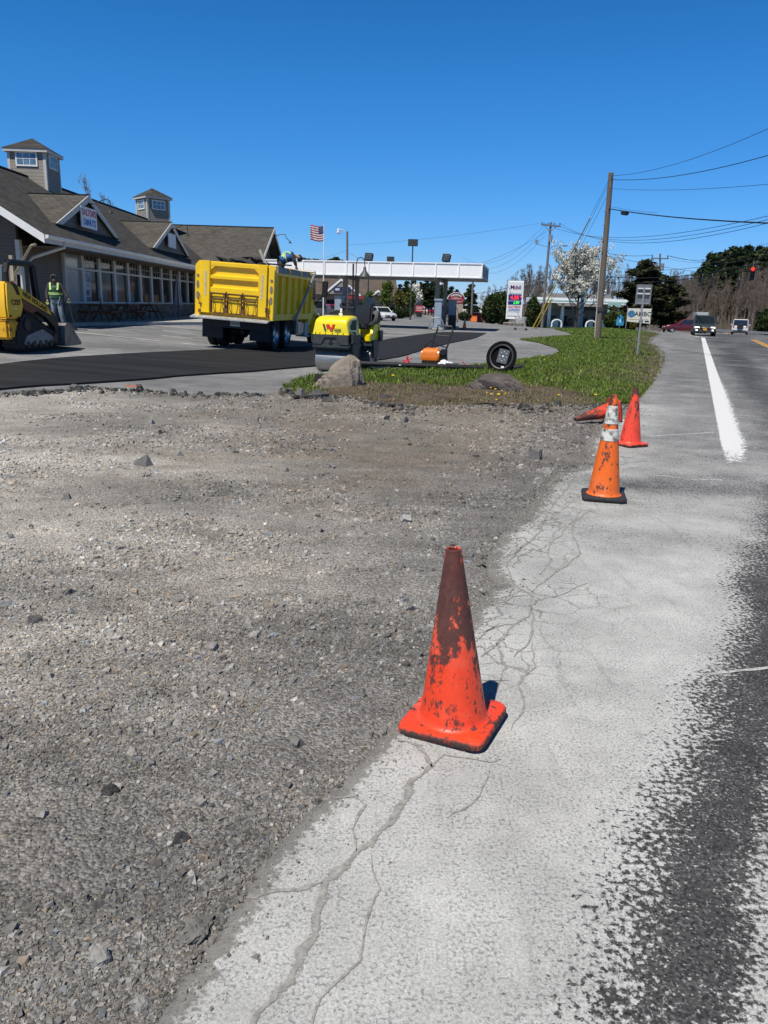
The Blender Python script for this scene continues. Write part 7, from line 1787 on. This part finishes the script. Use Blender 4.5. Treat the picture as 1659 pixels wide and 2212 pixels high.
o = MB(); A_ = bp(.97).lerp(AN, .17); B_ = bp(.97).lerp(AN, .47); o.cyl(A_, B_, .035, n=8); tag(o.build('guy_sleeve', mat('cream_sleeve', (.55, .50, .38), .6)), 'long cream sleeve on a guy wire beside the tall pole', 'guy sleeve')
M_YG = mat('yellow_guard', (.75, .55, .05), .5, dirt=((.6, .55, .4), .2, 4))
for (ut, vt), du, lab in (((1201, 615), 0, 'longer yellow guy guard leaning over the gravel'), ((1193, 645), .28, 'shorter yellow guy guard leaning beside the longer one')):
    t_ = at(ut, vt, AN.y-3.0); o = MB(); o.cyl(AN+Vector((du, 0, .05)), t_, .055, n=8); tag(o.build('guy_guard', M_YG), lab, 'guy guard', 'yellow guy guards')
KB = Vector(bk_.location)+Lk
for i, (x, v, lab) in enumerate(((-.9, 452, 'upper of three long wires from the grey crossarm pole to the right edge'), (.3, 459, 'middle of three long wires from the grey crossarm pole to the right edge'), (.95, 466, 'lower of three long wires from the grey crossarm pole to the right edge'))): wire(lab, KB+Vector((x, -.15, -.1)), at(1720, v, 34), 1.3+.1*i, .018)
FT = Vector(fr_.location)+Lf
wire('straight thin wire from the slim lamp pole up to the grey crossarm pole', FT+Vector((0, 0, -1.6)), KB+Vector((-.9, -.15, -.1)), .3, .014); wire('sagging wire from the slim lamp pole across above the canopy', FT+Vector((0, 0, -2.4)), KB+Vector((-.3, -.1, -.9)), 3.3, .018)
wire('wire leaving the slim lamp pole to the left behind the flag', FT+Vector((0, 0, -2.2)), at(560, 575, 105), .5, .016)
for i, (v, lab) in enumerate(((556, 'steepest wire falling left from the grey crossarm pole'), (566, 'second wire falling left from the grey crossarm pole'), (576, 'wire falling left from the transformer of the grey pole'))): wire(lab, KB+Vector((-.5, 0, -.1-.6*i)), at(1000+8*i, v, 120), 2.2, .016)
wire('upper heavy cable from the grey pole low across the bare trees to the left', KB+Vector((0, 0, -5.6)), at(1000, 634, 190), .6, .05); wire('lower heavy cable from the grey pole low across the bare trees to the left', KB+Vector((0, 0, -6.1)), at(1000, 642, 190), .6, .05)
MT = Vector(mp_.location)+Lm; TT = Vector(tp_.location)+Lt
wire('cable from the signal mast to the transformer pole crossarm', MT+Vector((.3, 0, -.4)), TT+Vector((-1, 0, -.2)), .3, .03); wire('cable falling from the signal mast across the cedars', MT+Vector((.3, 0, -.6)), at(1545, 592, 100), .2, .025); wire('wire from the transformer pole to the pines on the right', TT+Vector((1, 0, -.2)), at(1560, 568, 120), .2, .03)
wire('wire rising from the transformer pole towards the upper right', TT+Vector((1, 0, -.2)), at(1720, 498, 60), 1.2, .018); wire('second wire rising from the transformer pole to the right edge', TT+Vector((1, 0, -.5)), at(1720, 520, 60), 1.0, .016)
SA, SB = MT+Vector((0, 0, -2.6)), at(1730, 548, 50); wire('upper signal span cable crossing the road', SA, SB, .9, .045); S2, S3 = MT+Vector((0, 0, -3.4)), at(1730, 563, 52); wire('lower signal span cable carrying the red traffic light', S2, S3, .6, .04)
wire('upper thin cable across the lower sky right of the tall pole', at(1335, 578, 90), at(1720, 540, 44), .6, .02)
def signal(lab, u, v, Y, away, lit=None):
    p = at(u, v, Y); t = thing('traffic_light', lab, 'traffic light', p, rad(-RD*57.3 if not away else 160), 'traffic lights over the road')
    MB().box((0, 0, 0), (.34, .22, 1.02)).build('housing', M_BLK, t, bevel=.03)
    for i, z in enumerate((.33, 0, -.33)):
        q = MB(); q.cyl((0, -.11, z), (0, -.135, z), .13, n=16); ln = q.build('lens', M_LIT if (lit is not None and i == lit) else M_DGR, t)
        q = MB(); A = [(.15*math.cos(rad(a)), -.11, z+.15*math.sin(rad(a))) for a in range(-20, 201, 20)]; Bv = [(x, y-.2, zz_) for x, y, zz_ in A]; q.add(A+Bv, [(k, k+1, k+12, k+11) for k in range(11)]); q.build('visor', M_BLK, ln)
    MB().cyl((0, 0, .5), (0, 0, .95), .025, n=6).build('hanger', M_GREY, t); return t
M_LIT = mat('signal_red_lit', (1, .02, .015), .4, emit=4, var=0)
signal('traffic light showing red, hanging at the right above the road', 1625, 591, 64, False, 0)
for u, v, lab in ((1516, 609, 'leftmost dark traffic light seen edge-on before the bare trees'), (1538, 608, 'second dark traffic light facing away before the bare trees'), (1596, 614, 'dim dark traffic light left of the red one')): signal(lab, u, v, 98, True)

# ================================================================== THINGS ON THE GRASS BANK
def lz(x, y): return float(lawnz(np.array([[x, y]]))[0])
M_BLD = mat('tan_boulder', (.235, .195, .155), .9, var=.35, vscale=2.2, bump=.9, bscale=14, dirt=((.13, .11, .095), .42, 4)); M_BLD2 = mat('dark_boulder', (.095, .080, .072), .9, var=.35, vscale=2.5, bump=.9, bscale=16, dirt=((.20, .18, .16), .25, 5))
o = rock_mesh('boulder', (.44, .36, .58), M_BLD, 5, 5, .24, hfun=([-1, -.75, -.35, 0, .3, .75, 1], [.2, .35, .62, .86, 1.0, .97, .6])); o.location = (-.94, 15.0, .06); o.rotation_euler = (0, rad(4), rad(12)); tag(o, 'big tan boulder in front of the roller drum', 'boulder', None)
o = rock_mesh('boulder', (.56, .42, .36), M_BLD2, 9, 5, .24, hfun=([-1, -.8, -.3, .1, .5, .8, 1], [.45, .7, .92, 1.0, .95, .75, .4])); o.location = (2.06, 15.0, .04); o.rotation_euler = (0, 0, rad(-8)); tag(o, 'low dark brown boulder below the fallen bell lamp', 'boulder', None)
# fallen lamp: bell shade on its side, pole along the grass
p = gp(1062, 806); fl_ = thing('fallen_lamp', 'fallen black bell lamp lying in the grass with its long pole', 'lamp', (p.x+.02, 18.6, lz(p.x, 18.6)), 0)
ctr = Vector((.0, 0, .37)); ax = Vector((-.42, -.88, .22)).normalized(); M = ctr.to_track_quat('Z', 'Y').to_matrix().to_4x4(); qz = (-ax).to_track_quat('Z', 'Y').to_matrix().to_4x4(); M = Matrix.Translation(ctr) @ qz
MB().lathe([(.02, .06), (.26, .05), (.275, .0), (.36, -.012), (.375, 0), (.37, .02), (.29, .10), (.17, .30), (.12, .42), (.10, .52), (.02, .53)], 32, M).build('lamp_shade', mat('matt_black', (.006, .006, .007), .8, spec=.08), fl_, smooth=True)
def lm(x, y, z): return M @ Vector((x, y, z))
q = MB(); q.lathe([(.262, .02), (.262, .0), (.285, -.008), (.30, .0)], 32, M); q.build('rim_ring', M_DGR, fl_, smooth=True)
yl = Vector((0, 0, 1)); X_ = ax.cross(yl).normalized(); up_ = X_.cross(ax).normalized()
Rm = Matrix((-X_, up_, ax)).transposed().to_4x4(); Rm.translation = ctr-ax*0
lb_ = MB(); lb_.box((0, 0, 0), (.26, .33, .012)); lb = lb_.build('label_plate', mat('grey_label', (.10, .105, .11), .35, var=.15, vscale=8), fl_); lb.matrix_local = Rm @ Matrix.Translation((0.03, .02, -.035)) @ Matrix.Rotation(rad(-10), 4, 'Z')
for i in range(8):
    a = 2*PI*i/8; k_ = MB().box((0, 0, 0), (.022, .012, .008)).build('label_mark', M_WHT, lb); k_.location = (.085*math.cos(a), .11*math.sin(a), .008)
k_ = MB().cyl((0, 0, 0), (0, 0, .012), .022, n=12).build('label_dot', M_WHT, lb)
k_ = MB().box((0, 0, 0), (.07, .04, .012)).build('white_sticker', M_WHT, fl_); k_.matrix_local = Rm @ Matrix.Translation((.06, -.24, -.0))
q = MB(); q.tube([lm(0, 0, .5), lm(.05, .0, .68), lm(.02, -.10, .80), Vector((.55, .35, .14)), Vector((.25, .35, .06))], .05, 8); q.build('gooseneck', M_BLK, fl_, smooth=True)
q = MB(); q.tube([Vector((.25, .38, .07)), Vector((-.5, .25, .08)), Vector((-1.8, .05, .10)), Vector((-3.35, -.05, .12))], .062, 10); q.build('pole', M_BLK, fl_, smooth=True)
q = MB(); q.cyl((-1.0, .12, .09), (-1.3, .09, .095), .085, n=12); q.build('pole_collar', M_BLK, fl_); MB().cyl((-2.4, -.09, .10), (-2.4, -.085, .12), .03).build('bolt', M_CLR, fl_)
p = gp(1012, 793); o = MB().box((0, 0, 0), (.72, .12, .13)).build('beam', mat('charred_wood', (.03, .026, .024), .9, var=.3), bevel=.008); o.location = (p.x+.05, 20.2, h(p.x, 20)+.08); o.rotation_euler = (0, rad(-2), rad(6)); tag(o, 'short black beam lying behind the fallen lamp shade', 'beam')
p = gp(1060, 800); o = MB().tube([(0, 0, 0), (-.18, .05, .22)], .02, 6).build('marker_stake', mat('faded_red', (.50, .10, .07), .7)); o.location = (1.98, 18.9, .12); tag(o, 'faded red stake leaning by the fallen lamp', 'stake')
# plate compactor
p = gp(934, 796); pc_ = thing('plate_compactor', 'orange plate compactor with a black push handle on the gravel', 'plate compactor', (p.x, p.y, p.z), rad(-14))
M_OR = mat('compactor_orange', (.78, .20, .015), .4, var=.06, coat=.3); 
q = MB(); q.prism([(-.34, .10), (-.26, .01), (.26, .01), (.34, .10), (.34, .14), (-.34, .14)], 'x', -.26, .26); q.build('base_plate', mat('worn_orange_plate', (.52, .16, .05), .7, var=.2, dirt=((.16, .11, .08), .3, 10)), pc_, bevel=.01)
q = MB(); q.loft([[(-.27, -.27, .20), (.20, -.27, .20), (.20, .10, .20), (-.27, .10, .20)], [(-.29, -.31, .36), (.22, -.31, .36), (.22, .12, .36), (-.29, .12, .36)], [(-.26, -.25, .50), (.19, -.25, .50), (.19, .10, .50), (-.26, .10, .50)], [(-.16, -.14, .55), (.10, -.14, .55), (.10, .05, .55), (-.16, .05, .55)]]); tk2 = q.build('water_tank', M_OR, pc_, bevel=.03, smooth=True)
MB().cyl((-.03, -.05, .54), (-.03, -.05, .58), .045, n=12).build('tank_cap', M_BLK, tk2)
q = MB(); q.box((.0, .0, .175), (.50, .56, .07)); q.box((.30, .0, .36), (.14, .26, .30)); q.cyl((.29, -.16, .44), (.29, -.10, .44), .09, n=14); q.build('engine', M_BLK, pc_, bevel=.012)
q = MB(); q.tube([(-.22, .12, .2), (-.22, .06, .60), (-.06, .0, .72), (.10, .06, .62), (.34, .12, .56), (.36, .16, .2)], .018, 6); q.build('guard_frame', M_BLK, pc_, smooth=True)
q = MB()
q.tube([(-.16, .25, .2), (-.10, .42, .68), (-.02, .62, 1.02), (-.02, .66, 1.12), (.36, .66, 1.10), (.40, .62, 1.0), (.32, .42, .62), (.20, .25, .2)], .025, 6); q.tube([(-.06, .52, .86), (.37, .54, .84)], .014, 6); q.build('handle', M_BLK, pc_, smooth=True)
MB().tube([(-.02, .66, 1.12), (.36, .66, 1.10)], .023, 8).build('grip', mat('grey_grip', (.30, .30, .30), .6), pc_)
p = gp(879, 801); sb_ = thing('spray_bottle', 'small pump sprayer with a red top standing on the gravel', 'sprayer', p); MB().lathe([(.001, 0), (.075, 0), (.085, .02), (.085, .15), (.06, .2), (.03, .22)], 18).build('bottle', mat('milky_plastic', (.42, .45, .40), .4), sb_, smooth=True)
q = MB(); q.lathe([(.085, .14), (.09, .16), (.07, .22), (.045, .26), (.04, .30), (.001, .30)], 18); q.tube([(0, 0, .29), (.07, 0, .32), (.12, 0, .30)], .016, 6); q.tube([(-.03, 0, .28), (-.10, 0, .26), (-.10, 0, .18)], .015, 6); q.cyl((0, 0, .3), (0, 0, .37), .025); q.build('pump_head', mat('sprayer_red', (.60, .03, .04), .4), sb_, smooth=True)
o = rock_mesh('plastic_bag', (.26, .18, .17), mat('white_plastic', (.75, .76, .77), .45, var=.05), 77, 4, .55, cut=6); p = gp(957, 800); o.location = (p.x, p.y-.4, h(p.x, p.y)+.10); tag(o, 'crumpled white plastic bag beside the plate compactor', 'bag')
o = MB().box((0, 0, 0), (.20, .05, .26), rot=(rad(-14), rad(8), rad(20))).build('rubber_mat', M_RUB, bevel=.01); o.location = (-1.36, 15.35, .12); tag(o, 'black rubber flap leaning behind the left side of the tan boulder', 'mat')
o = rock_mesh('rag', (.13, .09, .04), mat('grey_blue_cloth', (.26, .32, .32), .8, var=.3, vscale=20), 78, 3, .5); o.location = (-1.20, 15.45, .27); tag(o, 'grey blue rag lying on the black flap by the boulder', 'rag')
p = gp(1094, 747); o = rock_mesh('drain_mound', (.30, .22, .05), M_BLD2, 79, 3, .3); o.location = p; tag(o, 'small dark lump of asphalt on the gravel behind the lamp', 'lump')
for i, (u, v, s, lab) in enumerate(((237, 1692, .030, 'dark clod casting a small shadow, left of the larger pair'), (392, 1790, .030, 'dark clod right of centre in the lower gravel'), (212, 2045, .036, 'pale grey stone near the lower left corner'), (430, 1990, .050, 'broad grey clod near the torn asphalt edge'), (345, 930, .055, 'dark round stone in the upper gravel'), (305, 2150, .032, 'pale stone at the bottom of the gravel'), (655, 862, .16, 'flat black asphalt scrap below the tan boulder'), (830, 862, .20, 'long black asphalt scrap in the dirt below the grass'))):
    p = gp(u, v); pal = 'pale' in lab; o = rock_mesh('stone' if pal or 'stone' in lab else 'clod', (s, s*.8, s*(.35 if s > .1 else .75)), mat('pale_stone', (.27, .26, .245), .9, var=.2, vscale=30, bump=.5) if pal else M_CHUNK, 90+i, 3, .35, cut=8) if i != 3 else rock_mesh('clod', (s*1.1, s*.9, s*.5), mat('grey_clod', (.15, .143, .132), .95, var=.3, vscale=30, bump=.6), 93, 4, .45, cut=8)
    o.location = (p.x, p.y, float(ghf(np.array([[p.x, p.y]]), 0)[0])+s*(.2 if s < .1 else .05)); o.rotation_euler = (0, 0, i*1.3); tag(o, lab, 'stone' if 'stone' in lab else 'clod')
M_ORP = mat('orange_plastic_scrap', (.60, .16, .05), .6)
p = gp(285, 840); o = MB().box((0, 0, 0), (.26, .035, .02), rot=(0, 0, rad(-25))).build('orange_scrap', M_ORP); o.location = (p.x, p.y, h(p.x, p.y)+.05); tag(o, 'thin orange strip lying at the rim of the gravel', 'plastic strip')
# dandelions
M_DAN = mat('dandelion_yellow', (.80, .52, .01), .6, var=.1); dm = MB()
def dandelion():
    t = thing('dandelion', 'yellow dandelion blooming on the grass bank', 'dandelion', group='dandelions in the grass')
    MB().cyl((0, 0, 0), (.01, 0, .10), .006, n=5).build('stalk', mat('stalk_green', (.09, .14, .03), .7), t); q = MB(); q.ball((.01, 0, .11), .034, 10, (1, 1, .5)); q.build('flower', M_DAN, t); return t
d0 = None
for u, v, s in ((848,834,1.6),(1060,866,1.3),(1068,860,1.1),(1075,869,1.7),(1082,862,1.0),(1058,858,1.0),(1050,863,.9),(1090,866,1.0),(1071,873,1.0),(1205,866,1.2),(1190,841,.9),(1171,778,1.2),(1175,793,1.1),(1284,866,1.3),(1136,736,1.3),(1146,733,1.2),(1160,735,1.2),(1120,728,1.2),(1218,792,.8),(1252,810,.8)):
    p = gp(u, v); 
    if d0 is None: d0 = dandelion(); d = d0
    else: d = copy_tree(d0)
    d.location = (p.x, p.y, lz(p.x, p.y)); d.scale = (s*.62,)*3
# shopping trolley
p = gp(1124, 713); tr_ = thing('shopping_trolley', 'grey wire shopping trolley standing at the gravel tongue', 'shopping trolley', p, rad(70))
q = MB(); A = [(-.24, -.4, .55), (.24, -.4, .55), (.26, .42, .95), (-.26, .42, .95)]
for i in range(6):
    t = i/5; zz_ = .55+.45*t; k = .75+.25*t; q.tube([(-.26*k, -.42*k, zz_), (.26*k, -.42*k, zz_), (.28*k, .45*k, zz_), (-.28*k, .45*k, zz_), (-.26*k, -.42*k, zz_)], .018, 4)
for i in range(7):
    y = -.42+.87*i/6
    for s in (-1, 1): q.tube([(s*.20, y*.75, .55), (s*.27, y, 1.0)], .016, 4)
bq = q.build('basket', M_GREY, tr_)
q = MB()
for s in (-1, 1): q.tube([(s*.2, .42, .95), (s*.24, .5, .5), (s*.24, .42, .16), (s*.2, -.5, .14)], .018, 5)
q.tube([(-.24, .42, .16), (.24, .42, .16)], .015, 5); q.tube([(-.2, -.5, .14), (.2, -.5, .14)], .015, 5); q.build('frame', M_GREY, tr_)
MB().tube([(-.28, .50, 1.02), (.28, .50, 1.02)], .022, 6).build('handle', M_SRED, tr_)
for s in (-1, 1):
    for y in (.42, -.46): MB().cyl((s*.22-.02, y, .07), (s*.22+.02, y, .07), .07, n=12).build('caster', M_BLK, tr_)

# ================================================================== PEOPLE
M_SKIN = mat('skin', (.36, .20, .13), .6, var=.06)
def skin(name, V, E, R, m, parent, lv=2):
    me = bpy.data.meshes.new(name); me.from_pydata([tuple(v) for v in V], E, []); o = bpy.data.objects.new(name, me); C.objects.link(o)
    sk_ = o.modifiers.new('skin', 'SKIN'); sk_.use_smooth_shade = True
    for i, r in enumerate(R):
        d = me.skin_vertices[0].data[i]; d.radius = (r, r) if not isinstance(r, tuple) else r; d.use_root = (i == 0)
    ss_ = o.modifiers.new('sub', 'SUBSURF'); ss_.levels = lv; ss_.render_levels = lv
    dg = bpy.context.evaluated_depsgraph_get(); dg.update(); me2 = bpy.data.meshes.new_from_object(o.evaluated_get(dg)); me2.name = name
    me2.materials.clear(); me2.materials.append(m); me2.polygons.foreach_set('use_smooth', [True]*len(me2.polygons))
    o.modifiers.clear(); o.data = me2; bpy.data.meshes.remove(me)
    if parent: o.parent = parent
    return o
def figure(lab, loc, rotz, J, M_top, M_leg, M_boot, M_glv, hood, vest, stripes, sc=1., rx=0):
    """J: joint name -> point. One continuous body; clothes are children of the figure."""
    t = thing('person', lab, 'person', loc, rotz)
    ch = {}; V = []; E = []; R = []
    def add(n, r, par=None):
        ch[n] = len(V); V.append(Vector(J[n])); R.append(r)
        if par: E.append((ch[par], ch[n]))
    add('pelvis', .13); add('belly', .12, 'pelvis'); add('chest', .15, 'belly'); add('neck', .055, 'chest'); add('head', .085, 'neck'); add('crown', .075, 'head')
    for s in 'lr':
        add(s+'hip', .095, 'pelvis'); add(s+'knee', .062, s+'hip'); add(s+'ankle', .042, s+'knee'); add(s+'toe', .036, s+'ankle')
        add(s+'sho', .07, 'chest'); add(s+'elb', .045, s+'sho'); add(s+'wri', .032, s+'elb'); add(s+'palm', .036, s+'wri')
    body = skin('body', V, E, R, M_SKIN, t)
    # hands: palm, four unequal fingers and a thumb, lightly curled
    for s in 'lr':
        w_, p_ = Vector(J[s+'wri']), Vector(J[s+'palm']); d = (p_-w_).normalized(); sd_ = d.cross(Vector((0, 1, 0))); sd_ = sd_.normalized() if sd_.length > .1 else Vector((1, 0, 0)); nr = d.cross(sd_)
        V2 = [p_-d*.03, p_+d*.03]; E2 = [(0, 1)]; R2 = [.034, .036]
        for k_, (o_, L1) in enumerate(((-.030, .062), (-.010, .074), (.010, .070), (.029, .054))):
            b = p_+d*.05+sd_*o_; i = len(V2); V2 += [b, b+d*L1*.55+nr*.012, b+d*L1*.85+nr*.036]; E2 += [(1, i), (i, i+1), (i+1, i+2)]; R2 += [.011, .010, .008]
        i = len(V2); b = p_+sd_*-.040; V2 += [b, b+d*.03-sd_*.024+nr*.015, b+d*.06-sd_*.02+nr*.03]; E2 += [(0, i), (i, i+1), (i+1, i+2)]; R2 += [.013, .011, .009]
        skin('hand_glove', V2, E2, R2, M_glv, t, 1)
    def sub(name, names, rs, m, links):
        skin(name, [Vector(J[n]) for n in names], links, rs, m, t)
    sub('jacket', ['chest', 'belly', 'pelvis', 'neck', 'lsho', 'lelb', 'lwri', 'rsho', 'relb', 'rwri'], [(.20, .155), (.18, .145), (.18, .15), .085, .095, .072, .052, .095, .072, .052], M_top, [(0, 1), (1, 2), (0, 3), (0, 4), (4, 5), (5, 6), (0, 7), (7, 8), (8, 9)])
    sub('trousers', ['pelvis', 'lhip', 'lknee', 'lankle', 'rhip', 'rknee', 'rankle'], [.15, .115, .088, .078, .115, .088, .078], M_leg, [(0, 1), (1, 2), (2, 3), (0, 4), (4, 5), (5, 6)])
    for s in 'lr':
        a_, b_ = Vector(J[s+'ankle']), Vector(J[s+'toe']); skin('boot', [a_+Vector((0, 0, .04)), a_.lerp(b_, .2)-Vector((0, 0, .02)), b_], [(0, 1), (1, 2)], [.058, .055, .042], M_boot, t, 1)
    hd = Vector(J['head']); cr_ = Vector(J['crown']); axh = (cr_-hd).normalized(); fw_ = Vector(J['face'])-hd; fw_ = (fw_-axh*fw_.dot(axh)).normalized(); rt_ = fw_.cross(axh)
    fm = MB(); c0 = hd+axh*.03; fm.ball(c0+fw_*.10-axh*.01, .018, 8, (1, 1.2, 1)); fm.build('nose', M_SKIN, body, smooth=True)
    for s in (-1, 1): MB().ball(c0+fw_*.088+rt_*s*.032+axh*.025, .011, 8).build('eye', M_BLK, body); MB().ball(c0+rt_*s*.092, .024, 8, (.6, .8, 1.2)).build('ear', M_SKIN, body)
    q = MB(); q.tube([c0+fw_*.084-rt_*.025-axh*.055, c0+fw_*.094-axh*.057, c0+fw_*.084+rt_*.025-axh*.055], .007, 5); q.build('mouth', mat('lips', (.25, .10, .08), .6), body)
    Q = Matrix((rt_, fw_, axh)).transposed().to_4x4(); Q.translation = c0
    q = MB(); rings = []
    if hood:
        for i in range(7):
            a = rad(-55+i*145/6); rr = .128*math.cos(a*.62-.2); rings.append([Q @ Vector((rr*math.cos(b)*1.0, -.045+.03-.128*math.sin(a)*.75+.02, .02+rr*math.sin(b)*1.22)) for b in [2*PI*j/18 for j in range(18)]])
        q.loft(rings, cap=False); q.build('hood', M_top, t, smooth=True).modifiers.new('thick', 'SOLIDIFY').thickness = .02
        MB().ball(c0-fw_*.03+axh*.03, .108, 12, (1, 1, 1.1)).build('cap', M_BLK, t, smooth=True)
    else:
        MB().lathe([(.112, -.01), (.118, .03), (.105, .09), (.06, .125), (.001, .135)], 18, Q).build('dark_cap', M_BLK, t, smooth=True); MB().box(Q @ Vector((0, -.06, -.03)), (.18, .10, .16), rot=Q.to_3x3()).build('neck_flap', M_BLK, t, bevel=.03)
    names = ['chest', 'belly', 'pelvis']; ps_ = [Vector(J[n]) for n in ('neck', 'chest', 'belly', 'pelvis')]
    # vest: a shell round the trunk following the spine, with pale bands
    def ringat(f, k=1.0):
        f3 = f*3; i = min(2, int(f3)); c = ps_[i].lerp(ps_[i+1], f3-i); d = (ps_[i+1]-ps_[i]).normalized(); side = (Vector(J['rsho'])-Vector(J['lsho'])).normalized(); side = (side-d*side.dot(d)).normalized(); fr2 = d.cross(side)
        a_, b_ = .235*k, .185*k
        if f < .15: a_ *= .80; b_ *= .85
        return c, side*a_, fr2*b_
    def shell(f0, f1, k, n=6):
        q = MB(); rr = []
        for i in range(n+1):
            c, a_, b_ = ringat(f0+(f1-f0)*i/n, k); rr.append([c+a_*math.cos(2*PI*j/24)+b_*math.sin(2*PI*j/24) for j in range(24)])
        return q.loft(rr, cap=False)
    vs_ = shell(.14, .97, 1.0).build('vest', vest, t, smooth=True); vs_.modifiers.new('thick', 'SOLIDIFY').thickness = .012
    for f in ((.56, .60), (.63, .67)): shell(f[0], f[1], 1.03, 1).build('reflective_band', stripes, vs_, smooth=True).modifiers.new('thick', 'SOLIDIFY').thickness = .006
    return t, shell, ringat, vs_
M_HVY = mat('lime_reflective', (.62, .80, .25), .5, var=.1)
# standing worker with a rake
J = dict(pelvis=(0, 0, .95), belly=(0, -.01, 1.12), chest=(0, -.03, 1.34), neck=(0, -.06, 1.52), head=(0, -.09, 1.62), crown=(0, -.10, 1.72), face=(.02, -.4, 1.56),
    lhip=(-.10, 0, .92), lknee=(-.13, -.06, .50), lankle=(-.15, .0, .10), ltoe=(-.17, -.16, .05), rhip=(.10, 0, .92), rknee=(.15, -.05, .50), rankle=(.20, .02, .10), rtoe=(.25, -.13, .05),
    lsho=(-.20, -.02, 1.43), lelb=(-.30, -.02, 1.15), lwri=(-.27, -.12, .92), lpalm=(-.26, -.15, .85), rsho=(.20, -.02, 1.43), relb=(.34, -.02, 1.18), rwri=(.45, -.10, .97), rpalm=(.47, -.13, .91))
p = gp(126, 705, .10); w1, sh, rg1, vv = figure('standing worker in hooded jacket, green safety vest and pale jeans holding a rake', (p.x, p.y, p.z), rad(8), J, mat('dark_hoodie', (.045, .043, .045), .9, var=.2), mat('washed_denim', (.17, .21, .25), .85, var=.35, vscale=5, dirt=((.45, .45, .45), .3, 7)), M_BLK, mat('lime_glove', (.40, .46, .10), .7), True, mat('green_vest', (.02, .085, .035), .7, var=.15), M_HVY)
for s in (-1, 1):
    q = MB(); q.add([(s*.09, -.205, 1.28), (s*.15, -.20, 1.28), (s*.17, -.11, 1.51), (s*.11, -.13, 1.53), (s*.09, -.215, 1.28), (s*.15, -.21, 1.28), (s*.17, -.125, 1.52), (s*.11, -.145, 1.54)], [(0, 1, 2, 3), (7, 6, 5, 4), (0, 4, 5, 1), (1, 5, 6, 2), (2, 6, 7, 3), (3, 7, 4, 0)]); q.build('shoulder_band', M_HVY, vv)
w1.scale = (1.02,)*3
rk = thing('rake', 'dark asphalt rake held upright by the standing worker', 'rake', (p.x+.52, p.y-.20, h(p.x+.5, p.y)))
MB().tube([(.30, -.25, .03), (0, .0, .98), (-.06, .05, 1.2)], .017, 6).build('handle', M_BLK, rk); MB().prism([(.24, 0), (.36, 0), (.33, .10), (.27, .10)], 'y', -.36, -.20).build('rake_head', M_BLK, rk)
# bending worker on the load
Yw = 29.0; s_ = Yw/1659.
def wp(u, v, dy=0): return at(u, v, Yw+dy)
o0 = wp(620, 578); 
def jl(u, v, dy=0): return wp(u, v, dy)-o0
J2 = dict(pelvis=jl(607, 562), belly=jl(615, 556), chest=jl(629, 552), neck=jl(641, 550), head=jl(648, 554, -.02), crown=jl(651, 558, -.02), face=jl(656, 568, -.1),
    lhip=jl(606, 565, .1), lknee=jl(611, 580, .12), lankle=jl(596, 581, .14), ltoe=jl(591, 581, .14), rhip=jl(606, 565, -.1), rknee=jl(604, 580, -.12), rankle=jl(592, 580, -.12), rtoe=jl(588, 581, -.12),
    lsho=jl(633, 552, .16), lelb=jl(638, 564, .18), lwri=jl(641, 574, .14), lpalm=jl(642, 577, .13), rsho=jl(633, 553, -.16), relb=jl(638, 564, -.18), rwri=jl(642, 573, -.14), rpalm=jl(643, 577, -.13))
w2, sh2, rg2, vv2 = figure('worker in blue safety vest bending over the side of the truck load', o0, 0, J2, mat('dark_brown_jacket', (.05, .042, .04), .9, var=.2), mat('brown_work_trousers', (.075, .065, .06), .9, var=.2), M_BLK, mat('plaid_glove', (.25, .22, .21), .8, var=.4, vscale=20), False, mat('blue_vest', (.015, .10, .30), .7, var=.1), M_HVY)
w2.scale = (.92,)*3
for f0, f1 in ((0, 1), (1, 0)):
    pts = []
    for i in range(7):
        c, a_, b_ = rg2(.25+.5*i/6, 1.05); th = PI*(1.5 if b_.z < 0 else .5)+rad(-55+110*(i/6 if f0 == 0 else 1-i/6)); pts.append(c+a_*math.cos(th)+b_*math.sin(th))
    MB().tube(pts, .028, 6).build('cross_band', M_HVY, vv2, smooth=True)
